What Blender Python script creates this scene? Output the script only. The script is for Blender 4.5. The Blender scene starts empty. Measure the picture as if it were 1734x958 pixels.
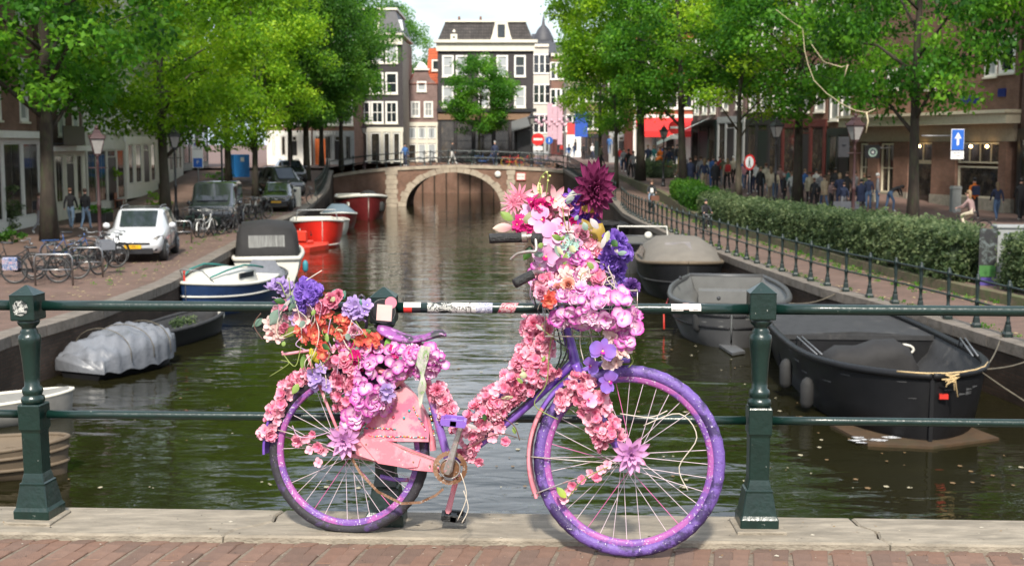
import bpy, bmesh, math, random
import numpy as np
from mathutils import Vector, Matrix, Euler
R = math.radians
SC = bpy.context.scene
COL = SC.collection
rnd = random.Random(7)

# ------------------------------------------------------------------ camera, light, exposure
CAMZ = 1.6
FPX = 2143.0
PITCH = math.atan(236 / FPX)
cam_d = bpy.data.cameras.new('camera'); cam = bpy.data.objects.new('camera', cam_d); COL.objects.link(cam)
cam.location = (0, 0, CAMZ); cam.rotation_euler = (math.pi / 2 - PITCH, 0, 0)
cam_d.sensor_width = 36; cam_d.lens = 36 * FPX / 1734; cam_d.clip_end = 3000; cam_d.clip_start = 0.1
cam_d.dof.use_dof = True; cam_d.dof.focus_distance = 5.0; cam_d.dof.aperture_fstop = 6.0
SC.camera = cam

SUN_EL, SUN_AZ = 46, 182           # azimuth from +Y clockwise; 200 = behind the camera, a little left
W = bpy.data.worlds.new('World'); SC.world = W; W.use_nodes = True
nt = W.node_tree; nt.nodes.clear()
def N(t, ty, **k):
    n = t.nodes.new(ty)
    for a, b in k.items():
        if a in n.inputs: n.inputs[a].default_value = b
        else: setattr(n, a, b)
    return n
sky = N(nt, 'ShaderNodeTexSky', sky_type='NISHITA', sun_disc=False)
sky.sun_elevation = R(SUN_EL); sky.sun_rotation = R(SUN_AZ); sky.air_density = 1.2; sky.dust_density = 2.0
tc = N(nt, 'ShaderNodeTexCoord'); mp = N(nt, 'ShaderNodeMapping'); mp.inputs['Scale'].default_value = (1.0, 1.0, 3.2)
nz = N(nt, 'ShaderNodeTexNoise', Scale=2.6, Detail=7.0, Roughness=0.55)
rp = N(nt, 'ShaderNodeValToRGB'); rp.color_ramp.elements[0].position = 0.40; rp.color_ramp.elements[1].position = 0.58
rp.color_ramp.elements[0].color = (0.50, 0.50, 0.50, 1); rp.color_ramp.elements[1].color = (1, 1, 1, 1)
nz2 = N(nt, 'ShaderNodeTexNoise', Scale=5.0, Detail=5.0, Roughness=0.6)
rc = N(nt, 'ShaderNodeValToRGB'); rc.color_ramp.elements[0].color = (3.9, 4.9, 6.2, 1); rc.color_ramp.elements[1].color = (8.6, 8.9, 9.4, 1)
rc.color_ramp.elements[0].position = 0.35; rc.color_ramp.elements[1].position = 0.65
mx = N(nt, 'ShaderNodeMixRGB'); bg = N(nt, 'ShaderNodeBackground', Strength=0.104); wo = N(nt, 'ShaderNodeOutputWorld')
L = nt.links.new
L(tc.outputs['Generated'], mp.inputs[0]); L(mp.outputs[0], nz.inputs['Vector']); L(mp.outputs[0], nz2.inputs['Vector'])
L(nz.outputs['Fac'], rp.inputs[0]); L(nz2.outputs['Fac'], rc.inputs[0])
L(rp.outputs[0], mx.inputs[0]); L(sky.outputs[0], mx.inputs[1]); L(rc.outputs[0], mx.inputs[2]); L(mx.outputs[0], bg.inputs[0]); L(bg.outputs[0], wo.inputs[0])
sd = bpy.data.lights.new('sun', 'SUN'); sd.energy = 3.5; sd.angle = R(5); sd.color = (1.0, 0.93, 0.82)
sun = bpy.data.objects.new('sun', sd); COL.objects.link(sun)
_az = R(SUN_AZ); _el = R(SUN_EL)
sdir = Vector((math.sin(_az) * math.cos(_el), math.cos(_az) * math.cos(_el), math.sin(_el)))
sun.rotation_euler = sdir.to_track_quat('Z', 'Y').to_euler(); sun.location = sdir * 40
SC.view_settings.view_transform = 'Standard'; SC.view_settings.look = 'None'; SC.view_settings.gamma = 1.0
SC.view_settings.use_curve_mapping = False; SC.view_settings.exposure = 0.95
SC.render.engine = 'CYCLES'
SC.cycles.max_bounces = 7; SC.cycles.diffuse_bounces = 3; SC.cycles.glossy_bounces = 3; SC.cycles.transmission_bounces = 4
SC.cycles.transparent_max_bounces = 8; SC.cycles.caustics_reflective = False; SC.cycles.caustics_refractive = False
SC.cycles.use_denoising = True

# ------------------------------------------------------------------ measuring: photo pixel -> point of the real place
_cp, _sp = math.cos(PITCH), math.sin(PITCH)
def ray(u, v):
    a = u - 867; b = v - 479
    return Vector((a, FPX * _cp - b * _sp, -FPX * _sp - b * _cp))
def G(u, v, z):                     # on the level plane z
    r = ray(u, v); t = (z - CAMZ) / r.z
    return Vector((r.x * t, r.y * t, z))
def P(u, v, D):                     # at the distance D
    r = ray(u, v); t = D / r.y
    return Vector((r.x * t, D, CAMZ + r.z * t))
def lerp(a, b, t): return a + (b - a) * t
def interp(x, pts):
    if x <= pts[0][0]: return pts[0][1]
    for (a, b), (c, d) in zip(pts, pts[1:]):
        if x <= c: return b + (d - b) * (x - a) / (c - a)
    return pts[-1][1]
WATER = -3.2
LZ = [(0, -2.1), (70, -2.1), (82, -1.55), (96, -0.45), (104, -0.3), (130, -0.3)]
RZ = [(0, -2.1), (68, -2.1), (82, -1.35), (96, -0.35), (104, -0.25), (130, -0.25)]
SZ = [(0, -1.9), (58, -1.9), (66, -1.7), (75, -1.2), (86, -0.75), (97, -0.28), (130, -0.2)]
def groundz(x, y):
    if x < -5: return interp(y, LZ)
    if x < redge(y) + 3.0: return interp(y, RZ)
    return interp(y, SZ)
def GG(u, v):                       # on the streets, which rise towards the far bridge
    r = ray(u, v).normalized(); t = 15.0
    while t < 400:
        p = Vector((0, 0, CAMZ)) + r * t
        if p.z <= groundz(p.x, p.y): break
        t += 0.15
    return Vector((p.x, p.y, groundz(p.x, p.y)))
LE = [(-9.5, -12), (-9.5, 15), (-9.75, 23.8), (-9.2, 28), (-9.1, 33.5), (-9.95, 45.7), (-11.1, 61.3), (-11.8, 76.8), (-12.4, 86), (-13.6, 96)]
RE = [(9.9, -12), (9.9, 15), (9.35, 23), (9.15, 24.5), (8.75, 28), (7.95, 32), (7.25, 39.3), (6.45, 50.7), (6.0, 62), (5.9, 73.2), (5.0, 85), (3.9, 96)]
def ledge(y): return interp(y, [(b, a) for a, b in LE])
def redge(y): return interp(y, [(b, a) for a, b in RE])

# ------------------------------------------------------------------ objects
def link(o, parent=None):
    COL.objects.link(o)
    if parent is not None: o.parent = parent
    return o
def thing(name, label, cat, loc=(0, 0, 0), rz=0.0, group=None):
    o = bpy.data.objects.new(name, None); link(o); o.empty_display_size = 0.2
    o.location = loc; o.rotation_euler = (0, 0, rz)
    return tag(o, label, cat, group)
def tag(o, label=None, cat=None, group=None, kind=None):
    if label: o['label'] = label
    if cat: o['category'] = cat
    if group: o['group'] = group
    if kind: o['kind'] = kind
    return o
def dup(o, loc=None, rz=None, label=None, group=None, scale=None, parent=None):
    c = o.copy(); COL.objects.link(c)
    if parent is not None: c.parent = parent
    if loc is not None: c.location = loc
    if rz is not None: c.rotation_euler = (0, 0, rz)
    if scale is not None: c.scale = scale if hasattr(scale, '__len__') else (scale,) * 3
    if label: c['label'] = label
    if group: c['group'] = group
    for ch in list(o.children): dup(ch, parent=c)
    return c

class MB:
    def __init__(s): s.v = []; s.f = []; s.m = []; s.sm = []; s.M = Matrix.Identity(4)
    def at(s, M): s.M = M; return s
    def add(s, vs, fs, mi=0, smooth=False):
        b = len(s.v)
        s.v += [s.M @ Vector(p) for p in vs]
        for f in fs: s.f.append(tuple(b + i for i in f)); s.m.append(mi); s.sm.append(smooth)
        return s
    def box(s, x0, x1, y0, y1, z0, z1, mi=0, bev=0.0):
        if x0 > x1: x0, x1 = x1, x0
        if y0 > y1: y0, y1 = y1, y0
        if z0 > z1: z0, z1 = z1, z0
        if bev <= 0:
            return s.add([(x0,y0,z0),(x1,y0,z0),(x1,y1,z0),(x0,y1,z0),(x0,y0,z1),(x1,y0,z1),(x1,y1,z1),(x0,y1,z1)],
                         [(0,3,2,1),(4,5,6,7),(0,1,5,4),(1,2,6,5),(2,3,7,6),(3,0,4,7)], mi)
        b = min(bev, (x1-x0)*.45, (y1-y0)*.45, (z1-z0)*.45)
        vs = [(x0,y0,z0),(x1,y0,z0),(x1,y1,z0),(x0,y1,z0),(x0,y0,z1-b),(x1,y0,z1-b),(x1,y1,z1-b),(x0,y1,z1-b),
              (x0+b,y0+b,z1),(x1-b,y0+b,z1),(x1-b,y1-b,z1),(x0+b,y1-b,z1)]
        return s.add(vs, [(0,3,2,1),(0,1,5,4),(1,2,6,5),(2,3,7,6),(3,0,4,7),(4,5,9,8),(5,6,10,9),(6,7,11,10),(7,4,8,11),(8,9,10,11)], mi)
    def prism(s, pts, y0, y1, mi=0):            # outline in x,z pushed along y
        n = len(pts)
        vs = [(a, y0, b) for a, b in pts] + [(a, y1, b) for a, b in pts]
        return s.add(vs, [tuple(range(n)), tuple(range(2*n-1, n-1, -1))] + [(i, i+n, (i+1) % n + n, (i+1) % n) for i in range(n)], mi)
    def slab(s, pts, z0, z1, mi=0):             # outline in x,y pushed along z
        n = len(pts)
        vs = [(a, b, z0) for a, b in pts] + [(a, b, z1) for a, b in pts]
        return s.add(vs, [tuple(range(n-1, -1, -1)), tuple(range(n, 2*n))] + [(i, (i+1) % n, (i+1) % n + n, i+n) for i in range(n)], mi)
    def tube(s, pts, r, n=8, mi=0, caps=True, smooth=True, closed=False):
        pts = [Vector(p) for p in pts]; k = len(pts)
        rr = r if hasattr(r, '__len__') else [r] * k
        vs = []; up = None
        for i, p in enumerate(pts):
            if closed: d = pts[(i+1) % k] - pts[i-1]
            else: d = pts[min(i+1, k-1)] - pts[max(i-1, 0)]
            if d.length < 1e-9: d = Vector((0, 0, 1))
            d.normalize()
            if up is None:
                up = Vector((0, 0, 1)) if abs(d.z) < .9 else Vector((1, 0, 0))
            a = (up - d * up.dot(d))
            if a.length < 1e-6: a = d.orthogonal()
            a.normalize(); b = d.cross(a); up = a
            for j in range(n):
                t = 2 * math.pi * j / n
                vs.append(p + (a * math.cos(t) + b * math.sin(t)) * rr[i])
        fs = []
        for i in range(k if closed else k - 1):
            i2 = (i + 1) % k
            for j in range(n):
                fs.append((i*n+j, i*n+(j+1) % n, i2*n+(j+1) % n, i2*n+j))
        if caps and not closed: fs += [tuple(range(n-1, -1, -1)), tuple(range((k-1)*n, k*n))]
        return s.add(vs, fs, mi, smooth)
    def lathe(s, prof, c=(0, 0, 0), n=12, mi=0, smooth=True, squash=(1, 1)):   # prof: (radius, z)
        vs = []; fs = []
        for r_, z in prof:
            for j in range(n):
                t = 2 * math.pi * (j + .5) / n
                vs.append((c[0] + r_ * math.cos(t) * squash[0], c[1] + r_ * math.sin(t) * squash[1], c[2] + z))
        k = len(prof)
        for i in range(k - 1):
            for j in range(n): fs.append((i*n+j, i*n+(j+1) % n, (i+1)*n+(j+1) % n, (i+1)*n+j))
        fs += [tuple(range(n-1, -1, -1)), tuple(range((k-1)*n, k*n))]
        return s.add(vs, fs, mi, smooth)
    def ball(s, c, r, n=8, mi=0):
        r = r if hasattr(r, '__len__') else (r, r, r)
        vs = []; fs = []; m = max(4, n // 2 + 1)
        for i in range(m + 1):
            a = math.pi * i / m
            for j in range(n):
                t = 2 * math.pi * j / n
                q = max(math.sin(a), .02)
                vs.append((c[0] + r[0]*q*math.cos(t), c[1] + r[1]*q*math.sin(t), c[2] - r[2]*math.cos(a)))
        for i in range(m):
            for j in range(n): fs.append((i*n+j, i*n+(j+1) % n, (i+1)*n+(j+1) % n, (i+1)*n+j))
        fs += [tuple(range(n-1, -1, -1)), tuple(range(m*n, m*n+n))]
        return s.add(vs, fs, mi, True)
    def loft(s, rings, mi=0, smooth=True, closed=True, caps=(True, True)):
        n = len(rings[0]); vs = [p for r_ in rings for p in r_]; fs = []
        for i in range(len(rings) - 1):
            for j in range(n if closed else n - 1):
                fs.append((i*n+j, i*n+(j+1) % n, (i+1)*n+(j+1) % n, (i+1)*n+j))
        if caps[0]: fs.append(tuple(range(n-1, -1, -1)))
        if caps[1]: fs.append(tuple(range((len(rings)-1)*n, len(rings)*n)))
        return s.add(vs, fs, mi, smooth)
    def mesh(s, name, mats):
        me = bpy.data.meshes.new(name); me.from_pydata([tuple(v) for v in s.v], [], s.f)
        for m in (mats if hasattr(mats, '__len__') else [mats]): me.materials.append(m)
        me.polygons.foreach_set('material_index', s.m); me.polygons.foreach_set('use_smooth', s.sm)
        me.update(); return me
    def obj(s, name, mats, parent=None, kind=None, loc=None):
        bm = None
        o = bpy.data.objects.new(name, s.mesh(name, mats)); link(o, parent)
        if kind: o['kind'] = kind
        if loc is not None: o.location = loc
        return o
def fixn(o):
    bm = bmesh.new(); bm.from_mesh(o.data); bmesh.ops.recalc_face_normals(bm, faces=bm.faces); bm.to_mesh(o.data); bm.free(); return o
def inst(me, name, parent=None, loc=(0,0,0), rot=(0,0,0), scale=1, M=None):
    o = bpy.data.objects.new(name, me); link(o, parent)
    if M is not None: o.matrix_local = M
    else:
        o.location = loc; o.rotation_euler = rot; o.scale = scale if hasattr(scale, '__len__') else (scale,)*3
    return o

# ------------------------------------------------------------------ materials
MATS = {}
def pm(name, col, rough=.6, metal=0.0, var=.12, scale=6.0, bump=0.0, bscale=None, col2=None, mixpos=(.45, .6), spec=None, coat=0.0, stretch=(1,1,1), detail=6.0):
    if name in MATS: return MATS[name]
    m = bpy.data.materials.new(name); m.use_nodes = True; t = m.node_tree; b = t.nodes['Principled BSDF']; l = t.links.new
    co = N(t, 'ShaderNodeTexCoord'); mp_ = N(t, 'ShaderNodeMapping'); mp_.inputs['Scale'].default_value = stretch
    l(co.outputs['Object'], mp_.inputs[0])
    n1 = N(t, 'ShaderNodeTexNoise', Scale=scale, Detail=detail, Roughness=.6); l(mp_.outputs[0], n1.inputs['Vector'])
    r1 = N(t, 'ShaderNodeValToRGB'); r1.color_ramp.elements[0].position = .3; r1.color_ramp.elements[1].position = .7
    r1.color_ramp.elements[0].color = (*[c * (1 - var) for c in col], 1); r1.color_ramp.elements[1].color = (*[min(1, c * (1 + var)) for c in col], 1)
    l(n1.outputs['Fac'], r1.inputs[0]); out = r1.outputs[0]
    if col2 is not None:
        n2 = N(t, 'ShaderNodeTexNoise', Scale=scale * .6, Detail=8.0, Roughness=.65); l(mp_.outputs[0], n2.inputs['Vector'])
        r2 = N(t, 'ShaderNodeValToRGB'); r2.color_ramp.elements[0].position = mixpos[0]; r2.color_ramp.elements[1].position = mixpos[1]
        l(n2.outputs['Color'], r2.inputs[0])
        mm = N(t, 'ShaderNodeMixRGB'); mm.inputs[2].default_value = (*col2, 1); l(r2.outputs[0], mm.inputs[0]); l(out, mm.inputs[1]); out = mm.outputs[0]
    l(out, b.inputs['Base Color']); b.inputs['Roughness'].default_value = rough; b.inputs['Metallic'].default_value = metal
    if spec is not None: b.inputs['Specular IOR Level'].default_value = spec
    if coat: b.inputs['Coat Weight'].default_value = coat; b.inputs['Coat Roughness'].default_value = .08
    if bump:
        nb = N(t, 'ShaderNodeTexNoise', Scale=bscale or scale * 4, Detail=5.0); l(mp_.outputs[0], nb.inputs['Vector'])
        bp = N(t, 'ShaderNodeBump', Strength=min(1, bump), Distance=.02 if bump <= 1 else .02 * bump); l(nb.outputs['Fac'], bp.inputs['Height']); l(bp.outputs[0], b.inputs['Normal'])
    MATS[name] = m; return m
def attrmat(name, rough=.6, trans=0.0, spec=.3, mult=(1, 1, 1), bump=0.0):
    m = bpy.data.materials.new(name); m.use_nodes = True; t = m.node_tree; b = t.nodes['Principled BSDF']; l = t.links.new
    a = N(t, 'ShaderNodeAttribute', attribute_name='Col'); mm = N(t, 'ShaderNodeMixRGB', blend_type='MULTIPLY'); mm.inputs[0].default_value = 1
    mm.inputs[2].default_value = (*mult, 1); l(a.outputs['Color'], mm.inputs[1]); l(mm.outputs[0], b.inputs['Base Color'])
    b.inputs['Roughness'].default_value = rough; b.inputs['Specular IOR Level'].default_value = spec
    if trans:
        tr = N(t, 'ShaderNodeBsdfTranslucent'); ad = N(t, 'ShaderNodeMixShader'); ad.inputs[0].default_value = trans
        l(mm.outputs[0], tr.inputs[0]); l(b.outputs[0], ad.inputs[1]); l(tr.outputs[0], ad.inputs[2]); l(ad.outputs[0], t.nodes['Material Output'].inputs[0])
    MATS[name] = m; return m
def brickmat(name, c1, c2, mortar, bw=.22, bh=.065, msize=.008, rough=.85, plane='xz', stain=None, bump=.4, off=.5):
    m = bpy.data.materials.new(name); m.use_nodes = True; t = m.node_tree; b = t.nodes['Principled BSDF']; l = t.links.new
    co = N(t, 'ShaderNodeTexCoord'); sx = N(t, 'ShaderNodeSeparateXYZ'); cx = N(t, 'ShaderNodeCombineXYZ'); l(co.outputs['Object'], sx.inputs[0])
    if plane == 'xz':
        ad = N(t, 'ShaderNodeMath', operation='ADD'); l(sx.outputs[0], ad.inputs[0]); l(sx.outputs[1], ad.inputs[1])
        l(ad.outputs[0], cx.inputs[0]); l(sx.outputs[2], cx.inputs[1])
    elif plane == 'yz': l(sx.outputs[1], cx.inputs[0]); l(sx.outputs[2], cx.inputs[1])
    else: l(sx.outputs[0], cx.inputs[0]); l(sx.outputs[1], cx.inputs[1])
    br = N(t, 'ShaderNodeTexBrick'); br.inputs['Scale'].default_value = 1; br.inputs['Brick Width'].default_value = bw; br.inputs['Row Height'].default_value = bh
    br.inputs['Mortar Size'].default_value = msize; br.inputs['Color1'].default_value = (*c1, 1); br.inputs['Color2'].default_value = (*c2, 1); br.inputs['Mortar'].default_value = (*mortar, 1)
    br.offset = off; l(cx.outputs[0], br.inputs['Vector'])
    nz_ = N(t, 'ShaderNodeTexNoise', Scale=.9, Detail=9.0, Roughness=.65); l(co.outputs['Object'], nz_.inputs['Vector'])
    r1 = N(t, 'ShaderNodeValToRGB'); r1.color_ramp.elements[0].position = .3; r1.color_ramp.elements[1].position = .72
    s0 = stain or (.62, .60, .58)
    r1.color_ramp.elements[0].color = (*s0, 1); r1.color_ramp.elements[1].color = (1.12, 1.1, 1.08, 1)
    mm = N(t, 'ShaderNodeMixRGB', blend_type='MULTIPLY'); mm.inputs[0].default_value = 1
    l(nz_.outputs['Fac'], r1.inputs[0]); l(br.outputs['Color'], mm.inputs[1]); l(r1.outputs[0], mm.inputs[2]); l(mm.outputs[0], b.inputs['Base Color'])
    bp = N(t, 'ShaderNodeBump', Strength=bump, Distance=.01); bp.invert = True; l(br.outputs['Fac'], bp.inputs['Height']); l(bp.outputs[0], b.inputs['Normal'])
    b.inputs['Roughness'].default_value = rough; b.inputs['Specular IOR Level'].default_value = .25
    MATS[name] = m; return m
def glass(name, col=(.02, .025, .03), rough=.06, var=.3):
    m = pm(name, col, rough=rough, var=var, scale=1.2, spec=.8); return m

M_white = pm('white_paint', (.76, .74, .69), .5, var=.06, scale=3)
M_cream = pm('cream_paint', (.64, .60, .50), .55, var=.08, scale=3)
M_greyp = pm('grey_paint', (.30, .31, .31), .55, var=.1)
M_black = pm('black_paint', (.018, .018, .02), .4, var=.2)
M_dkgreen = pm('dark_green_paint', (.006, .015, .013), .4, var=.2)
M_rubber = pm('rubber', (.018, .018, .018), .8, var=.2)
M_chrome = pm('chrome', (.30, .30, .30), .35, 1.0, var=.1)
M_steel = pm('steel_grey', (.22, .225, .23), .45, .7, var=.15)
M_glass = glass('window_glass')
M_curtain = pm('curtained_pane', (.28, .29, .28), .35, var=.12, scale=1.5, stretch=(3, 3, .3))
M_blind = pm('blind_pane', (.36, .38, .39), .3, var=.06, scale=1.5)
M_redp = pm('red_paint', (.50, .03, .02), .4, var=.1)
M_lampglass = pm('lamp_glass', (.26, .25, .235), .12, var=.1)
M_stone = pm('stone', (.30, .27, .22), .8, var=.25, scale=5, bump=.6, col2=(.12, .11, .09), mixpos=(.5, .75))
M_maroon = pm('maroon_paint', (.032, .010, .010), .6, var=.2)
# ================================================================== WATER
def water_mat():
    m = bpy.data.materials.new('canal_water'); m.use_nodes = True; t = m.node_tree; b = t.nodes['Principled BSDF']; l = t.links.new
    b.inputs['Base Color'].default_value = (.012, .011, .004, 1); b.inputs['Roughness'].default_value = .035
    b.inputs['IOR'].default_value = 1.36; b.inputs['Specular IOR Level'].default_value = .5
    co = N(t, 'ShaderNodeTexCoord')
    def layer(sx, sy, sc, det, dist, prev=None, st=1.0, rot=0):
        mp_ = N(t, 'ShaderNodeMapping'); mp_.inputs['Scale'].default_value = (sx, sy, 1); mp_.inputs['Rotation'].default_value = (0, 0, rot)
        n = N(t, 'ShaderNodeTexNoise', Scale=sc, Detail=det, Roughness=.5, Distortion=.6)
        bp = N(t, 'ShaderNodeBump', Strength=st, Distance=dist); l(co.outputs['Object'], mp_.inputs[0]); l(mp_.outputs[0], n.inputs['Vector']); l(n.outputs['Fac'], bp.inputs['Height'])
        if prev is not None: l(prev.outputs[0], bp.inputs['Normal'])
        return bp
    a = layer(.5, 1.3, .55, 2.0, .05, rot=.1)
    c = layer(.7, 1.7, 2.2, 2.0, .0105, a, rot=-.15)
    d = layer(1.0, 1.6, 8.0, 1.0, .0010, c)
    l(d.outputs[0], b.inputs['Normal'])
    return m
mb = MB(); mb.add([(-120, -30, WATER), (120, -30, WATER), (120, 124, WATER), (-120, 124, WATER)], [(0, 1, 2, 3)])
mb.obj('canal_water', water_mat(), kind='structure')

# ================================================================== STREETS AND QUAYS
M_quay = brickmat('quay_brick_paving', (.17, .105, .085), (.125, .082, .068), (.10, .085, .07), .21, .10, .008, plane='xy', bump=.3, stain=(.7, .68, .64))
M_street = brickmat('street_brick_paving', (.19, .115, .10), (.15, .098, .085), (.12, .10, .085), .21, .08, .008, plane='xy', bump=.3, stain=(.75, .73, .7))
M_earth = pm('far_ground', (.16, .13, .11), .9, var=.2, scale=.3)
def strip(name, mat, fa, fb, ys, kind='structure', zoff=0.0):
    b = MB(); vs = []; fs = []
    for y in ys:
        xa, xb = fa(y), fb(y); vs += [(xa, y, groundz(xa, y) + zoff), (xb, y, groundz(xb, y) + zoff)]
    for i in range(len(ys) - 1): fs.append((2*i, 2*i+1, 2*i+3, 2*i+2))
    b.add(vs, fs, 0, True); return b.obj(name, mat, kind=kind)
ys = [-30, -12, 0, 6, 12, 18] + list(np.arange(20, 97, 2.0)) + [96.8]
strip('left_quay', M_quay, lambda y: -130, lambda y: ledge(y) - .45, ys)
strip('quay_path', M_quay, lambda y: redge(y) + .45, lambda y: redge(y) + 3.0 - .001, ys)
strip('right_street', M_street, lambda y: redge(y) + 3.0, lambda y: 130, ys)
mb = MB(); zf = -.26
mb.add([(-900, 96.8, zf), (-14, 96.8, zf), (-14, 123.4, zf), (-900, 123.4, zf)], [(0, 1, 2, 3)])
mb.add([(4.2, 96.8, zf), (900, 96.8, zf), (900, 123.4, zf), (4.2, 123.4, zf)], [(0, 1, 2, 3)])
mb.add([(-900, 123.4, zf), (900, 123.4, zf), (900, 1600, zf), (-900, 1600, zf)], [(0, 1, 2, 3)])
mb.obj('far_street', M_street, kind='structure')
mb = MB(); mb.add([(-1500, -200, -4.2), (1500, -200, -4.2), (1500, 1600, -4.2), (-1500, 1600, -4.2)], [(0, 1, 2, 3)])
mb.add([(-900, -200, -2.3), (-129, -200, -2.3), (-129, 97, -2.3), (-900, 97, -2.3)], [(0, 1, 2, 3)])
mb.add([(129, -200, -2.3), (900, -200, -2.3), (900, 97, -2.3), (129, 97, -2.3)], [(0, 1, 2, 3)])
mb.obj('ground', M_earth, kind='structure')

M_qwall = brickmat('quay_wall_brick', (.085, .055, .042), (.055, .038, .03), (.05, .045, .038), .22, .07, .009, stain=(.45, .42, .34), bump=.6)
M_coping = pm('quay_stone', (.145, .122, .10), .85, var=.25, scale=4, bump=.5, col2=(.07, .058, .042), mixpos=(.5, .7))
def quaywall(name, fx, side, label):
    r = thing(name, label, 'quay wall', (fx(20), 20, WATER))
    r0 = Vector(r.location)
    b = MB().at(Matrix.Translation(-r0)); vs = []; fs = []
    yy = [-12, 0, 10, 15, 20] + list(np.arange(22, 97, 1.5)) + [96.8]
    for y in yy: x = fx(y); vs += [(x, y, WATER - .8), (x, y, groundz(x + side, y) - .14)]
    for i in range(len(yy) - 1): fs.append((2*i, 2*i+2, 2*i+3, 2*i+1) if side > 0 else (2*i, 2*i+1, 2*i+3, 2*i+2))
    b.add(vs, fs); b.obj('wall', M_qwall, r)
    y = 10.0; far = MB().at(Matrix.Translation(-r0)); k = 0; q = random.Random(3)
    while y < 96.3:
        y2 = min(y + 1.25 + q.uniform(-.2, .25), 96.6); g = .012
        pts = []
        for yy_, xx in ((y + g, -.03), (y2 - g, -.03), (y2 - g, .46), (y + g, .46)): pts.append((fx(yy_) + side * xx, yy_))
        if side < 0: pts = pts[::-1]
        zt = groundz(fx(y) + side, y); zt2 = groundz(fx(y2) + side, y2); d = q.uniform(0, .012)
        vs = [(p[0], p[1], (zt if p[1] < (y + y2) / 2 else zt2) - .2) for p in pts] + [(p[0] + .0, p[1], (zt if p[1] < (y + y2) / 2 else zt2) + .015 + d) for p in pts]
        bb = (far if y > 62 else MB().at(Matrix.Translation(-r0)))
        bb.add(vs, [(3, 2, 1, 0), (4, 5, 6, 7), (0, 1, 5, 4), (1, 2, 6, 5), (2, 3, 7, 6), (3, 0, 4, 7)])
        if y <= 62: bb.obj('coping_stone', M_coping, r)
        y = y2
    far.obj('coping_stone', M_coping, r, kind='stuff')
    return r
quaywall('quay_wall', ledge, -1, 'stained brick canal wall with grey stone edge below the parked cars')
quaywall('quay_wall', redge, 1, 'dark brick canal wall under the row of iron fence posts')

# ================================================================== THE BRIDGE WE STAND ON
M_kerb = pm('kerb_concrete', (.25, .215, .165), .85, var=.3, scale=11, bump=.45, bscale=90, col2=(.14, .12, .09), mixpos=(.45, .72), stretch=(.6, 2.2, 1))
M_brickp = [pm('paving_brick_%s' % n, c, .85, var=.16, scale=18, bump=.5, bscale=160, col2=tuple(q * .62 for q in c), mixpos=(.56, .78)) for n, c in
            (('red', (.168, .094, .064)), ('brown', (.15, .09, .065)), ('rose', (.178, .105, .074)), ('dark', (.13, .08, .058)))]
M_sand = pm('joint_sand', (.17, .135, .10), .95, var=.3, scale=60, bump=.5, bscale=300)
mb = MB(); mb.box(-10, 10, -14, 5.22, WATER - .5, -.055); deck = mb.obj('bridge_deck', M_qwall, kind='structure')
mb = MB(); mb.add([(-10, -14, -.006), (10, -14, -.006), (10, 5.05, -.006), (-10, 5.05, -.006)], [(0, 1, 2, 3)])
mb.add([(-10, -14, -.054), (10, -14, -.054), (10, 4.3, -.054), (-10, 4.3, -.054)], [(0, 1, 2, 3)])
pave = mb.obj('pavement', M_sand, kind='structure')
def kf(x): return lerp(5.018, 4.851, (x + 2.088) / 4.109)        # front edge of the kerb
def kb(x): return lerp(5.399, 5.189, (x + 2.241) / 4.398)        # back edge, over the water
KZ = .025
cracks = [[(-3.6, 0), (-3.6, 1)], [(-1.17, 0), (-1.13, .25), (-1.075, .35), (-1.0, .55), (-1.005, .8), (-.985, 1)],
          [(1.50, 0), (1.475, .2), (1.49, .45), (1.44, .7), (1.435, 1)], [(3.4, 0), (3.4, 1)]]
for i in range(3):
    b = MB(); A = cracks[i]; B_ = cracks[i + 1]; g = .004
    f_ = [(x + g, lerp(kf(x), kb(x), t)) for x, t in A] + [(x - g, lerp(kf(x), kb(x), t)) for x, t in B_[::-1]]
    n = len(f_); cx = sum(p[0] for p in f_) / n; cy = sum(p[1] for p in f_) / n
    vs = [(x, y, -.25) for x, y in f_] + [(x, y, KZ - .008) for x, y in f_] + [(x + (.008 if x < cx else -.008), y + (.008 if y < cy else -.008), KZ) for x, y in f_]
    fs = [tuple(range(2*n, 3*n))[::-1]]
    for k in range(2):
        for j in range(n): fs.append((k*n + j, k*n + (j+1) % n, (k+1)*n + (j+1) % n, (k+1)*n + j))
    b.add(vs, fs); fixn(b.obj('kerb_stone', M_kerb, pave))
b = MB()
b.add([(-3.6, kf(-3.6) + .012, -.005), (3.4, kf(3.4) + .012, -.005), (3.4, kb(3.4) - .004, -.005), (-3.6, kb(-3.6) - .004, -.005)], [(0, 1, 2, 3)])
b.obj('joint_filling', M_sand, pave)
# bricks: long joints run at a slight angle to the kerb
BW, BL = .076, .19
sh = 388 / 2143.0
bmesh_cache = []
for k in range(8):
    b = MB(); g = .0016; c = .0028; q = random.Random(k)
    w, l_ = BW / 2 - g, BL / 2 - g
    def sp(x, y, z): return (x + y * sh, y - x * .041, z)
    j = lambda: q.uniform(-.0012, .0012)
    vs = [sp(-w, -l_, -.06), sp(w, -l_, -.06), sp(w, l_, -.06), sp(-w, l_, -.06)]
    vs += [sp(-w + j(), -l_ + j(), -c), sp(w + j(), -l_ + j(), -c), sp(w + j(), l_ + j(), -c), sp(-w + j(), l_ + j(), -c)]
    vs += [sp(-w + c, -l_ + c, j()), sp(w - c, -l_ + c, j()), sp(w - c, l_ - c, j()), sp(-w + c, l_ - c, j())]
    b.add(vs, [(0,1,5,4),(1,2,6,5),(2,3,7,6),(3,0,4,7),(4,5,9,8),(5,6,10,9),(6,7,11,10),(7,4,8,11),(8,9,10,11)])
    bmesh_cache.append(b.mesh('brick', M_brickp[k % 4]))
q = random.Random(11)
nb = 0
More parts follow.
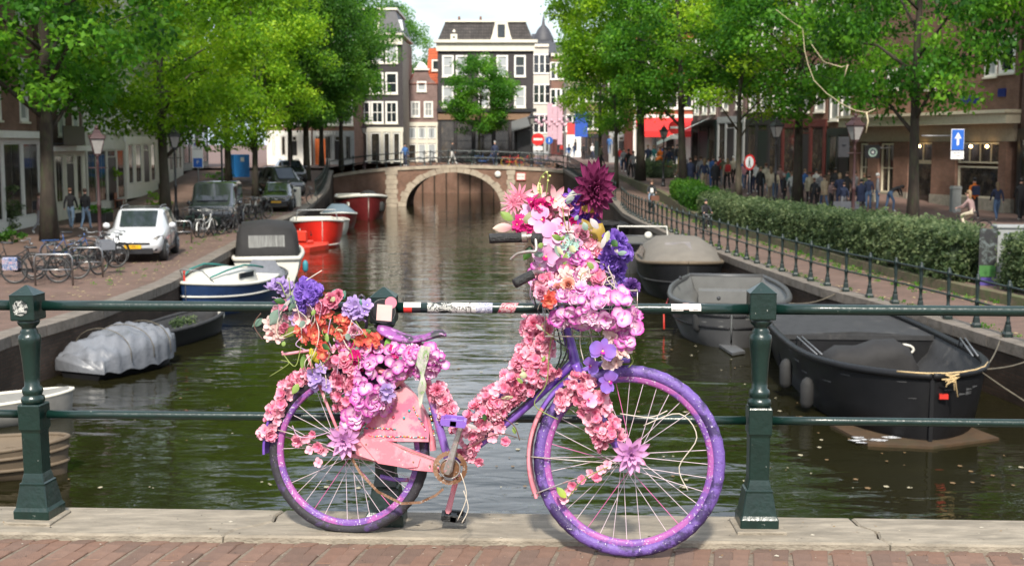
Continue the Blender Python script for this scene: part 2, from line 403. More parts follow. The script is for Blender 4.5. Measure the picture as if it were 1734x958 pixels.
for r_ in range(4):
    for c in range(-34, 35):
        x = c * BW; yk = kf(x) - .006
        x0 = x + (r_ + .5) * -BL * sh + (.5 * BW if False else 0); y0 = yk - (r_ + .5) * BL - (BL / 2 if (c % 2) else 0) * 1.0 + BL * .25
        if (c % 2) and False: continue
        if y0 + BL / 2 > yk:      # cut brick at the kerb
            o = inst(bmesh_cache[q.randrange(8)], 'brick', pave, (x0, yk - BL * .375, -.003 + q.uniform(-.0012, .0016)), (q.uniform(-.004, .004), q.uniform(-.006, .006), 0), (1, .75, 1)) if not (c % 2) else None
        else:
            o = inst(bmesh_cache[q.randrange(8)], 'brick', pave, (x0, y0, q.uniform(-.0015, .0015)), (q.uniform(-.004, .004), q.uniform(-.006, .006), 0))
        if y0 > kf(x) - BL and (c % 2):
            inst(bmesh_cache[q.randrange(8)], 'brick', pave, (x0 + BL * .62 * sh, yk - BL * .125, q.uniform(-.0015, .0015)), (0, 0, 0), (1, .25, 1)) if r_ == 0 else None

g = random.Random(21); mb = MB()
for _ in range(420):
    x = g.uniform(-2.6, 2.6); y = g.uniform(4.5, kb(x) - .03); z = KZ if y > kf(x) + .01 else .0; s = g.uniform(.0012, .0045) * (2.2 if g.random() < .06 else 1); a = g.uniform(0, 6.28)
    mb.add([(x + s * math.cos(a + k * 1.57) * g.uniform(.6, 1.6), y + s * math.sin(a + k * 1.57), z + .0012 + (.002 if k == 2 else 0)) for k in range(4)], [(0, 1, 2, 3)], g.choice((0, 0, 1, 2)))
tag(mb.obj('grit', [pm('grit_pale', (.38, .34, .27), .9), pm('grit_dark', (.04, .035, .03), .9), pm('grit_leaf', (.22, .13, .04), .8)]), kind='stuff')
g = random.Random(22); mb = MB()
for _ in range(230):
    y = 17.3 + 22 * g.random() ** 1.8; x = g.uniform(-8.2, 8.2) if g.random() < .5 else g.uniform(2.2, 8.0); s = g.uniform(.012, .045); a = g.uniform(0, 6.28)
    mb.add([(x + s * math.cos(a + k * 1.26), y + 1.3 * s * math.sin(a + k * 1.26), WATER + .012) for k in range(5)], [(0, 1, 2, 3, 4)], g.choice((0, 1)))
tag(mb.obj('floating_leaves', [pm('float_pale', (.34, .30, .20), .8), pm('float_brown', (.15, .09, .035), .8)]), kind='stuff')
# ---- the green railing
def railmat():
    m = pm('railing_green', (.003, .017, .013), .30, var=.25, scale=9, bump=.10, bscale=45, spec=.6)
    t = m.node_tree; l = t.links.new; b = t.nodes['Principled BSDF']
    co = N(t, 'ShaderNodeTexCoord'); n = N(t, 'ShaderNodeTexNoise', Scale=28.0, Detail=8.0, Roughness=.75); l(co.outputs['Object'], n.inputs['Vector'])
    r = N(t, 'ShaderNodeValToRGB'); r.color_ramp.elements[0].position = .665; r.color_ramp.elements[1].position = .685; l(n.outputs['Fac'], r.inputs[0])
    mm = N(t, 'ShaderNodeMixRGB'); mm.inputs[2].default_value = (.42, .42, .38, 1)
    old = b.inputs['Base Color'].links[0].from_socket; l(r.outputs[0], mm.inputs[0]); l(old, mm.inputs[1]); l(mm.outputs[0], b.inputs['Base Color'])
    return m
M_rail = railmat()
def sq(w, z, ch=.12):
    c = w * ch; h = w / 2
    return [(-h + c, -h, z), (h - c, -h, z), (h, -h + c, z), (h, h - c, z), (h - c, h, z), (-h + c, h, z), (-h, h - c, z), (-h, -h + c, z)]
b = MB()
b.loft([sq(.196, 0, .03), sq(.196, .045, .03), sq(.186, .052, .03), sq(.176, .06, .03), sq(.150, .125, .04), (sq(.140, .15, .04)), sq(.140, .158, .04), sq(.124, .163, .04), sq(.116, .18, .05), sq(.104, .20, .06), sq(.104, .372, .06), sq(.113, .383, .04)], smooth=False)
b.loft([sq(.117, .384, .03), sq(.120, .388, .03), sq(.120, .486, .03), sq(.112, .492, .03)], smooth=False)
b.lathe([(.040, .488), (.056, .495), (.0615, .506), (.058, .520), (.045, .527), (.050, .533), (.054, .545), (.051, .558), (.040, .566), (.040, .60), (.046, .68), (.055, .744), (.0585, .762), (.055, .780), (.044, .788), (.047, .795), (.038, .805), (.036, .815), (.052, .826), (.058, .838), (.050, .848)], n=24)
b.loft([sq(.126, .846, .03), sq(.132, .851, .03), sq(.132, .948, .03), sq(.136, .952, .03), sq(.010, .990, .03)], smooth=False)
post_me = b.mesh('post', M_rail)
PL, PR = G(68, 875, KZ), G(1281, 890, KZ)
PM_ = P(655, 872, 5.165); PM_.z = KZ
step = PR - PM_
P0, P4 = PL - (PM_ - PL) * .98, PR + step * 1.02
rail = thing('bridge_railing', 'dark green iron railing with turned posts that the flowered bicycle leans on', 'railing', PM_)
posts = [P0, PL, PM_, PR, P4]
leans = [0, -.030, -.004, .0, 0]
for p_, a in zip(posts, leans):
    sc_ = 1.025 if p_ is PR else 1.0
    inst(post_me, 'post', rail, p_ - PM_, (0, a * .6, -.12 if p_ is PL else -.03), (.80, .80, sc_))
b = MB(); b.box(-.10, .10, -.11, .09, -.004, .012, 0, .004); inst(b.mesh('mortar_pad', M_kerb), 'mortar_pad', rail, PL - PM_ + Vector((0, -.012, 0)), (0, 0, -.1))
inst(b.mesh('mortar_pad', M_kerb), 'mortar_pad', rail, PR - PM_ + Vector((0, -.012, 0)))
for (zc, rr) in ((.905, .0215), (.445, .0175)):
    for a_, b_ in zip(posts, posts[1:]):
        d = b_ - a_; A = a_ - PM_ + Vector((0, 0, zc)) + d * .035; B_ = b_ - PM_ + Vector((0, 0, zc)) - d * .035
        if a_ is PR: B_.z -= .004
        mb = MB(); mb.tube([lerp(A, B_, t / 6) for t in range(7)], rr, 16); mb.obj('rail', M_rail, rail)

# stickers on the rail and post
def hnt(name, cols, scale=30, stretch=(1, 1, 1), rough=.5):
    m = bpy.data.materials.new(name); m.use_nodes = True; t = m.node_tree; b_ = t.nodes['Principled BSDF']; l = t.links.new
    co = N(t, 'ShaderNodeTexCoord'); mp_ = N(t, 'ShaderNodeMapping'); mp_.inputs['Scale'].default_value = stretch; l(co.outputs['Object'], mp_.inputs[0])
    n = N(t, 'ShaderNodeTexNoise', Scale=scale, Detail=5.0, Roughness=.7, Distortion=1.5); l(mp_.outputs[0], n.inputs['Vector'])
    r = N(t, 'ShaderNodeValToRGB'); r.color_ramp.interpolation = 'CONSTANT'; e = r.color_ramp.elements
    e[0].position = 0; e[0].color = (*cols[0], 1); e[1].position = .5; e[1].color = (*cols[1], 1)
    for k, c in enumerate(cols[2:]):
        x = e.new(.56 + .07 * k); x.color = (*c, 1)
    l(n.outputs['Fac'], r.inputs[0]); l(r.outputs[0], b_.inputs['Base Color']); b_.inputs['Roughness'].default_value = rough; return m
M_stk_w = pm('sticker_white', (.62, .60, .56), .5, var=.08); M_stk_r = pm('sticker_red', (.55, .03, .02), .5, var=.1)
M_stk_k = pm('sticker_black', (.015, .015, .017), .4, var=.2); M_stk_p = pm('sticker_pink', (.62, .20, .26), .5, var=.1); M_stk_pp = pm('sticker_pale_pink', (.62, .42, .38), .6, var=.12)
M_scr = hnt('torn_sticker', [(.015, .02, .02), (.5, .5, .46), (.02, .02, .02), (.45, .45, .45)], 22, (1, 1, 1.2))
M_tag = hnt('worn_white_sticker', [(.56, .54, .52), (.56, .54, .52), (.12, .11, .11), (.5, .48, .46)], 26, (1, 1, .7))
M_col = hnt('colourful_sticker', [(.5, .5, .55), (.05, .06, .2), (.5, .5, .5), (.03, .03, .03), (.4, .42, .1)], 45)
M_mag = hnt('red_pattern_sticker', [(.35, .05, .08), (.5, .42, .42), (.25, .02, .05)], 60)
def railpt(u, zc=.905):
    r = ray(u, 520); p1, p2 = (PL, PM_) if u < 655 else (PM_, PR) if u < 1281 else (PR, P4)
    # closest approach in plan: x = k y
    k = r.x / r.y; d = p2 - p1; t = (p1.x - k * p1.y) / (k * d.y - d.x); return p1 + d * t - PM_ + Vector((0, 0, zc))
def wrap(u0, u1, mat, a0=-50, a1=75, skew=0, rr=.0227, lift=0, nm='sticker'):
    A, B_ = railpt(u0), railpt(u1); vs = []; fs = []; n = 7
    for i in range(n):
        a = R(lerp(a0, a1, i / (n - 1)))     # angle up from straight at the camera
        off = Vector((0, -math.cos(a), math.sin(a))) * (rr + lift)
        s_ = (B_ - A) * skew * (i / (n - 1) - .5)
        vs += [A + off + s_, B_ + off + s_]
    for i in range(n - 1): fs.append((2*i, 2*i+1, 2*i+3, 2*i+2))
    mb = MB(); mb.add(vs, fs, 0, True); return mb.obj(nm, mat, rail)
wrap(684, 713, M_stk_w, 10, 80); wrap(684, 698, M_stk_r, -60, 8); wrap(698, 713, M_stk_k, -60, 8)
wrap(724, 766, M_scr, -75, 80); wrap(766, 806, M_tag, -60, 80); wrap(806, 834, M_col, -60, 80)
wrap(846, 874, M_mag, -60, 75, .35)
wrap(1136, 1156, M_stk_w, -15, 70); wrap(1156, 1166, M_stk_pp, 0, 85, lift=.0006); wrap(1166, 1186, M_stk_w, -15, 70)
def text(s, size, mat, parent, loc, rot, name='lettering', ext=.001, align='CENTER'):
    c = bpy.data.curves.new(name, 'FONT'); c.body = s; c.size = size; c.extrude = ext; c.align_x = align; c.align_y = 'CENTER'
    c.resolution_u = 2
    o = bpy.data.objects.new(name, c); COL.objects.link(o)
    dg = bpy.context.evaluated_depsgraph_get(); me = bpy.data.meshes.new_from_object(o.evaluated_get(dg)); bpy.data.objects.remove(o)
    me.materials.clear(); me.materials.append(mat)
    o = bpy.data.objects.new(name, me); link(o, parent); o.location = loc; o.rotation_euler = rot; return o
def facetext(s, u, size, mat):
    p = railpt(u) + Vector((0, -.0232, 0)); return text(s, size, mat, rail, p, (math.pi / 2, 0, 0), ext=.0003)
facetext('INTASTIC', 786, .022, M_stk_k)
facetext('Gastronomia', 1146, .008, M_stk_k); facetext('Tavola', 1176, .008, M_stk_k)
# round sticker, pink square and small pink disc on the middle post
q0 = Vector((0, -.068, .897))
def disc(r, n=28): return [(r * math.cos(2*math.pi*i/n), 0, r * math.sin(2*math.pi*i/n)) for i in range(n)]
def flat(pts, c, mat, nm='sticker', ry=0):
    mb = MB().at(Matrix.Translation(q0 + Vector(c)) @ Matrix.Rotation(ry, 4, 'Y')); mb.add(pts, [tuple(range(len(pts)))]); return mb.obj(nm, mat, rail)
q0.y = -.056
flat(disc(.050), (0, 0, 0), M_stk_w); flat(disc(.0495), (0, -.0007, 0), M_stk_k)
flat(disc(.024), (.032, -.0015, .035), M_stk_p)
flat([(-.031, 0, -.033), (.031, 0, -.033), (.031, 0, .033), (-.031, 0, .033)], (.005, -.0022, -.006), M_stk_pp, ry=.08)
flat([(-.02 + .04 * (i % 5) / 5 + q.uniform(-.004, .004), 0, 0) for i in range(0)] or disc(.033, 9), (-.0, 0, 0), M_scr).location = (PL - PM_) + Vector((-.026, .0005, .003))

# ================================================================== THE FAR BRIDGE
M_fbrick = brickmat('far_bridge_brick', (.27, .15, .11), (.21, .12, .09), (.13, .11, .09), .22, .065, .008, stain=(.6, .56, .5))
M_fstone = pm('bridge_sandstone', (.36, .30, .23), .85, var=.18, scale=2.5, bump=.4, col2=(.22, .18, .14), mixpos=(.5, .7))
FB = 96.6
AC, AW, AH = G(768, 350, WATER).x * FB / G(768, 350, WATER).y, 3.62, 2.62
def ftop(x):                                # top of the parapet wall
    return interp(x, [(-15, -1.0), (-13.6, -.78), (-12.2, -.52), (-9.4, -.24), (-4.5, -.02), (-.6, -.12), (2.6, -.28), (3.9, -.45), (6, -.6)])
fb = thing('canal_bridge', 'brick arch bridge with sandstone voussoirs at the end of the canal', 'bridge', (AC, FB, WATER))
o0 = Vector((AC, FB, WATER)); T0 = Matrix.Translation(-o0)
b = MB().at(T0); Nn = 28
xs = sorted(set([-14.2, -13, -11.5, -10, -9, 0.4, 1.5, 2.8, 4.4] + [AC + AW * 1.0 * math.cos(math.pi * i / Nn) for i in range(Nn + 1)]))
def az(x): return WATER + AH * math.sqrt(max(0, 1 - ((x - AC) / AW) ** 2)) if abs(x - AC) < AW - 1e-6 else WATER - .8
for x0, x1 in zip(xs, xs[1:]):
    inside = abs((x0 + x1) / 2 - AC) < AW
    z0, z1 = (az(x0) if abs(x0-AC) < AW - 1e-6 else WATER, az(x1) if abs(x1-AC) < AW-1e-6 else WATER) if inside else (WATER - .8, WATER - .8)
    for y_ in (FB, FB + 7.5): b.add([(x0, y_, z0), (x1, y_, z1), (x1, y_, ftop(x1)), (x0, y_, ftop(x0))], [(0, 1, 2, 3)])
    if inside: b.add([(x0, FB, z0), (x1, FB, z1), (x1, FB + 7.5, z1), (x0, FB + 7.5, z0)], [(0, 3, 2, 1)])
b.obj('wall', M_fbrick, fb)
b = MB().at(T0)
xx = list(np.linspace(-14.3, 4.5, 20))
for x0, x1 in zip(xx, xx[1:]): b.add([(x0, FB + .2, ftop(x0) - .02), (x1, FB + .2, ftop(x1) - .02), (x1, FB + 7.4, ftop(x1) - .02), (x0, FB + 7.4, ftop(x0) - .02)], [(0, 1, 2, 3)])
b.obj('deck', M_street, fb)
nv = 23; q = random.Random(5)
for i in range(nv):
    a0, a1 = math.pi * (i + .03) / nv, math.pi * (i + .97) / nv
    th = .46 if i % 2 else .60
    pp = []
    for a, k in ((a0, 0), (a1, 0), (a1, 1), (a0, 1)):
        pp.append((AC - math.cos(a) * (AW + k * (th if k else 0) * 1.05), WATER + math.sin(a) * (AH + k * min(th, .5) * .82)))
    mb = MB().at(T0); mb.prism(pp, FB - .06 - q.uniform(0, .03), FB + .1); fixn(mb.obj('arch_stone', M_fstone, fb))
for xc, w in ((G(664, 350, WATER).x, .85), (P(865, 300, FB).x, .55)):
    z = WATER - .1; k = 0
    while z < ftop(xc) - .3:
        h = .36; w2 = w / 2 + (.05 if k % 2 else -.03)
        mb = MB().at(T0); mb.box(xc - w2, xc + w2, FB - .10 - q.uniform(0, .02), FB + .1, z + .012, min(z + h, ftop(xc) - .2) - .012, 0, .02); mb.obj('pilaster_stone', M_fstone, fb); z += h; k += 1
x = -14.0
while x < 4.3:
    x2 = min(x + 1.1 + q.uniform(-.1, .1), 4.4); mb = MB().at(T0); g = .012
    vs = []
    for zz in (-.22, .02):
        vs += [(x + g, FB - .10, ftop(x) + zz), (x2 - g, FB - .10, ftop(x2) + zz), (x2 - g, FB + .3, ftop(x2) + zz), (x + g, FB + .3, ftop(x) + zz)]
    mb.add(vs, [(3, 2, 1, 0), (4, 5, 6, 7), (0, 1, 5, 4), (1, 2, 6, 5), (2, 3, 7, 6), (3, 0, 4, 7)]); mb.obj('coping_stone', M_fstone, fb); x = x2
# the quay wall seen through the arch
r = thing('quay_wall', 'distant brick canal wall with dark vertical timbers seen through the arch', 'quay wall', (-5, 123.2, WATER))
mb = MB(); mb.box(-15, 14, 0, .2, -.8, 2.93); mb.obj('wall', M_fbrick, r)
for k in range(12):
    mb = MB(); mb.box(-7.2 + k * 1.15, -7.06 + k * 1.15, -.1, -.002, -.5, 2.4); mb.obj('timber_post', M_qwall, r)
# notice and lamp disc on the bridge face
p = P(882, 299, FB - .12)
sg = thing('notice_board', 'small white notice with red border on the brick bridge wall', 'sign', p)
mb = MB(); mb.box(-.36, .36, 0, .03, -.29, .29); mb.obj('frame', M_redp, sg)
mb = MB(); mb.box(-.31, .31, -.004, 0.002, -.24, .24); mb.obj('panel', M_stk_w, sg)
text('DOORVAART', .1, M_stk_k, sg, (0, -.008, 0), (math.pi / 2, 0, 0))
p = P(843, 295, FB - .1); mb = MB(); mb.lathe([(.22, -.03), (.24, 0), (.2, .03)], n=16); o = mb.obj('navigation_disc', M_stk_w); o.location = p; o.rotation_euler = (math.pi/2, 0, 0); tag(o, 'round white disc on the bridge wall right of the arch', 'disc')
# railings of the far bridge
def iron_fence(name, label, pts, zf, h=1.0, sp=1.25, mat=M_dkgreen, rails=(.93, .5), rr=.022, near=True, pr=1.0, rn=6):
    L_ = [0.0]
    for a, c in zip(pts, pts[1:]): L_.append(L_[-1] + (Vector(c) - Vector(a)).length)
    def at(s):
        for i in range(len(pts) - 1):
            if s <= L_[i+1] + 1e-6: return Vector(pts[i]).lerp(Vector(pts[i+1]), (s - L_[i]) / (L_[i+1] - L_[i]))
        return Vector(pts[-1])
    n = max(1, round(L_[-1] / sp)); base = at(0); base = Vector((base.x, base.y, zf(base.x, base.y)))
    r = thing(name, label, 'fence', base)
    nn = 10 if near else 6
    b = MB(); b.loft([sq(.17*pr, 0, .1), sq(.17*pr, .06, .1), sq(.12*pr, .10, .1), sq(.10*pr, .2, .1), sq(.08*pr, .24, .1)], smooth=False)
    b.lathe([(.035*pr, .23), (.055*pr, .26), (.034*pr, .30), (.034*pr, .40), (.045*pr, .48), (.052*pr, .5), (.034*pr, .54), (.030*pr, .6), (.044*pr, .82), (.036*pr, .88), (.055*pr, .91), (.055*pr, .97), (.03*pr, 1.0), (.035*pr, 1.03), (.01, 1.06)], n=nn)
    me = b.mesh('post', mat)
    P_ = []
    for i in range(n + 1):
        p = at(L_[-1] * i / n); p = Vector((p.x, p.y, zf(p.x, p.y))); P_.append(p)
        inst(me, 'post', r, p - base, (0, 0, 0), (1, 1, h))
    for zr in rails:
        mb = MB(); mb.tube([p - base + Vector((0, 0, zr * h)) for p in P_], rr, rn); mb.obj('rail', mat, r)
    return r
iron_fence('bridge_fence', 'black iron railing along the front of the far arch bridge', [(-13.9, FB + .15), (-11, FB + .15), (-4.5, FB + .15), (1, FB + .15), (4.2, FB + .15)], lambda x, y: ftop(x), 1.15, 1.75, near=False, rr=.03)
iron_fence('bridge_fence', 'iron railing along the back edge of the far arch bridge behind the parked bicycles', [(-13.9, FB + 7.3), (-4.5, FB + 7.3), (4.2, FB + 7.3)], lambda x, y: ftop(x) - .02, 1.15, 1.9, near=False, rr=.03)
# right quay fence and the one going up to the bridge
fy = list(np.arange(19, 74, 2.5))
iron_fence('quay_fence', 'long dark green iron fence of turned posts along the right canal edge', [(redge(y) + .28, y) for y in fy], lambda x, y: interp(y, RZ) + .02, 1.03, 1.25)
fy = [74.5, 78, 82, 86, 90, 94, 96]
iron_fence('quay_fence', 'dense dark iron fence climbing to the far bridge behind the red dahlia', [(redge(y) + .28, y) for y in fy], lambda x, y: interp(y, RZ) + .02, 1.05, .8, near=False)
fy = [79, 84, 88, 92, 96]
iron_fence('quay_fence', 'short iron fence climbing from the left quay to the far bridge', [(ledge(y) - .3, y) for y in fy], lambda x, y: interp(y, LZ) + .02, 1.05, 1.0, near=False)
# ================================================================== TREES
def leafmat(name, c0, c1, c2):
    m = bpy.data.materials.new(name); m.use_nodes = True; t = m.node_tree; b = t.nodes['Principled BSDF']; l = t.links.new
    a = N(t, 'ShaderNodeAttribute', attribute_name='tint'); r = N(t, 'ShaderNodeValToRGB'); e = r.color_ramp.elements
    e[0].position = 0; e[0].color = (*c0, 1); e[1].position = 1; e[1].color = (*c2, 1); x = e.new(.5); x.color = (*c1, 1)
    l(a.outputs['Fac'], r.inputs[0]); l(r.outputs[0], b.inputs['Base Color']); b.inputs['Roughness'].default_value = .5; b.inputs['Specular IOR Level'].default_value = .2
    tr = N(t, 'ShaderNodeBsdfTranslucent'); hs = N(t, 'ShaderNodeHueSaturation'); hs.inputs['Value'].default_value = 2.4; hs.inputs['Hue'].default_value = .49
    l(r.outputs[0], hs.inputs['Color']); l(hs.outputs[0], tr.inputs[0])
    mx_ = N(t, 'ShaderNodeMixShader'); mx_.inputs[0].default_value = .42; l(b.outputs[0], mx_.inputs[1]); l(tr.outputs[0], mx_.inputs[2]); l(mx_.outputs[0], t.nodes['Material Output'].inputs[0])
    return m
M_leaf = {'lime': leafmat('leaf_lime', (.026, .085, .004), (.110, .24, .010), (.27, .40, .018)),  # lime and mid: the darkest tint also paints deep shade inside the crowns
          'mid': leafmat('leaf_mid', (.010, .052, .005), (.048, .16, .012), (.135, .295, .02)),
          'deep': leafmat('leaf_deep', (.008, .036, .004), (.030, .098, .010), (.080, .18, .016)),
          'sage': leafmat('leaf_sage', (.012, .028, .010), (.060, .095, .038), (.18, .22, .10))}  # darkest sage tint also paints the shaded gaps of the hedge
M_bark = pm('tree_bark', (.034, .026, .019), .95, var=.35, scale=9, bump=1.0, bscale=30, stretch=(1, 1, .35), col2=(.045, .06, .025), mixpos=(.5, .7))
M_bark2 = pm('tree_bark_pale', (.065, .053, .037), .95, var=.3, scale=8, bump=1.0, bscale=25, stretch=(1, 1, .4), col2=(.05, .06, .03), mixpos=(.5, .7))
def leafmesh(name, centers, radii, counts, size, mat, seed, flat=.6, updir=.55, tintc=None):
    g = np.random.default_rng(seed); Cs = []; T = []; CT = []
    for i, (c, r, n) in enumerate(zip(centers, radii, counts)):
        d = g.normal(size=(n, 3)); d /= np.linalg.norm(d, axis=1)[:, None]
        rr = r * (g.random(n) ** .42)[:, None]
        p = d * rr * np.array([1, 1, flat]); Cs.append(np.array(c) + p)
        base = g.normal(.5, .13) if tintc is None else tintc[i]
        T.append(np.clip(base + g.normal(0, .14, n), 0, 1))
        CT.append(d)
    C_ = np.vstack(Cs); T = np.concatenate(T); D_ = np.vstack(CT); n = len(C_)
    nrm = g.normal(size=(n, 3)) * .75 + np.array([0, 0, updir]) + D_ * .5
    nrm /= np.linalg.norm(nrm, axis=1)[:, None]
    ax = g.normal(size=(n, 3)) + D_ * .8 + np.array([0, 0, -.35]); ax -= nrm * (ax * nrm).sum(1)[:, None]; ax /= np.linalg.norm(ax, axis=1)[:, None]
    sd_ = np.cross(nrm, ax); s = (size * g.uniform(.65, 1.25, n))[:, None]
    base = C_ - ax * s * .5; tip = C_ + ax * s * .5 - nrm * s * .06; l1 = C_ + sd_ * s * .30 - nrm * s * .09 - ax * s * .04; l2 = C_ - sd_ * s * .30 - nrm * s * .09 - ax * s * .04
    V = np.stack([base, l1, tip, l2], 1).reshape(-1, 3)
    F = (np.arange(n)[:, None] * 4 + np.array([[0, 1, 2, 0, 2, 3]])).reshape(-1)
    me = bpy.data.meshes.new(name); me.vertices.add(len(V)); me.vertices.foreach_set('co', V.reshape(-1).astype(np.float32))
    me.loops.add(len(F)); me.loops.foreach_set('vertex_index', F.astype(np.int32))
    me.polygons.add(n * 2); me.polygons.foreach_set('loop_start', np.arange(0, n * 6, 3, dtype=np.int32)); me.polygons.foreach_set('loop_total', np.full(n * 2, 3, dtype=np.int32))
    a = me.attributes.new('tint', 'FLOAT', 'POINT'); a.data.foreach_set('value', np.repeat(T, 4).astype(np.float32))
    me.materials.append(mat); me.update(calc_edges=True); me.validate(); return me
def make_tree(seed, H, trunk_h, r0, crown_r, leaf, mat, nclump=95, perc=190, lean=(0, 0), bark=None, low=.0, clump=(.75, 1.35), density=1.0):
    """trunk + limbs, crown of leaf clumps at the limb ends; origin at the foot"""
    q = random.Random(seed); tr = MB(); C_ = []; Rr = []
    top = Vector((lean[0], lean[1], H * .86)); pts = []; rad = []
    for i in range(9):
        t = i / 8; pts.append(Vector((lean[0] * t + math.sin(t * 5 + seed) * .12 * t * 2, lean[1] * t + math.cos(t * 4 + seed) * .1 * t, H * .86 * t)))
        rad.append(r0 * (1 - .82 * t) * (1.28 if i == 0 else 1))
    tr.tube(pts, rad, 10)
    cz = (trunk_h + H) / 2; rz = (H - trunk_h) / 2
    nl = 13
    for k in range(nl):
        t0 = lerp(trunk_h / (H * .86) * .78, .95, (k + q.random() * .6) / nl); i = min(7, int(t0 * 8)); p = pts[i].lerp(pts[i+1], t0 * 8 - i)
        a = k * 2.4 + q.uniform(-.4, .4); zt = lerp(trunk_h + .1 * rz, H * .93, (k + .5) / nl) + q.uniform(-.3, .6)
        e = math.sqrt(max(.08, 1 - ((zt - cz) / rz) ** 2)) * crown_r * q.uniform(.72, .98)
        end = Vector((lean[0] + math.cos(a) * e, lean[1] + math.sin(a) * e, zt))
        mid = p.lerp(end, .5) + Vector((0, 0, .12 * e)) ; r1 = r0 * (1 - .75 * t0) * .45
        seg = [p, p.lerp(mid, .6), mid, mid.lerp(end, .6) + Vector((q.uniform(-.2, .2), q.uniform(-.2, .2), 0)), end]
        tr.tube(seg, [r1, r1 * .8, r1 * .6, r1 * .38, .012], 6)
        for s_ in range(4):
            f = q.uniform(.35, .95); b0 = seg[2].lerp(end, max(0, f * 2 - 1)) if f > .5 else p.lerp(seg[2], f * 2)
            d = Vector((math.cos(a + q.uniform(-1.4, 1.4)), math.sin(a + q.uniform(-1.4, 1.4)), q.uniform(-.25, .7))) * q.uniform(.9, 1.9) * crown_r / 4.5
            tr.tube([b0, b0 + d * .5 + Vector((0, 0, .1)), b0 + d], [r1 * .35, r1 * .22, .01], 4, caps=False)
            C_.append(b0 + d); Rr.append(q.uniform(*clump) * .8)
        C_.append(end); Rr.append(q.uniform(*clump))
    while len(C_) < nclump:
        z = q.uniform(-1, 1); a = q.uniform(0, 2 * math.pi); k = math.sqrt(1 - z * z) * (1 + .16 * math.sin(3 * a + seed) + .1 * math.sin(5 * a + 2 * seed)); f = q.uniform(.55, 1.0) ** .6
        if z < -.35 and q.random() < low: continue
        C_.append(Vector((lean[0] + math.cos(a) * k * crown_r * f, lean[1] + math.sin(a) * k * crown_r * f, cz + z * rz * f))); Rr.append(q.uniform(*clump))
    cnt = [int(perc * density * .64 * (r / 1.05) ** 2) for r in Rr]
    g_ = random.Random(seed + 9)
    tints = [min(.92, max(.06, g_.gauss(.5, .23))) for _ in C_]
    trunk_me = tr.mesh('trunk', bark or M_bark)
    crown_me = leafmesh('crown', [tuple(c) for c in C_], Rr, cnt, leaf, mat, seed, flat=.62, tintc=tints)
    return trunk_me, crown_me
def put_tree(tm, cm, p, label, rz=0, sc=1.0, group=None, mat=None, name='canal_tree'):
    o = thing(name, label, 'tree', p, rz, group); o.scale = sc if hasattr(sc, '__len__') else (sc,) * 3
    inst(tm, 'trunk', o)
    if mat is not None and cm.materials[0] != mat:
        cm = cm.copy(); cm.materials[0] = mat
    inst(cm, 'crown', o); return o
def tree_at(var, u, v, label, mat=None, sc=1.0, rz=0.0, D=None, group=None, name='canal_tree'):
    p = GG(u, v) if D is None else P(u, v, D)
    return put_tree(var[0], var[1], p, label, rz, sc, group, mat, name)
TG = 'trees along the canal'
# variants (in metres)
VA = make_tree(1, 16, 4.0, .25, 5.6, .24, M_leaf['mid'], 230, 220)
VB = make_tree(2, 16, 3.1, .22, 4.8, .22, M_leaf['lime'], 230, 215)
VC = make_tree(3, 16, 3.7, .27, 5.2, .24, M_leaf['mid'], 230, 220, bark=M_bark2)
VD = make_tree(4, 12, 4.2, .16, 3.3, .20, M_leaf['mid'], 70, 170, bark=M_bark2)
VE = make_tree(5, 8.6, 1.6, .14, 2.9, .20, M_leaf['deep'], 150, 420, clump=(.6, 1.0))
VF = make_tree(6, 16, 4.1, .27, 5.6, .26, M_leaf['mid'], 230, 170)
VG = make_tree(8, 16, 4.8, .28, 5.2, .24, M_leaf['mid'], 220, 220)
VS = make_tree(7, 4.2, 1.4, .05, 1.1, .14, M_leaf['lime'], 24, 60, clump=(.35, .55))
# left bank, near to far
tree_at(VF, 84, 408, 'dark tree at far left with thick trunk behind the bicycle rack', M_leaf['mid'], (1.12, 1.12, 1.12), 1.0, group=TG)
tree_at(VC, 281, 374, 'lime green tree with dark trunk behind the white car', M_leaf['lime'], (.98, .98, .98), .4, group=TG)
tree_at(VA, 388, 322, 'broad tree with the thickest grey trunk beside the dark van', M_leaf['lime'], (1.0, 1.0, .98), 3.1, group=TG)
tree_at(VB, 433, 338, 'bright leafy tree with slim dark trunk right of the dark van', None, (.9, .9, .96), 2.0, group=TG)
tree_at(VC, 520, 306, 'deep green tree behind the parked dark cars', M_leaf['deep'], (.9, .9, 1.0), 5.0, group=TG)
tree_at(VA, 492, 309, 'dark trunked tree beside the dark jeep on the left quay', M_leaf['deep'], (.8, .8, .9), 1.3, group=TG)
tree_at(VB, 578, 288, 'tall green tree at the left end of the far bridge', M_leaf['mid'], (.82, .82, 1.12), .9, D=97, group=TG)
tree_at(VB, 545, 290, 'dense green tree just left of the far bridge', M_leaf['mid'], (.95, .95, 1.15), 2.6, D=104, group=TG)
tree_at(VE, 812, 262, 'small round tree in front of the black canal house', M_leaf['mid'], (1.06, 1.06, 1.06), .3, D=119, group=None)
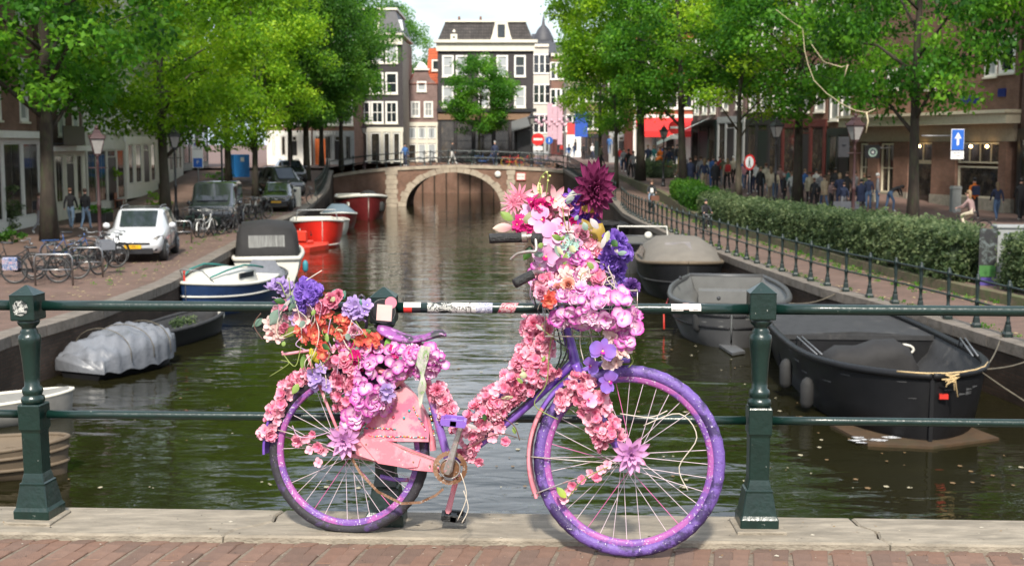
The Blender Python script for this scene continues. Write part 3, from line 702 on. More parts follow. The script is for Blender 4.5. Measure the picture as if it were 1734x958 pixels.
# right bank
tree_at(VF, 1545, 388, 'near right tree with a dark trunk before the corner shop', M_leaf['mid'], (.86, .86, 1.08), 2.2, group=TG)
tree_at(VG, 1350, 350, 'dark trunked tree right of the tall street lamp', M_leaf['mid'], (.98, .98, .96), 4.0, group=TG)
tree_at(VD, 1250, 345, 'thin mossy trunked tree beside the round red sign', M_leaf['lime'], (1.15, 1.15, 1.0), 1.0, group=TG)
o = tree_at(VG, 1158, 322, 'leaning pale trunked tree among the walking crowd', M_leaf['mid'], (.92, .92, .98), 2.4, group=TG); o.rotation_euler = (0, R(4), 2.4)
tree_at(VG, 1084, 306, 'dark trunked tree before the red awning', M_leaf['lime'], (1.1, 1.1, 1.08), 5.5, group=TG)
tree_at(VD, 1043, 318, 'slender tree with low hanging leaves behind the magenta dahlia', M_leaf['mid'], (1.0, 1.0, .78), 2.0, group=TG)
tree_at(VB, 1016, 292, 'young leafy tree at the end of the right quay', M_leaf['lime'], (.75, .75, .95), 4.5, D=100, group=TG)
tree_at(VA, 660, 262, 'tall tree rising behind the mansard roofed house', M_leaf['mid'], (.9, .9, 1.2), 1.5, D=165)
tree_at(VF, 1930, 330, 'tree whose leafy crown hangs into the top right corner', M_leaf['mid'], (.9, .9, 1.15), .5, D=50)
# pale bare twig caught in the near right tree
mb = MB(); q = random.Random(2)
pts = [P(u, v, 49 + .01 * k) for k, (u, v) in enumerate([(1312, 18), (1340, 34), (1358, 50), (1362, 85), (1368, 110), (1378, 135), (1400, 158), (1425, 178), (1448, 188), (1468, 190), (1484, 183)])]
c = pts[5].copy()
pts = [p + Vector((q.uniform(-.04, .04), 0, q.uniform(-.04, .04))) for p in pts]; mb.tube([p - c for p in pts], [.008] * 3 + [.014] * 6 + [.016, .014], 6); mb.tube([P(1467, 190, 49) - c, P(1470, 205, 49) - c, P(1466, 226, 49) - c], [.03, .03, .02], 5)
mb.tube([P(1374, 75, 49) - c, P(1395, 105, 49) - c, P(1425, 114, 49) - c, P(1435, 110, 49) - c, P(1430, 130, 49) - c], [.01, .012, .018, .035, .015], 5)
o = mb.obj('bare_branch', pm('bare_wood', (.50, .42, .27), .7, var=.15)); o.location = c; tag(o, 'pale bare curved branch hanging in the leaves above the right street lamp', 'branch')

# ---- hedge, verges
def hedge(name, label, fx0, fx1, y0, y1, h, mat, n, leaf=.12, seed=1, z=lambda x, y: groundz(x, y)):
    base = Vector(((fx0(y0) + fx1(y0)) / 2, y0, z(fx0(y0), y0))); r = thing(name, label, 'hedge', base); g = random.Random(seed)
    core = MB().at(Matrix.Translation(-base)); ring = []; Y = list(np.linspace(y0 + .2, y1 - .2, max(3, int(y1 - y0))))
    for y in Y:
        a, c = fx0(y) + .18, fx1(y) - .18; zz = z(fx0(y), y); hh = h(y) * (.86 + .04 * math.sin(y * 1.7)); w = .08 * math.sin(y * 2.3)
        ring.append([Vector((a + w, y, zz - .1)), Vector((a - .05 + w, y, zz + hh * .5)), Vector((a + .12 + w, y, zz + hh * .9)), Vector((lerp(a, c, .5), y, zz + hh)), Vector((c - .12, y, zz + hh * .9)), Vector((c, y, zz - .1))])
    core.loft(ring, closed=True); fixn(core.obj('stems', pm('hedge_stems', (.028, .045, .020), .9, var=.4, scale=12, bump=1, bscale=40), r))
    Cc = []; Rr = []; Tn = []; m = n
    for _ in range(m):
        y = g.uniform(y0, y1); a, c = fx0(y), fx1(y); zz = z(a, y); hh = h(y)
        k = g.random(); big = .5 + .5 * math.sin(y * .55 + 1) * math.sin(y * .21)
        if k < .42: x = a + g.uniform(-.05, .12); zz += g.uniform(.12, hh)
        elif k < .9: x = g.uniform(a, c); zz += hh * g.uniform(.9, 1.06)
        else: x = c; zz += g.uniform(.3, hh)
        if g.random() < .04: y = g.choice((y0, y1)); a, c = fx0(y), fx1(y); x = g.uniform(a, c); zz = z(a, y) + g.uniform(.1, hh)
        zz += (.05 * math.sin(y * 3.1 + x) + .06 * math.sin(y * 1.3)) * (k > .42) + (g.uniform(.05, .2) if g.random() < .05 else 0)
        Cc.append((x - base.x, y - base.y, zz - base.z)); Rr.append(g.uniform(.12, .3)); Tn.append(min(.95, max(.05, g.gauss(.38 + .3 * big, .12))))
    me = leafmesh('foliage', Cc, Rr, [13] * m, leaf, mat, seed, flat=.8, tintc=Tn); inst(me, 'foliage', r); return r
hx0 = lambda y: redge(y) + 3.05; hx1 = lambda y: redge(y) + 4.45
hedge('hedge', 'long clipped grey green hedge between the canal path and the crowded street', hx0, hx1, 31.9, 61, lambda y: interp(y, [(31, 1.25), (38, 1.2), (50, 1.05), (61, .9)]), M_leaf['sage'], 5200, .12, 3)
hedge('hedge', 'darker green hedge behind the woman cycling on the canal path', hx0, lambda y: redge(y) + 4.3, 62.5, 71, lambda y: .95, M_leaf['deep'], 900, .13, 4)
hedge('hedge', 'hedge corner right of the grey cabinet at the photo edge', lambda y: 11.9, lambda y: 14.2, 28.6, 30.6, lambda y: 1.2, M_leaf['sage'], 520, .11, 5)
hedge('planter_bush', 'small pale green bush bed at the foot of the slender tree', lambda y: 9.3, lambda y: 11.2, 86, 93, lambda y: .9, M_leaf['sage'], 260, .14, 6)
M_verge = pm('verge_soil', (.11, .085, .05), .95, var=.3, scale=8, bump=.8, col2=(.07, .09, .03), mixpos=(.45, .6))
mb = MB(); vs = []; fs = []; Y = list(np.arange(-12, 97, 3.0))
for y in Y: x = redge(y) + 2.86; z0 = interp(y, RZ); z1 = max(interp(y, SZ), z0) + .04; vs += [(x, y, z0 - .1), (x, y, z1), (x + .3, y, z1), (x + .3, y, z0 - .4)]
for i in range(len(Y) - 1):
    for k in range(3): fs.append((4*i+k, 4*i+k+1, 4*i+k+5, 4*i+k+4))
mb.add(vs, fs); fixn(mb.obj('planting_kerb', M_verge, kind='structure'))
# grass tufts and fallen blossom along both edges
def tufts(name, pts, n, mat, size, seed, lab):
    g = random.Random(seed); Cc = []; 
    for _ in range(n):
        p = g.choice(pts); Cc.append((p[0] + g.gauss(0, p[2]), p[1] + g.gauss(0, .5), groundz(p[0], p[1]) + g.uniform(.02, .07)))
    me = leafmesh(name, Cc, [.10] * n, [14] * n, size, mat, seed, flat=.5, updir=.2); o = inst(me, name); tag(o, kind='stuff'); o['label'] = lab; return o
pts = [(redge(y) + 2.55, y, .22) for y in np.arange(22, 74, .5)] + [(redge(y) + .5, y, .1) for y in np.arange(22, 60, .8)]
tufts('grass_tufts', pts, 380, M_leaf['mid'], .055, 8, 'grass and weeds along the right path')
pts = [(ledge(y) - 1.6, y, .5) for y in np.arange(33, 70, .6)]
tufts('grass_tufts', pts, 70, M_leaf['mid'], .045, 9, 'grass and weeds along the left quay edge')
M_litter = pm('fallen_blossom', (.42, .33, .16), .9, var=.3)
g = random.Random(4); mb = MB()
for _ in range(900):
    if g.random() < .6: y = g.uniform(21, 70); x = redge(y) + (g.gauss(2.5, .3) if g.random() < .6 else g.gauss(.6, .15))
    else: y = g.uniform(30, 66); x = ledge(y) - abs(g.gauss(1.2, .8)) - .5
    z = groundz(x, y) + .02; a = g.uniform(0, 6.28); s = g.uniform(.02, .06); mb.add([(x + s*math.cos(a+k*2.1), y + 1.6*s*math.sin(a+k*2.1), z) for k in range(3)], [(0, 1, 2)])
tag(mb.obj('fallen_blossom', M_litter), kind='stuff')
# ================================================================== BUILDINGS
def bm_(n, a, b_, m, **k): return brickmat(n, a, b_, m, .22, .065, .007, **k)
M_b_black = pm('black_painted_brick', (.036, .030, .032), .7, var=.18, scale=2, bump=.3, bscale=30)
M_b_mauve = bm_('mauve_brick', (.26, .17, .155), (.21, .14, .13), (.22, .18, .17))
M_b_brown = bm_('brown_brick', (.27, .145, .105), (.21, .115, .085), (.17, .14, .12))
M_b_dark = bm_('dark_brick', (.17, .095, .075), (.13, .075, .06), (.075, .06, .055))
M_b_red = bm_('orange_red_brick', (.42, .095, .045), (.34, .08, .04), (.25, .12, .09))
M_b_beige = pm('beige_render', (.30, .25, .205), .8, var=.1, scale=1.5, bump=.2, col2=(.22, .18, .15), mixpos=(.55, .8))
M_b_white = pm('white_render', (.66, .64, .59), .7, var=.05, scale=1)
M_b_cream = pm('cream_render', (.50, .47, .41), .7, var=.07, scale=1)
M_slate = pm('slate_roof', (.045, .045, .052), .6, var=.2, scale=3)
M_tile = brickmat('grey_roof_tiles', (.09, .08, .078), (.06, .055, .055), (.03, .03, .03), .25, .3, .03, bump=.8)
M_otile = brickmat('orange_roof_tiles', (.55, .13, .05), (.45, .10, .04), (.2, .05, .03), .25, .3, .03, bump=.8)
M_shop = pm('shop_interior_glass', (.035, .030, .026), .07, var=.6, scale=2.5, spec=.8, col2=(.16, .125, .085), mixpos=(.52, .7))
M_beam = pm('cream_beam', (.64, .57, .43), .6, var=.08)
M_dred = pm('dark_red_wood', (.085, .018, .016), .45, var=.2)
M_bulb = bpy.data.materials.new('lit_bulb'); M_bulb.use_nodes = True
_e = M_bulb.node_tree.nodes['Principled BSDF']; _e.inputs['Emission Color'].default_value = (1, .62, .25, 1); _e.inputs['Emission Strength'].default_value = 9
PANE = {'g': M_glass, 'c': M_curtain, 'b': M_blind, 's': M_shop}
_wc = {}
def window(root, x, z, w, h, pane='g', bars=(1, 1), frame=None, fw=.09, depth=.1, sill=True, casing=.07):
    """window part > pane, sill ; bars = panes across, panes up"""
    frame = frame or M_white; key = (round(w, 2), round(h, 2), pane, bars, frame.name, fw, casing)
    if key not in _wc:
        b = MB(); y0, y1 = -.035, depth - .02; c = casing
        b.box(-w/2 - c, -w/2 + fw, y0, y1, -c, h + c); b.box(w/2 - fw, w/2 + c, y0, y1, -c, h + c)
        b.box(-w/2 + fw, w/2 - fw, y0, y1, h - fw, h + c); b.box(-w/2 + fw, w/2 - fw, y0, y1, -c, fw)
        for i in range(1, bars[0]): xx = -w/2 + w * i / bars[0]; b.box(xx - .03, xx + .03, y0 + .035, y1 - .005, fw, h - fw)
        for j in range(1, bars[1]): zz = h * j / bars[1]; b.box(-w/2 + fw, w/2 - fw, y0 + .04, y1 - .008, zz - .03, zz + .03)
        p = MB(); p.box(-w/2 + .02, w/2 - .02, depth - .05, depth + .01, .02, h - .02)
        s = MB(); s.box(-w/2 - c - .05, w/2 + c + .05, -.12, .02, -c - .09, -c - .004)
        _wc[key] = (b.mesh('window', frame), p.mesh('pane', PANE[pane]), s.mesh('sill', M_cream))
    a, p, s = _wc[key]; o = inst(a, 'window', root, (x, 0, z)); inst(p, 'pane', o)
    if sill: inst(s, 'sill', o)
    return o
def wallmesh(b, w, H, ops, mi=0, depth=.1, outline=None):
    xs = sorted(set([0, w] + [v for o in ops for v in (o[0] - o[2]/2, o[0] + o[2]/2)])); zs = sorted(set([0, H] + [v for o in ops for v in (o[1], o[1] + o[3])]))
    xs = [x for x in xs if -1e-6 <= x <= w + 1e-6]; zs = [z for z in zs if -1e-6 <= z <= H + 1e-6]
    for x0, x1 in zip(xs, xs[1:]):
        for z0, z1 in zip(zs, zs[1:]):
            cx, cz = (x0 + x1) / 2, (z0 + z1) / 2
            if any(abs(cx - o[0]) < o[2]/2 and o[1] < cz < o[1] + o[3] for o in ops): continue
            b.add([(x0, 0, z0), (x1, 0, z0), (x1, 0, z1), (x0, 0, z1)], [(0, 1, 2, 3)], mi)
    for o in ops:
        x0, x1, z0, z1 = o[0] - o[2]/2, o[0] + o[2]/2, o[1], o[1] + o[3]; d = depth + .03
        b.add([(x0, 0, z0), (x1, 0, z0), (x1, 0, z1), (x0, 0, z1), (x0, d, z0), (x1, d, z0), (x1, d, z1), (x0, d, z1)], [(0, 4, 5, 1), (1, 5, 6, 2), (2, 6, 7, 3), (3, 7, 4, 0)], mi)
def body(b, w, H, dep, mi=0, z0=0):
    b.add([(0, 0, z0), (w, 0, z0), (w, dep, z0), (0, dep, z0), (0, 0, H), (w, 0, H), (w, dep, H), (0, dep, H)], [(1, 2, 6, 5), (2, 3, 7, 6), (3, 0, 4, 7), (4, 5, 6, 7)], mi)
    b.add([(.02, .3, z0), (w - .02, .3, z0), (w - .02, .3, H - .02), (.02, .3, H - .02)], [(0, 1, 2, 3)], mi)
def house(label, A, B, z0, H, dep=9, wall=None, ops=(), name='canal_house', cat='house', side=None):
    """ops: (x, z, w, h, pane, bars[, frame]) ; A, B = left and right foot of the front as seen"""
    A = Vector((A[0], A[1])); B = Vector((B[0], B[1])); d = B - A; w = d.length
    r = thing(name, label, cat, (A.x, A.y, z0), math.atan2(d.y, d.x))
    b = MB(); wallmesh(b, w, H, ops); body(b, w, H, dep, 1 if side else 0)
    b.obj('wall', [wall or M_b_brown, side or wall or M_b_brown], r)
    for o in ops:
        window(r, o[0], o[1], o[2], o[3], o[4] if len(o) > 4 else 'g', o[5] if len(o) > 5 else (1, 2), o[6] if len(o) > 6 else None)
    return r, w
def part(root, nm, mat, fn, parent=None):
    b = MB(); fn(b); return b.obj(nm, mat, parent or root)
def gable_roof(r, w, H, dep, rise, mat, over=.2):
    def f(b): b.add([(-over, -.1, H), (w + over, -.1, H), (w + over, dep, H), (-over, dep, H), (-over, dep / 2, H + rise), (w + over, dep / 2, H + rise)], [(0, 1, 5, 4), (2, 3, 4, 5), (1, 2, 5), (3, 0, 4)])
    return part(r, 'roof', mat, f)
def mansard(r, w, H, dep, rise, ins, mat, nm='roof'):
    def f(b):
        b.add([(0, 0, H), (w, 0, H), (w, dep, H), (0, dep, H), (ins, ins, H + rise), (w - ins, ins, H + rise), (w - ins, dep - ins, H + rise), (ins, dep - ins, H + rise)], [(0, 1, 5, 4), (1, 2, 6, 5), (2, 3, 7, 6), (3, 0, 4, 7), (4, 5, 6, 7)])
    return part(r, nm, mat, f)

# ---- the black house with the tiled mansard (centre)
D1 = 126.0; s1 = (P(900, 243, D1) - P(742, 243, D1)).x / 158
X1 = P(742, 243, D1).x; Z0 = -.26
def q1(u0, v0, u1, v1):         # pixel box on the facade -> opening
    a, c = P(u0, v1, D1), P(u1, v0, D1); return ((a.x + c.x) / 2 - X1, a.z - Z0, c.x - a.x, c.z - a.z)
ops = [q1(u, 95, u + 17, 129) + (p, (1, 2)) for u, p in ((750, 'b'), (773, 'b'), (811, 'b'), (842, 'b'), (872, 'g'))]
ops += [q1(u, 147, u + 17, 181) + (p, (1, 2)) for u, p in ((750, 'b'), (773, 'b'), (811, 'b'), (842, 'b'), (872, 'b'))]
Hc = P(0, 70, D1).z - Z0
r, w = house('black painted canal house with white sash windows and tiled mansard roof', (X1, D1), (P(903, 243, D1).x, D1), Z0, Hc, 10, M_b_black, ops)
house_black = r
zc = lambda v: P(0, v, D1).z - Z0
xc = lambda u: P(u, 243, D1).x - X1
part(r, 'cornice', M_cream, lambda b: (b.box(-.12, w + .12, -.25, -.002, zc(87), zc(73)), b.box(-.3, w + .4, -.55, .3, zc(73), zc(68))))
mansard(r, w, Hc + .05, 9.5, 1.9, .75, M_tile)
part(r, 'ridge_trim', M_cream, lambda b: b.box(.6, w - .6, .55, .8, Hc + 1.9, Hc + 2.1))
for u0, u1, v0, v1, big in ((832, 866, 30, 67, True), (764, 775, 50, 68, False)):
    dm = part(r, 'dormer', M_cream, lambda b: (b.box(xc(u0) + (.35 if big else 0), xc(u1) - (.35 if big else 0), -.1, 2.2, zc(v1), zc(v0 + 8)),
        b.lathe([(.01, 0), ((u1-u0)*s1*.34, .01), ((u1-u0)*s1*.26, .3), (.02, .5)], ((xc(u0)+xc(u1))/2, .4, zc(v0 + 8)), 12, squash=(1, .4))))
    if big: part(r, 'scroll', M_cream, lambda b: (b.prism([(xc(u0) - .05, zc(v1)), (xc(u0) + .36, zc(v1)), (xc(u0) + .36, zc(v0 + 12)), (xc(u0) + .2, zc(v0 + 22)), (xc(u0) + .1, zc(v0 + 30))], -.12, .2),
        b.prism([(xc(u1) - .36, zc(v1)), (xc(u1) + .05, zc(v1)), (xc(u1) - .1, zc(v0+30)), (xc(u1) - .2, zc(v0 + 22)), (xc(u1) - .36, zc(v0 + 12))], -.12, .2)), dm)
    part(r, 'pane', M_glass, lambda b: b.box(lerp(xc(u0), xc(u1), .32), lerp(xc(u0), xc(u1), .68), -.14, -.11, zc(v1 - 3), zc(v0 + 12)), dm)
part(r, 'skylight', M_blind, lambda b: b.add([(xc(786), .22, zc(64)), (xc(794), .22, zc(64)), (xc(793), .5, zc(53)), (xc(785), .5, zc(53))], [(0, 1, 2, 3)]))
for u in (776, 813): part(r, 'chimney', M_b_brown, lambda b: (b.box(xc(u - 4), xc(u + 4), 3, 4, Hc + 1.7, zc(31)), b.box(xc(u - 5), xc(u + 5), 2.9, 4.1, zc(31), zc(29)), b.lathe([(.14, 0), (.12, .4)], (xc(u), 3.5, zc(29)), 8)))
part(r, 'hoist_beam', M_cream, lambda b: b.box(xc(880), xc(912), 1.0, 1.25, zc(36), zc(34)))
part(r, 'shop_cornice', M_black, lambda b: b.box(-.1, w + .3, -.3, -.003, zc(190), zc(184)))
part(r, 'shop_fascia', pm('brown_fascia', (.20, .12, .07), .6), lambda b: b.box(0, w, -.12, -.003, zc(203), zc(191)))
for i, (u0, u1) in enumerate(((746, 770), (773, 800), (804, 834), (838, 862), (866, 872))):
    window(r, (xc(u0) + xc(u1)) / 2, .1, xc(u1) - xc(u0), zc(206), 's', (1, 2), M_black, depth=.06, sill=False, casing=.0).location.y = -.12
part(r, 'shop_door', M_black, lambda b: b.box(xc(876), xc(898), -.16, -.004, .05, zc(206)))
aw = part(r, 'awning', pm('grey_awning', (.10, .105, .105), .7), lambda b: b.add([(xc(866), -.15, zc(206)), (xc(898), -.15, zc(196)), (xc(898), -1.9, zc(212)), (xc(866), -1.9, zc(222)), (xc(866), -.15, zc(208)), (xc(898), -.15, zc(198)), (xc(898), -1.9, zc(214)), (xc(866), -1.9, zc(224))], [(0, 1, 2, 3), (7, 6, 5, 4), (3, 2, 6, 7), (0, 3, 7, 4), (1, 5, 6, 2)]))

# ---- mauve house with the bell gable
XA, XB = P(687, 243, D1).x, P(741, 243, D1).x
def q2(u0, v0, u1, v1):
    a, c = P(u0, v1, D1 + .2), P(u1, v0, D1 + .2); return ((a.x + c.x) / 2 - XA, a.z - Z0, c.x - a.x, c.z - a.z)
ops = [q2(707, 139, 721, 154) + ('b', (1, 1)), q2(697, 173, 710, 197) + ('c', (2, 2)), q2(719, 173, 732, 197) + ('c', (2, 2))]
Hm = P(0, 142, D1).z - Z0; Hl = P(0, 209, D1).z - Z0
r, w = house('small mauve brick house with curved bell gable and white shop front', (XA, D1 + .2), (XB, D1 + .2), Z0, Hm, 9, M_b_mauve, ops)
zc2 = lambda v: P(0, v, D1 + .2).z - Z0; xc2 = lambda u: P(u, 243, D1 + .2).x - XA
gp = [(0, Hm), (w, Hm), (w - .25, zc2(139)), (w - .62, zc2(134)), (w - .85, zc2(127)), (w - .92, zc2(119)), (.92, zc2(119)), (.85, zc2(127)), (.62, zc2(134)), (.25, zc2(139))]
part(r, 'gable', M_b_mauve, lambda b: b.prism(gp, -.002, .35))
part(r, 'gable_trim', M_white, lambda b: (b.box(xc2(702), xc2(728), -.2, .4, zc2(119), zc2(116.5)), b.lathe([(xc2(713)-xc2(702), 0), (xc2(713)-xc2(704), .2), (.1, .62)], ((xc2(702)+xc2(728))/2, .1, zc2(116)), 14, squash=(1, .3))))
gable_roof(r, w, Hm, 9, 1.2, M_otile)
part(r, 'shop_front', M_cream, lambda b: (b.box(-.02, w + .02, -.14, -.003, zc2(214), zc2(207)), *[b.box(x_ - .09, x_ + .09, -.12, -.003, .02, zc2(214)) for x_ in (.1, w * .36, w * .66, w - .1)], b.box(0, w, -.11, -.003, zc2(243), zc2(236))))
for x0, x1 in ((.2, w*.36-.1), (w*.36+.1, w*.66-.1), (w*.66+.1, w-.2)):
    window(r, (x0+x1)/2, zc2(235), x1-x0, zc2(216)-zc2(235), 'b', (2, 1), depth=.05, sill=False, casing=0).location.y = -.08
    window(r, (x0+x1)/2, .1, x1-x0, zc2(244)-.1, 's' if x0 < 1 else 'b', (1, 3), depth=.05, sill=False, casing=0).location.y = -.08
r, w = house('narrow orange tiled house squeezed behind the bell gable', (P(724, 243, 131).x, 131), (P(744, 243, 131).x, 131), Z0, P(0, 118, 131).z - Z0, 6, M_otile, [(.9, 9.3, .7, 1.0, 'g', (1, 1))])
r.children[0].name = 'wall'
part(r, 'roof', M_otile, lambda b: b.add([(0, 0, P(0,118,131).z - Z0), (w, 0, P(0,118,131).z - Z0), (w, 3, P(0,78,131).z-Z0), (0, 3, P(0,78,131).z-Z0)], [(0,1,2,3)]))

# ---- black house with the grey mansard (left of centre), beige side wall
D2 = 119.0
XA2, XB2 = P(598, 243, D2).x, P(683, 243, D2).x
def q3(u0, v0, u1, v1):
    a, c = P(u0, v1, D2), P(u1, v0, D2); return ((a.x + c.x) / 2 - XA2, a.z - Z0, c.x - a.x, c.z - a.z)
ops = []
for u, p in ((608, 'b'), (630, 'b'), (654, 'b')):
    ops += [q3(u, 76, u + 18, 106) + (p, (1, 2)), q3(u, 124, u + 18, 158) + ('g', (1, 2)), q3(u, 173, u + 18, 208) + ('g', (2, 2))]
H2 = P(0, 66, D2).z - Z0
r, w = house('black canal house with dark grey mansard and beige side wall', (XA2, D2), (XB2, D2), Z0, H2, 11, M_b_black, ops, side=M_b_beige)
zc3 = lambda v: P(0, v, D2).z - Z0; xc3 = lambda u: P(u, 243, D2).x - XA2
part(r, 'cornice', M_cream, lambda b: (b.box(-.1, w + .003, -.2, -.003, zc3(76), zc3(60)), b.box(-.2, w + .15, -.5, 11.1, zc3(60), zc3(57))))
mansard(r, w, zc3(57), 11, 2.2, .7, M_slate)
part(r, 'ridge_trim', M_cream, lambda b: b.box(.5, w - .5, .55, 10.4, zc3(57) + 2.2, zc3(57) + 2.4))
dm = part(r, 'dormer', M_cream, lambda b: b.box(xc3(625), xc3(645), -.1, 2, zc3(57), zc3(22))); part(r, 'pane', M_blind, lambda b: b.box(xc3(629), xc3(641), -.14, -.11, zc3(52), zc3(27)), dm)
part(r, 'skylight', M_blind, lambda b: b.add([(xc3(686 - 10), .25, zc3(52)), (xc3(676 + 9), .25, zc3(52)), (xc3(682), .5, zc3(33)), (xc3(673), .5, zc3(33))], [(0, 1, 2, 3)]))
part(r, 'shop_front', M_cream, lambda b: (b.box(-.02, w + .02, -.14, -.003, zc3(224), zc3(216)), *[b.box(x_ - .12, x_ + .12, -.12, -.003, .02, zc3(224)) for x_ in (.15, 1.5, 2.7, 3.6, w - .15)]))
for x0, x1 in ((.3, 1.35), (1.65, 2.55), (2.85, 3.45), (3.75, w - .3)):
    window(r, (x0+x1)/2, .15, x1-x0, zc3(225)-.15, 's', (1, 2), depth=.05, sill=False, casing=0).location.y = -.08

# ---- houses facing us at the left end (behind the trees)
def rowhouse(label, uA, uB, D, z0, H, wall, floors, n, gf, gmat, D_B=None, pane='c', name='canal_house', awn=None, A=None, B=None, fh=None, gh=3.0, frame=None, gpane='s', ww=.95):
    A = A or (P(uA, 243, D).x, D); B = B or (P(uB, 243, D_B or D).x, D_B or D); w = (Vector(B) - Vector(A)).length
    ops = []; fh = fh or (H - gh - .3) / max(1, floors)
    for f in range(floors):
        for i in range(n):
            ops.append((w * (i + .5) / n, gh + .55 + f * fh, ww, fh * .62, pane, (1, 2)))
    r, w = house(label, A, B, z0, H, 9, wall, ops, name)
    part(r, 'cornice', M_cream, lambda b: (b.box(-.05, w + .05, -.3, -.003, H - .35, H + .1)))
    gable_roof(r, w, H + .1, 9, 2.0, M_slate)
    m = gf; gm = gmat; mw = .30 if gm in (M_white, M_cream) else .14; mw = min(mw, w / m * .27); zb0 = .85 if gm in (M_white, M_cream) else .5
    part(r, 'shop_front', gm, lambda b: (b.box(0, w, -.12, -.003, gh - .45, gh), b.box(0, w, -.10, -.003, 0, zb0), *[b.box(w * i / m - mw + (mw if i == 0 else -mw if i == m else 0), w * i / m + mw + (mw if i == 0 else -mw if i == m else 0), -.11, -.003, zb0, gh - .45) for i in range(m + 1)]))
    for i in range(m):
        a, c = w * i / m + mw + .03, w * (i + 1) / m - mw - .03
        if i == 0: a += mw
        if i == m - 1: c -= mw
        if i == m // 2: part(r, 'door', M_black if gm is not M_black else M_dkgreen, lambda b: b.box(a, c, -.09, -.003, .0, gh - .9)); window(r, (a+c)/2, gh - .88, c - a, .4, gpane, (1, 1), gm, .05, .05, False, 0).location.y = -.06
        else: window(r, (a+c)/2, zb0 + .02, c - a, gh - .48 - zb0, 'c' if (i % 3 == 2 and gm in (M_white, M_cream)) else gpane, (2, 2), frame or gm, .06, .05, False, 0).location.y = -.06
    return r, w
r, w = rowhouse('brick house with grey gallery front beyond the left trees', 528, 600, 112, -.3, 11, M_b_brown, 2, 3, 4, M_greyp)
text('GALLERY', .42, M_white, r, (w * .35, -.16, 2.78), (math.pi/2, 0, 0))
part(r, 'orange_door', pm('orange_paint', (.6, .13, .03), .5), lambda b: b.box(.3, 1.2, -.14, -.1, 0, 2.3))
rowhouse('pale fronted brick house between the left tree trunks', 452, 527, 111, -.3, 11.5, M_b_brown, 2, 3, 4, M_white)
# ---- the row along the left quay, near to far
def lf(y): return (-21.5 - .07 * (y - 55), y)
LR = [('white fronted house at the far left edge with tall narrow windows', 40, 58.3, M_b_brown, M_b_white, 7, 5, 4.2, 13),
      ('brick house with black balcony and white ground floor behind the strolling couple', 58.5, 66, M_b_dark, M_cream, 4, 3, 3.6, 12.5),
      ('cream canal house with tall dark doors behind the lamp post', 66.2, 75, M_b_cream, M_b_cream, 4, 3, 3.8, 12),
      ('cream rendered house with shutters behind the second left tree', 75.2, 84, M_b_cream, M_white, 4, 3, 3.7, 12.5),
      ('brown brick house with arched white windows behind the parking sign', 84.2, 93, M_b_brown, M_white, 5, 3, 3.6, 11.5),
      ('plain brick house beside the blue hoarding', 93.2, 104, M_b_brown, M_greyp, 4, 3, 3.5, 12)]
for i, (lab, y0, y1, wl, gm, gf, n, gh, H) in enumerate(LR):
    r, w = rowhouse(lab, 0, 0, 0, groundz(-25, (y0 + y1) / 2) - .02, H, wl, 2, n, gf, gm, A=lf(y0), B=lf(y1), gh=gh, pane='c' if i != 1 else 'b', ww=1.05)
    if i == 1:
        part(r, 'balcony', M_black, lambda b: (b.box(.8, 4.6, -.9, -.13, gh + .05, gh + .15), b.box(.8, 4.6, -.9, -.86, gh + .15, gh + .95)))
        part(r, 'cornice', M_white, lambda b: b.box(-.1, w, -.5, -.13, gh - .25, gh))
    if i == 0: part(r, 'cornice', M_white, lambda b: b.box(-.1, w, -.4, -.13, gh - .25, gh + .05))
# ---- corner shop on the right and the row towards the awning shop
def fpt(u, D): p = P(u, 243, D); return (p.x, p.y)
FA, FB2 = fpt(1443, 77), fpt(1722, 62)
dF = Vector(FB2) - Vector(FA); LF = dF.length
def fu(u):                       # distance along the corner shop's front for a pixel column
    r_ = ray(u, 243); k = r_.x / r_.y; return (FA[0] - k * FA[1]) / (k * dF.y - dF.x) * LF
def fz(u, v):
    t = fu(u) / LF; y = FA[1] + dF.y * t; return P(u, v, y).z
ZR = -1.9
ops = []
for u0, v0, u1, v1, p, bars in ((1664, 88, 1682, 128, 'b', (1, 1)), (1688, 62, 1712, 122, 'g', (1, 1)), (1560, 110, 1580, 150, 'c', (1, 2)), (1500, 118, 1518, 150, 'c', (1, 2)), (1460, 120, 1475, 155, 'c', (1, 2))):
    ops.append((fu((u0 + u1) / 2), fz((u0+u1)/2, v1) - ZR, fu(u1) - fu(u0), fz(u1, v0) - fz(u1, v1), p, bars))
zb = 4.35
r = thing('corner_shop', 'brick corner shop with cream lintel and tall pillars behind the orange backpack man', 'shop', (FA[0], FA[1], ZR), math.atan2(dF.y, dF.x))
b = MB(); wallmesh(b, LF, 9.0, [(o[0], o[1] - zb, o[2], o[3]) for o in ops]); b.v = [v + Vector((0, 0, zb)) for v in b.v]
body(b, LF, 9.0 + zb, 9, 0); b.obj('wall', M_b_brown, r)
for o in ops: window(r, *o)
part(r, 'lintel', M_beam, lambda b: (b.box(-.1, LF + .3, -.9, .0, zb + .12, zb + .62), b.box(-.2, LF + .4, -1.05, .0, zb + .622, zb + .78)))
part(r, 'fascia', pm('taupe_fascia', (.38, .31, .225), .6), lambda b: b.box(0, LF, -.25, -.003, zb - .75, zb + .118))
for u0, u1 in ((1448, 1462), (1479, 1497), (1523, 1548), (1588, 1629), (1702, 1715)):
    a, c = fu(u0), fu(u1)
    pl = part(r, 'pillar', M_b_brown, lambda b: b.box(a, c, -.35, .2, .8, zb - .752)); part(r, 'plinth', M_stone, lambda b: b.box(a - .04, c + .04, -.4, .2, -.1, .798), pl)
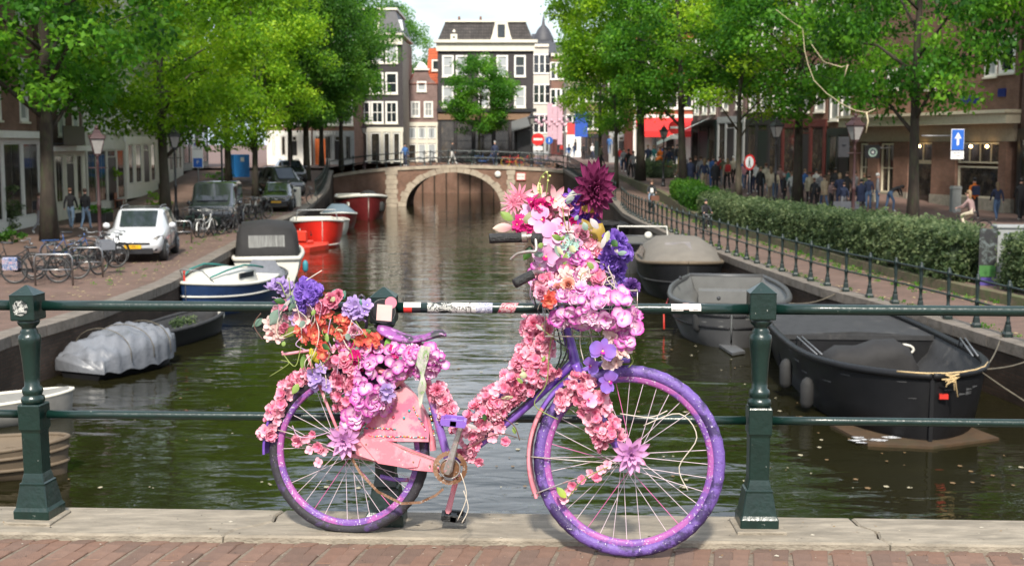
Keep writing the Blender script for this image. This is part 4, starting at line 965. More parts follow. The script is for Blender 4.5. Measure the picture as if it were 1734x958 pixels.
for u0, u1, z0_, z1_, bars, pane in ((1463, 1478, .7, 3.5, (2, 2), 's'), (1498, 1522, .7, 3.5, (2, 2), 's'), (1629, 1702, .75, 2.35, (1, 1), 's'), (1629, 1702, 2.5, 3.55, (4, 1), 's'), (1549, 1587, 2.5, 3.55, (2, 1), 's')):
    a, c = fu(u0) + .02, fu(u1) - .02; window(r, (a + c) / 2, z0_, c - a, z1_ - z0_, pane, bars, M_beam, .09, .1, False, 0).location.y = -.15
part(r, 'doorway', M_shop, lambda b: b.box(fu(1549), fu(1587), -.02, .1, .05, 2.4)); part(r, 'door_frame', M_beam, lambda b: b.box(fu(1549), fu(1587), -.16, -.03, 2.4, 2.49))
for a_, c_, h_ in ((1629, 1702, .745), (1497, 1523, .695), (1462, 1479, .695)): part(r, 'stall_riser', M_stone, lambda b: b.box(fu(a_), fu(c_), -.2, .1, -.1, h_))
text('vis', .5, M_white, r, (fu(1650), -.09, 2.0), (math.pi/2, 0, 0)); text('VERS GEVANGEN', .2, M_white, r, (fu(1662), -.09, 1.66), (math.pi/2, 0, 0))
for u in (1660, 1688, 1572):
    mb = MB(); mb.ball((fu(u), -.55, 3.35), .085, 8); mb.obj('lit_bulb', M_bulb, r)
for u, v in ((1640, 169), (1694, 157)): part(r, 'street_name_plate', pm('enamel_blue', (.02, .03, .16), .3), lambda b: b.box(fu(u) - (.75 if u < 1650 else .3), fu(u) + (.75 if u < 1650 else .3), -.06, -.003, fz(u, v) - ZR - .2, fz(u, v) - ZR + .2))
# neighbour at the extreme right
r, w = rowhouse('dark brick house with big shop window at the extreme right edge', 0, 0, 0, -1.9, 12, M_b_dark, 2, 3, 3, M_black, A=fpt(1727, 61.6), B=fpt(1860, 54), gh=4.2)
# row between the corner shop and the awning shop
RR = [('narrow brown brick house with hanging banner left of the corner shop', (1402, 80.2), (1440, 77.2), M_b_brown, M_dkgreen, 2, 2, 3.6, 13),
      ('brick house over a dark red wooden shop front', (1325, 86), (1400, 80.4), M_b_brown, M_dred, 3, 3, 4.0, 13.5),
      ('brick house over a black shop front behind the round red sign', (1264, 91.5), (1323, 86.2), M_b_dark, M_black, 3, 3, 4.0, 12.5),
      ('mauve brick house over a grey stone shop front', (1216, 97), (1262, 91.7), M_b_mauve, M_greyp, 3, 2, 4.0, 12)]
for lab, a, c, wl, gm, gf, n, gh, H in RR:
    rowhouse(lab, 0, 0, 0, groundz(30, (a[1] + c[1]) / 2) - .02, H, wl, 2, n, gf, gm, A=fpt(*a), B=fpt(*c), gh=gh, ww=1.1)
r, w = rowhouse('green shop with striped pale awning right of the leaning tree', 0, 0, 0, -.5, 12.5, M_b_mauve, 2, 3, 3, M_dkgreen, A=fpt(1172, 103), B=fpt(1214, 97.3), gh=3.9)
part(r, 'awning', pm('pale_awning', (.42, .50, .48), .7), lambda b: b.add([(-1.2, -.2, 3.3), (w - .2, -.2, 4.2), (w - .2, -2.6, 3.1), (-1.2, -2.6, 2.2), (-1.2, -2.6, 1.95), (w - .2, -2.6, 2.85)], [(0, 1, 2, 3), (3, 2, 5, 4)]))
r, w = rowhouse('orange red brick house with white windows and red shop awning', 1072, 1172, 113, -.25, 12, M_b_red, 2, 4, 4, M_white, ww=1.25, pane='g', gh=4.4)
part(r, 'awning', pm('red_awning', (.62, .02, .02), .6), lambda b: (b.add([(.2, -.15, 4.1), (w + .8, -.15, 4.1), (w + .8, -1.6, 2.9), (.2, -1.6, 2.9), (.2, -1.6, 2.4), (w + .8, -1.6, 2.4)], [(0, 1, 2, 3), (3, 2, 5, 4)])))
# ---- shopping street beyond the bridge
FS = [('pale stone house with grey domed roof far down the shopping street', 903, 932, 205, 17.5, M_b_cream), ('brown brick house far down the shopping street', 933, 958, 190, 15, M_b_brown),
      ('tall pale house behind the pink banners', 959, 990, 175, 14, M_b_beige), ('brick house behind the blue banner', 991, 1030, 150, 13, M_b_brown), ('dark house left of the orange brick house', 1031, 1073, 125, 12, M_b_dark)]
for i, (lab, u0, u1, D, H, wl) in enumerate(FS):
    r, w = rowhouse(lab, u0, u1, D, -.26, H, wl, 3, 3, 3, (M_greyp, M_dred, M_white, M_black, M_greyp)[i], ww=.9, pane='g')
    if i == 0: part(r, 'dome', M_slate, lambda b: b.lathe([(1.9, 0), (1.7, 1.2), (1.0, 2.6), (.3, 3.4), (.05, 5.0)], (w * .6, 3, H), 12))
M_pink = pm('pink_bunting', (.48, .30, .35), .7, var=.15)
r = thing('pink_banner', 'tall pink banners hanging over the far shopping street', 'banner', P(936, 270, 150))
for k, (u, v0, v1) in enumerate(((931, 175, 240), (940, 180, 236), (948, 170, 245))):
    a = P(u, v1, 150) - P(936, 270, 150); c = P(u, v0, 150) - P(936, 270, 150); mb = MB(); mb.box(a.x - .3, a.x + .3, -.03, .03, a.z, c.z); mb.obj('cloth', M_pink, r)
mb = MB(); p0 = P(936, 270, 150); mb.tube([P(905 + k * 8, 198 - (k % 2) * 3, 150) - p0 for k in range(8)], .04, 4)
for k in range(14):
    c = P(908 + k * 4.4, 204 + (k % 3) * 4, 150) - p0; mb.ball(tuple(c), .22, 6)
mb.obj('garland', M_pink, r)
for lab, u, v0, v1, wd, col, D in (('blue and white banner hanging over the far shop street', 984, 190, 232, 1.0, (.02, .08, .40), 120), ('small red flag at the end of the right quay', 967, 208, 228, .6, (.6, .05, .05), 120)):
    c = P(u, v1, D); h = P(u, v0, D).z - c.z; r = thing('street_banner', lab, 'banner', c); mb = MB(); mb.box(-wd/2*1.2, wd/2*1.2, -.03, .03, 0, h); mb.obj('cloth', pm('banner_%d' % u, col, .6), r); mb = MB(); mb.tube([(-wd, 0, h + .05), (wd, 0, h + .05)], .04, 6); mb.obj('pole', M_steel, r)
# ================================================================== BOATS
def boat(label, A, B_, beam, F, hull, rim, inner, bowp=2.6, sternw=.75, draft=.35, bows=.25, rimr=.05, name='moored_boat', floor=.12, cat='boat', group='boats moored along the canal', chine=.55, nst=24, open_=True, strake=None, benches=(), flare=.82):
    """A = bow, B_ = stern at the water; returns root with local x towards the bow"""
    A = Vector((A[0], A[1], WATER)); B_ = Vector((B_[0], B_[1], WATER)); d = A - B_; Lb = d.length; c = (A + B_) / 2
    r = thing(name, label, cat, c, math.atan2(d.y, d.x), group)
    def hb(t):
        e = sternw + (1 - sternw) * math.sin(min(1, t / .45) * math.pi / 2)
        if t > .45: e *= max(0, 1 - ((t - .45) / .55) ** bowp) ** .6
        return beam / 2 * max(e, .015)
    def sh(t): return F * (1 + bows * max(0, (t - .35) / .65) ** 2 + .06 * max(0, .3 - t))
    def ring(t):
        x = (t - .5) * Lb; w = hb(t); z = sh(t); kx = 0
        if t > .8: kx = -(t - .8) * min(2.6, .5 * Lb) * .22
        return [(x + kx * 1.4, 0, -draft * (1 - .4 * max(0, t - .7))), (x + kx, w * chine, -draft * .6), (x + kx * .7, w * flare, 0.02), (x + kx * .35, w * .93, z * .45), (x, w, z), (x, w - .06 if w > .08 else w * .4, z), (x + kx * .5, (w - .1) * .93 if w > .12 else w * .3, z * .6), (x + kx * 1.3, (w - .16) * .78 if w > .18 else w * .1, floor), (x + kx * 1.5, 0, floor)]
    ts = [i / nst for i in range(nst + 1)]; ts = [1 - (1 - t) ** 2.1 for t in ts]
    rings = [[Vector(p) for p in ring(t)] for t in ts]
    for sgn in (1,):
        pass
    b = MB(); inn = MB()
    outer = []; inner_ = []
    for rg in rings:
        o = [Vector((p.x, -p.y, p.z)) for p in rg[4:0:-1]] + rg[0:5]; outer.append(o)
        i_ = [Vector((p.x, -p.y, p.z)) for p in rg[4:8]] + [rg[8]] + rg[7:3:-1]; inner_.append(i_)
    b.loft(outer, closed=False, caps=(False, False)); b.add(outer[0], [tuple(range(len(outer[0])))], 0)
    fixn(b.obj('hull', hull, r))
    if open_:
        inn.loft(inner_, closed=False, caps=(False, False)); inn.add([p + Vector((.07, 0, 0)) for p in inner_[0]], [tuple(range(len(inner_[0])))]); inn.obj('inner_hull', inner, r)
    P2 = [Vector((rg[4].x, rg[4].y - .02, rg[4].z + .01)) for rg in rings]; P3 = [Vector((p.x, -p.y, p.z)) for p in P2]
    mb = MB(); mb.tube(P2[::-1] + P3, rimr, 8, closed=False); mb.tube([P2[0], P3[0]], rimr, 8); mb.obj('gunwale', rim, r)
    if strake:
        for k, (f, m) in enumerate(strake):
            Q = []
            for rg in rings:
                if f > .45: p = rg[3].lerp(rg[4], (f - .45) / .55)
                else: p = rg[2].lerp(rg[3], f / .45)
                Q.append(Vector((p.x, p.y + .012, p.z)))
            mb = MB(); mb.tube(Q[::-1] + [Vector((p.x, -p.y, p.z)) for p in Q], .028, 6); mb.obj('strake', m, r)
    for x0, x1 in benches:
        w = hb((x0 + x1) / 2) * .9; mb = MB(); mb.box((x0 - .5) * Lb, (x1 - .5) * Lb, -w, w, F * .62, F * .62 + .04); mb.obj('bench', inner, r)
    r['_'] = 0; del r['_']
    return r, Lb, hb, sh, rings
M_hblack = pm('hull_black', (.008, .008, .009), .5, spec=.3, var=.3, scale=2, col2=(.02, .02, .02), mixpos=(.55, .8))
M_hgrey = pm('hull_grey', (.055, .055, .056), .45, var=.15, scale=2); M_hin = pm('boat_inside_grey', (.115, .115, .11), .5, var=.12, scale=2)
M_deckd = pm('deck_dark', (.022, .022, .023), .8, var=.3, scale=4, col2=(.11, .10, .09), mixpos=(.55, .8), bump=.3)
M_rope = pm('rope_pale', (.50, .36, .18), .8, var=.2); M_hwhite = pm('hull_white', (.58, .56, .50), .4, var=.08, scale=2, col2=(.35, .30, .22), mixpos=(.6, .85))
M_hred = pm('hull_red', (.50, .022, .014), .3, var=.1, scale=2); M_hdred = pm('hull_dark_red', (.095, .012, .013), .35, var=.2); M_hblue = pm('hull_blue', (.012, .03, .085), .35, var=.2)
M_canvas_b = pm('black_canvas', (.013, .012, .012), .8, var=.25, scale=3, bump=.6, bscale=5); M_canvas_g = pm('beige_canvas', (.135, .12, .10), .85, var=.12, scale=2, bump=.6, bscale=4)
M_canvas_bl = pm('slate_blue_canvas', (.10, .14, .17), .8, var=.2, bump=.6, bscale=4); M_teal = pm('teal_rope_cover', (.02, .16, .14), .7, var=.2); M_vinyl = pm('clear_vinyl', (.20, .20, .19), .15, var=.5, scale=3, stretch=(1, 5, .4))
M_silver = pm('silver_tarp', (.13, .137, .152), .40, var=.15, scale=5, spec=.6, bump=.8, bscale=9)
M_wood = pm('pale_wood', (.11, .08, .05), .7, var=.2, scale=3, stretch=(.3, 3, 1), bump=.3); M_ply = pm('weathered_plywood', (.055, .030, .012), .8, var=.3, scale=3, col2=(.03, .032, .014), mixpos=(.5, .75), bump=.3)
def tubeobj(r, nm, mat, pts, rad, n=8):
    b = MB(); b.tube(pts, rad, n); return b.obj(nm, mat, r)

def moor(r, a, world_b, sag=.25, mat=None):
    b_ = Vector(world_b); M = Matrix.Translation(r.location) @ Matrix.Rotation(r.rotation_euler[2], 4, 'Z'); b_ = M.inverted() @ b_; a = Vector(a)
    return tubeobj(r, 'mooring_rope', mat or M_ropd, [a.lerp(b_, t / 8) - Vector((0, 0, sag * math.sin(math.pi * t / 8))) for t in range(9)], .014, 5)
def scuff(r, rg, n, seed, mat):
    g = random.Random(seed); b = MB()
    for _ in range(n):
        i = g.randrange(6, len(rg) - 2); s_ = g.choice((-1, 1)); f = g.uniform(.1, .9); A, B_ = rg[i], rg[i + 1]; w = g.uniform(.01, .035)
        def pt(k, t): p = (A[2].lerp(A[3], t) if False else A[3].lerp(A[4], t)).lerp(B_[3].lerp(B_[4], t), k); return Vector((p.x, s_ * (p.y + .006), p.z))
        b.add([pt(0, f), pt(1, f), pt(1, min(1, f + w * 2)), pt(.2, min(1, f + w))], [(0, 1, 2, 3)])
    return b.obj('scuffs', mat, r)
M_ropd = pm('rope_dark', (.10, .085, .06), .9, var=.3)
# big black open sloop, right
r, Lb, hb, sh, rg = boat('big black open sloop with covered motor and rope on its blunt bow', (6.72, 19.95), (7.3, 29.8), 3.3, .93, M_hblack, M_hblack, M_deckd, bowp=3.6, sternw=.8, rimr=.07, floor=.25, bows=.18, flare=.86)
X_ = lambda t: (t - .5) * Lb
def dk(b):
    ts = [.02, .12, .22, .32, .42]
    rgk = [[Vector((X_(t), -hb(t) + .08, sh(t) - .04)), Vector((X_(t), 0, sh(t) + .04)), Vector((X_(t), hb(t) - .08, sh(t) - .04))] for t in ts]
    b.loft(rgk, closed=False, caps=(False, False))
    e = rgk[-1]; b.add([e[0], e[1], e[2], Vector((e[2].x, e[2].y, .25)), Vector((e[0].x, e[0].y, .25))], [(0, 1, 2, 3, 4)])
    b.box(X_(.42) - .02, X_(.42) + .06, -hb(.42) + .1, hb(.42) - .1, sh(.42) - .12, sh(.42) - .02)
part(r, 'cabin_deck', M_deckd, dk)
part(r, 'bulkhead', M_hblack, lambda b: b.box(X_(.42) + .01, X_(.42) + .03, -hb(.42) + .12, hb(.42) - .12, .25, sh(.42) - .13))
pw = MB(); pts = [Vector((X_(.42) + .06, .95 + .2 * math.cos(a) * (1.0), .62 + .10 * math.sin(a))) for a in [2*math.pi*i/14 for i in range(14)]]
pw.tube(pts, .028, 6, closed=True); pw.obj('porthole', M_hwhite, r)
def cov(b):
    g = random.Random(3)
    prof = [(-.95, .05), (-.9, .42), (-.62, .60), (-.2, .62), (0.1, .74), (.5, .76), (.72, .62), (.88, .3), (.92, .05)]
    rings = []
    for i, (y, z) in enumerate(prof):
        R_ = []
        for k in range(12):
            a = math.pi * k / 11; w = .55 * (1 - .15 * abs(y)) * (.8 + .2 * g.random())
            R_.append(Vector((X_(.54) + w * math.cos(a) * 1.0, y + g.uniform(-.03, .03), .25 + (z * math.sin(a) ** .5) + g.uniform(-.03, .03))))
        rings.append(R_)
    b.loft(rings, closed=False, caps=(True, True))
part(r, 'motor_cover', M_canvas_b, cov)
bowt = .93
tubeobj(r, 'rope', M_rope, [Vector((p.x + .05, p.y, p.z + .06)) for p in [Vector((rg[i][4].x, s_ * rg[i][4].y, rg[i][4].z)) for i, s_ in ((14, 1), (16, 1), (18, 1), (20, 1), (22, 1), (23, -1), (22, -1), (20, -1))]], .014, 6)
mb = MB(); g = random.Random(6)
c0 = Vector((rg[23][4].x + .10, .25, rg[23][4].z + .0))
for k in range(5):
    a = g.uniform(0, 6); mb.tube([c0 + Vector((.03, g.uniform(-.16, .16), g.uniform(-.05, .08))) for _ in range(3)] + [c0 + Vector((.07, g.uniform(-.12, .12), g.uniform(-.3, 0)))], .013, 5)
mb.obj('rope_knot', M_rope, r)
for s_ in (1, -1):
    i = 9; p = rg[i][4]; q_ = rg[i + 3][4]
    for off in (0, .09): tubeobj(r, 'bow_rail', M_steel, [Vector((p.x, s_ * (p.y - .08 - off), p.z + .05)), Vector((p.x + .1, s_ * (p.y - .08 - off), p.z + .22)), Vector((q_.x, s_ * (q_.y - .1 - off), q_.z + .06))], .014, 6)
part(r, 'stem_post', M_hblack, lambda b: b.box(X_(1) - .22, X_(1) + .03, -.03, .03, -.1, sh(1) - .02))
part(r, 'reflector', M_redp, lambda b: b.box(X_(1) - .03, X_(1) + .02, .12, .26, sh(1) - .36, sh(1) - .28))
def fender(r, p, rr=.12, h=.5, mat=None):
    b = MB(); b.lathe([(.03, h/2 + .04), (rr * .7, h/2), (rr, h/3), (rr, -h/3), (rr * .7, -h/2), (.03, -h/2 - .03)], tuple(p), 10); return b.obj('fender', mat or M_rubber, r)
fender(r, (rg[9][4].x, -rg[9][4].y - .1 if False else rg[9][4].y * -1 - .1, .45)); fender(r, (rg[12][4].x, -rg[12][4].y - .06, .35))
moor(r, (Lb*.40, hb(.9), sh(.9)), (redge(21.5) + .4, 22.6, -2.0), .12); moor(r, (Lb*.36, hb(.86), sh(.86)), (redge(24) + .4, 24.5, -2.0), .1); moor(r, (Lb*.42, hb(.92), sh(.9)), (redge(19) + .3, 18.2, -2.9), .3)
o_ = scuff(r, rg, 26, 3, pm('scuff_grey', (.07, .07, .07), .8)); o_['kind'] = 'stuff'
# plywood raft by its bow
pp = [(1405, 718), (1470, 752), (1580, 757), (1692, 742), (1640, 722), (1560, 712)]
pts = [G(u, v, WATER + .03) for u, v in pp]; c = sum(pts, Vector()) / 6; mb = MB(); mb.slab([(p.x - c.x, p.y - c.y) for p in pts], -.03, .012)
o = fixn(mb.obj('plywood_sheet', M_ply)); o.location = c; tag(o, 'wet brown plywood sheet floating under the black sloop bow', 'plywood')
mb = MB(); g = random.Random(1)
for k in range(9):
    p = G(g.uniform(1445, 1530), g.uniform(740, 750), WATER + .045) - c; a = g.uniform(0, 3); s = g.uniform(.05, .22); mb.add([(p.x + s * math.cos(a + t), p.y + .6 * s * math.sin(a + t), .016 + .001 * k) for t in (0, 1.6, 3.1, 4.4)], [(0, 1, 2, 3)])
mb.obj('torn_paper', hnt('torn_paper', [(.6, .6, .6), (.02, .02, .02), (.5, .5, .52)], 8), o, kind='stuff')

# grey sloop
r, Lb, hb, sh, rg = boat('empty grey open sloop with high rounded rim behind the right railing post', (5.15, 29.4), (6.3, 37.0), 3.1, .9, M_hgrey, M_hgrey, M_hin, bowp=3.4, sternw=.7, rimr=.075, floor=.2, bows=.05, strake=[(.5, M_hblack), (.8, M_hblack)])
part(r, 'seat', M_hin, lambda b: b.box(-Lb*.46, -Lb*.36, -.8, .8, .25, .6)); fender(r, (Lb*.42, -.78, .6), .13, .55); fender(r, (Lb*.30, 1.05, .55), .13, .55)
moor(r, (-Lb*.4, hb(.1), sh(.1)), (redge(38) + .3, 37.5, -2.0), .2); moor(r, (Lb*.3, hb(.8), sh(.8)), (redge(31.5) + .3, 31.5, -2.0), .15); o_ = scuff(r, rg, 30, 5, pm('scuff_pale', (.17, .17, .16), .8)); o_['kind'] = 'stuff'
part(r, 'cleat', M_black, lambda b: b.ball((Lb * .42, -.3, 1.12), (.10, .05, .05), 8)); part(r, 'cleat', M_black, lambda b: b.ball((-Lb * .2, -1.3, 1.1), (.09, .05, .05), 8))
tubeobj(r, 'mooring_line', M_redp, [Vector((Lb*.1, -hb(.6) - .02, .8)), Vector((Lb*.16, -hb(.6) - .12, .5)), Vector((Lb*.2, -hb(.6) - .1, .1))], .02, 6)
mb = MB(); pts = [G(u, v, WATER + .05) for u, v in ((1213, 582), (1235, 580), (1262, 596), (1240, 600))]; c = pts[0]; mb.slab([(p.x - c.x, p.y - c.y) for p in pts], -.03, .03); o = fixn(mb.obj('swim_step', M_steel)); o.location = c; tag(o, 'small grey step floating beside the grey sloop', 'step')
# beige covered boat
r, Lb, hb, sh, rg = boat('motor boat under a beige canvas tent with clear windows', (5.35, 38.2), (5.7, 45.6), 2.75, .95, M_hblack, M_wood, M_hin, bowp=3.2, sternw=.8, rimr=.06, strake=[(.5, M_deckd)])
def tent(b):
    rings = []
    for t, h in ((.06, .2), (.12, .5), (.3, .74), (.5, .8), (.66, .76), (.80, .36), (.90, .08)):
        x = X__(t); w = hb(t) * .97; z = sh(t)
        rings.append([Vector((x, -w, z)), Vector((x, -w * .82, z + h * .6)), Vector((x, -w * .5, z + h * .95)), Vector((x, 0, z + h)), Vector((x, w * .5, z + h * .95)), Vector((x, w * .82, z + h * .6)), Vector((x, w, z))])
    b.loft(rings, closed=False, caps=(True, True))
X__ = lambda t: (t - .5) * Lb
part(r, 'canvas_tent', M_canvas_g, tent)
part(r, 'tent_window', pm('hazy_vinyl', (.15, .13, .115), .2, var=.25, scale=4), lambda b: (b.add([(X__(.70), -.55, sh(.7) + .63), (X__(.70), .25, sh(.7) + .66), (X__(.80)+.05, .25, sh(.8) + .33), (X__(.80)+.05, -.65, sh(.8) + .28)], [(3, 2, 1, 0)]) ))
part(r, 'side_window', M_vinyl, lambda b: b.add([(X__(.3), -hb(.3)*.84 - .03, sh(.3) + .40), (X__(.62), -hb(.62)*.84 - .03, sh(.62) + .40), (X__(.70), -hb(.7)*.95 - .03, sh(.7) + .15), (X__(.3), -hb(.3)*.96 - .03, sh(.3) + .12)], [(0, 1, 2, 3)]))
# small boats behind it
r, Lb, hb, sh, rg = boat('low black hulled boat with thin steel windscreen rails by the right quay', (5.0, 48.0), (5.55, 54.5), 2.2, .8, M_hblack, M_hgrey, M_hin, bowp=2.6, benches=((.3, .36),))
tubeobj(r, 'windscreen_rail', M_hwhite, [(Lb*.2, -hb(.7), sh(.7)), (Lb*.1, -hb(.6)*.9, 1.5), (Lb*.1, hb(.6)*.9, 1.5), (Lb*.2, hb(.7), sh(.7))], .03)
tubeobj(r, 'side_rail', M_steel, [(Lb*.2, -hb(.7), sh(.7)+.3), (-Lb*.3, -hb(.2), 1.2), (-Lb*.35, -hb(.2), .8)], .02)
part(r, 'head_rest', M_hwhite, lambda b: b.ball((Lb * .35, .2, 1.25), .16, 8))
boat('grey metal tender with empty deck between the beige tent and the flowers', (4.35, 46.6), (4.5, 50.6), 1.5, .6, M_hgrey, M_steel, M_hin, bowp=2.2, benches=((.35, .42), (.6, .66)))
boat('far black boat beside the right quay wall', (4.7, 59), (4.85, 65), 1.9, .8, M_hblack, M_hblack, M_deckd, bowp=2.6)
# left bank boats
r, Lb, hb, sh, rg = boat('cream wooden rowing boat at the lower left edge', (-6.5, 18.2), (-9.0, 17.9), 1.15, .42, pm('boat_cream_shaded', (.10, .075, .05), .6, var=.15, scale=3), M_wood, M_wood, bowp=2.4, rimr=.035, strake=[(.35, M_wood), (.75, M_wood)], benches=((.3, .38), (.6, .68)), floor=.02, draft=.15)  # cream darkened in the colour itself for the shadow the boat lies in
r, Lb, hb, sh, rg = boat('white sharp pointed skiff with flat deck below the quay wall at left', (-7.85, 22.3), (-10.0, 20.6), 1.05, .40, pm('skiff_white_shaded', (.22, .21, .19), .5, var=.12), M_cream, M_cream, bowp=1.9, rimr=.03, sternw=.85, bows=.1, draft=.15)  # white toned down to paint in the shadow below the quay
part(r, 'deck', MATS['skiff_white_shaded'], lambda b: b.loft([[Vector(((t-.5)*Lb, -hb(t)+.03, sh(t))), Vector(((t-.5)*Lb, 0, sh(t) + .07)), Vector(((t-.5)*Lb, hb(t)-.03, sh(t)))] for t in (0, .2, .4, .6, .8, .9, .97)], closed=False, caps=(False, False)))
r, Lb, hb, sh, rg = boat('boat wrapped in crumpled silver tarpaulin with a red hull stripe', (-7.75, 28.0), (-8.85, 25.6), 1.45, .32, M_hblack, M_redp, M_deckd, bowp=2.3, rimr=.03, sternw=.8)
def tarp(b):
    g = random.Random(12); rings = []
    for i in range(44):
        t = -.02 + 1.03 * i / 43; tt = min(.97, max(.02, t)); x = (t - .5) * Lb; w = hb(tt) + .06; z = sh(tt); row = []
        for k in range(27):
            a = math.pi * k / 26; cr = .16 * (1 - abs(math.sin(i * .33 + 1.6 * a + 1.1 * math.sin(i * .21)))) + .10 * (1 - abs(math.sin(i * .52 - 2.7 * a + math.sin(3 * a)))) - .12 + g.uniform(-.008, .008)
            row.append(Vector((x + g.uniform(-.006, .006), -w * math.cos(a) * (1 + cr * .3), z - .12 + (.16 if 0 < k < 26 else -.06 + .03 * math.sin(i * .7)) + (max(0, math.sin(a)) ** .7) * ((.12 + .42 * max(0, math.sin(min(1, max(0, t)) * 3.1)) ** .6) + cr * .8))))
        rings.append(row)
    b.loft(rings, closed=False, caps=(True, True))
part(r, 'silver_cover', M_silver, tarp)
for t_ in (.25, .5, .75): tubeobj(r, 'lashing', M_ropd, [Vector(((t_ - .5) * Lb, -(hb(t_) + .09) * math.cos(a), .30 + (max(0, math.sin(a)) ** .7) * .66)) for a in [math.pi * k / 12 for k in range(13)]], .009, 5)
r, Lb, hb, sh, rg = boat('dark low boat with a clump of moss against the left quay wall', (-7.75, 33.0), (-8.6, 28.9), 1.35, .42, M_hblack, M_deckd, M_deckd, bowp=2.4)
me = leafmesh('moss', [(-.2 + .12 * k, .1 * math.sin(k), .42) for k in range(6)], [.22] * 6, [60] * 6, .08, M_leaf['sage'], 5); inst(me, 'moss', r)
fender(r, (Lb*.4, -.3, .45), .09, .3, M_hwhite)
r, Lb, hb, sh, rg = boat('small sloop with blue hull and white cabin with teal cord', (-9.0, 34.6), (-7.75, 38.6), 2.0, .78, M_hblue, M_hwhite, M_hwhite, bowp=2.2, sternw=.7, strake=[(.62, M_hwhite)])
def cab(b):
    rings = []
    for t, h in ((.30, .02), (.32, .42), (.5, .48), (.7, .36), (.82, .2), (.92, .03)):
        w = hb(t) * .72; x = (t - .5) * Lb; z = sh(t); rings.append([Vector((x, -w, z)), Vector((x, -w * .86, z + h * .8)), Vector((x, 0, z + h)), Vector((x, w * .86, z + h * .8)), Vector((x, w, z))])
    b.loft(rings, closed=False)
part(r, 'cabin', M_hwhite, cab)
part(r, 'deck', M_hwhite, lambda b: b.loft([[Vector(((t-.5)*Lb, -hb(t)+.03, sh(t))), Vector(((t-.5)*Lb, 0, sh(t) + .03)), Vector(((t-.5)*Lb, hb(t)-.03, sh(t)))] for t in (.3, .5, .7, .85, .95)], closed=False, caps=(False, False)))
for s_ in (1, -1):
    tubeobj(r, 'teal_cord', M_teal, [((t-.5)*Lb, s_*hb(t)*.66, sh(t) + h) for t, h in ((.2, .35), (.35, .46), (.5, .52), (.7, .4), (.85, .2))], .03)
    part(r, 'cabin_window', M_glass, lambda b: b.box(-.5, .3, s_ * hb(.5) * .70, s_ * hb(.5) * .66, .95, 1.1))
tubeobj(r, 'pulpit', M_steel, [(Lb*.3, -.5, .85), (Lb*.42, -.35, 1.3), (Lb*.5, 0, 1.35), (Lb*.42, .35, 1.3), (Lb*.3, .5, .85)], .018)
part(r, 'tiny_flag', M_redp, lambda b: b.add([(Lb*.44, -.2, 1.0), (Lb*.44, -.14, 1.0), (Lb*.44, -.14, 1.3), (Lb*.44, -.2, 1.3)], [(0, 1, 2, 3)]))
r, Lb, hb, sh, rg = boat('grey dinghy with tilted cover behind the blue and white sloop', (-8.3, 42.8), (-7.9, 39.6), 1.5, .55, M_hgrey, M_hgrey, M_deckd, bowp=2.2)
part(r, 'tilted_cover', pm('grey_cover', (.13, .135, .15), .6, var=.15, bump=.4, bscale=4), lambda b: b.loft([[Vector((x, -.72, .55)), Vector((x * .9, -.4, .62 + z)), Vector((x * .9, .3, .66 + z)), Vector((x, .72, .55))] for x, z in ((-1.3, 0), (-.9, .45), (-.2, .30), (.8, .1), (1.2, 0))], closed=False))
r, Lb, hb, sh, rg = boat('white motor boat with black canvas cabin and clear rear window', (-9.6, 49.8), (-8.5, 43.7), 2.55, .8, M_hwhite, M_hwhite, M_hin, bowp=2.6, sternw=.88, rimr=.09)
def can(b):
    rings = []
    for t, h in ((.04, .05), (.06, 1.12), (.25, 1.28), (.5, 1.22), (.62, .75), (.68, .06)):
        w = hb(t) * .92; x = (t - .5) * Lb; z = sh(t); rings.append([Vector((x, -w, z)), Vector((x, -w * .93, z + h * .6)), Vector((x, -w * .78, z + h * .92)), Vector((x, 0, z + h)), Vector((x, w * .78, z + h * .92)), Vector((x, w * .93, z + h * .6)), Vector((x, w, z))])
    b.loft(rings, closed=False)
part(r, 'canvas_cabin', M_canvas_b, can)
part(r, 'rear_window', M_vinyl, lambda b: b.box(-Lb * .45 - .02, -Lb * .45 + .01, -.62, .62, 1.05, 1.62))
fender(r, (-Lb*.42, -1.32, .5), .1, .35, pm('fender_teal', (.03, .2, .25), .5))
# red pedal boat
p = G(518, 424, WATER); r = thing('pedal_boat', 'small bright red plastic pedal boat beside the black canvas cabin', 'pedal boat', p, 1.2)
M_pb = pm('plastic_red', (.62, .05, .03), .35, var=.1)
for s_ in (-.42, .42):
    mb = MB(); mb.loft([[Vector((x, s_ + w * c_, z_)) for c_, z_ in ((-1, .22), (-.8, -.08), (.8, -.08), (1, .22), (.7, .32), (-.7, .32))] for x, w in ((-1.1, .14), (-.8, .26), (.6, .26), (1.0, .18), (1.25, .06))], smooth=False); fixn(mb.obj('float', M_pb, r))
part(r, 'seat', M_pb, lambda b: (b.box(-.75, -.15, -.5, .5, .325, .5, 0, .05), b.box(-.85, -.7, -.5, .5, .5, .95, 0, .05))); part(r, 'footwell', M_pb, lambda b: b.box(-.1, .7, -.5, .5, .24, .36, 0, .03))
r, Lb, hb, sh, rg = boat('glossy red sloop with white interior and black fender', (-8.7, 58.0), (-10.1, 64.0), 2.5, 1.05, M_hred, M_hwhite, M_hwhite, bowp=2.5, rimr=.06, strake=[(.1, M_hwhite)], benches=((.2, .3), (.45, .52)))
fender(r, (Lb*.42, -.35, .75), .2, .5); fender(r, (Lb*.42, .35, .75), .16, .4); tubeobj(r, 'windscreen_rail', M_steel, [(0, -1.0, 1.1), (-.4, -.9, 1.6), (-.4, .9, 1.6), (0, 1.0, 1.1)], .03)
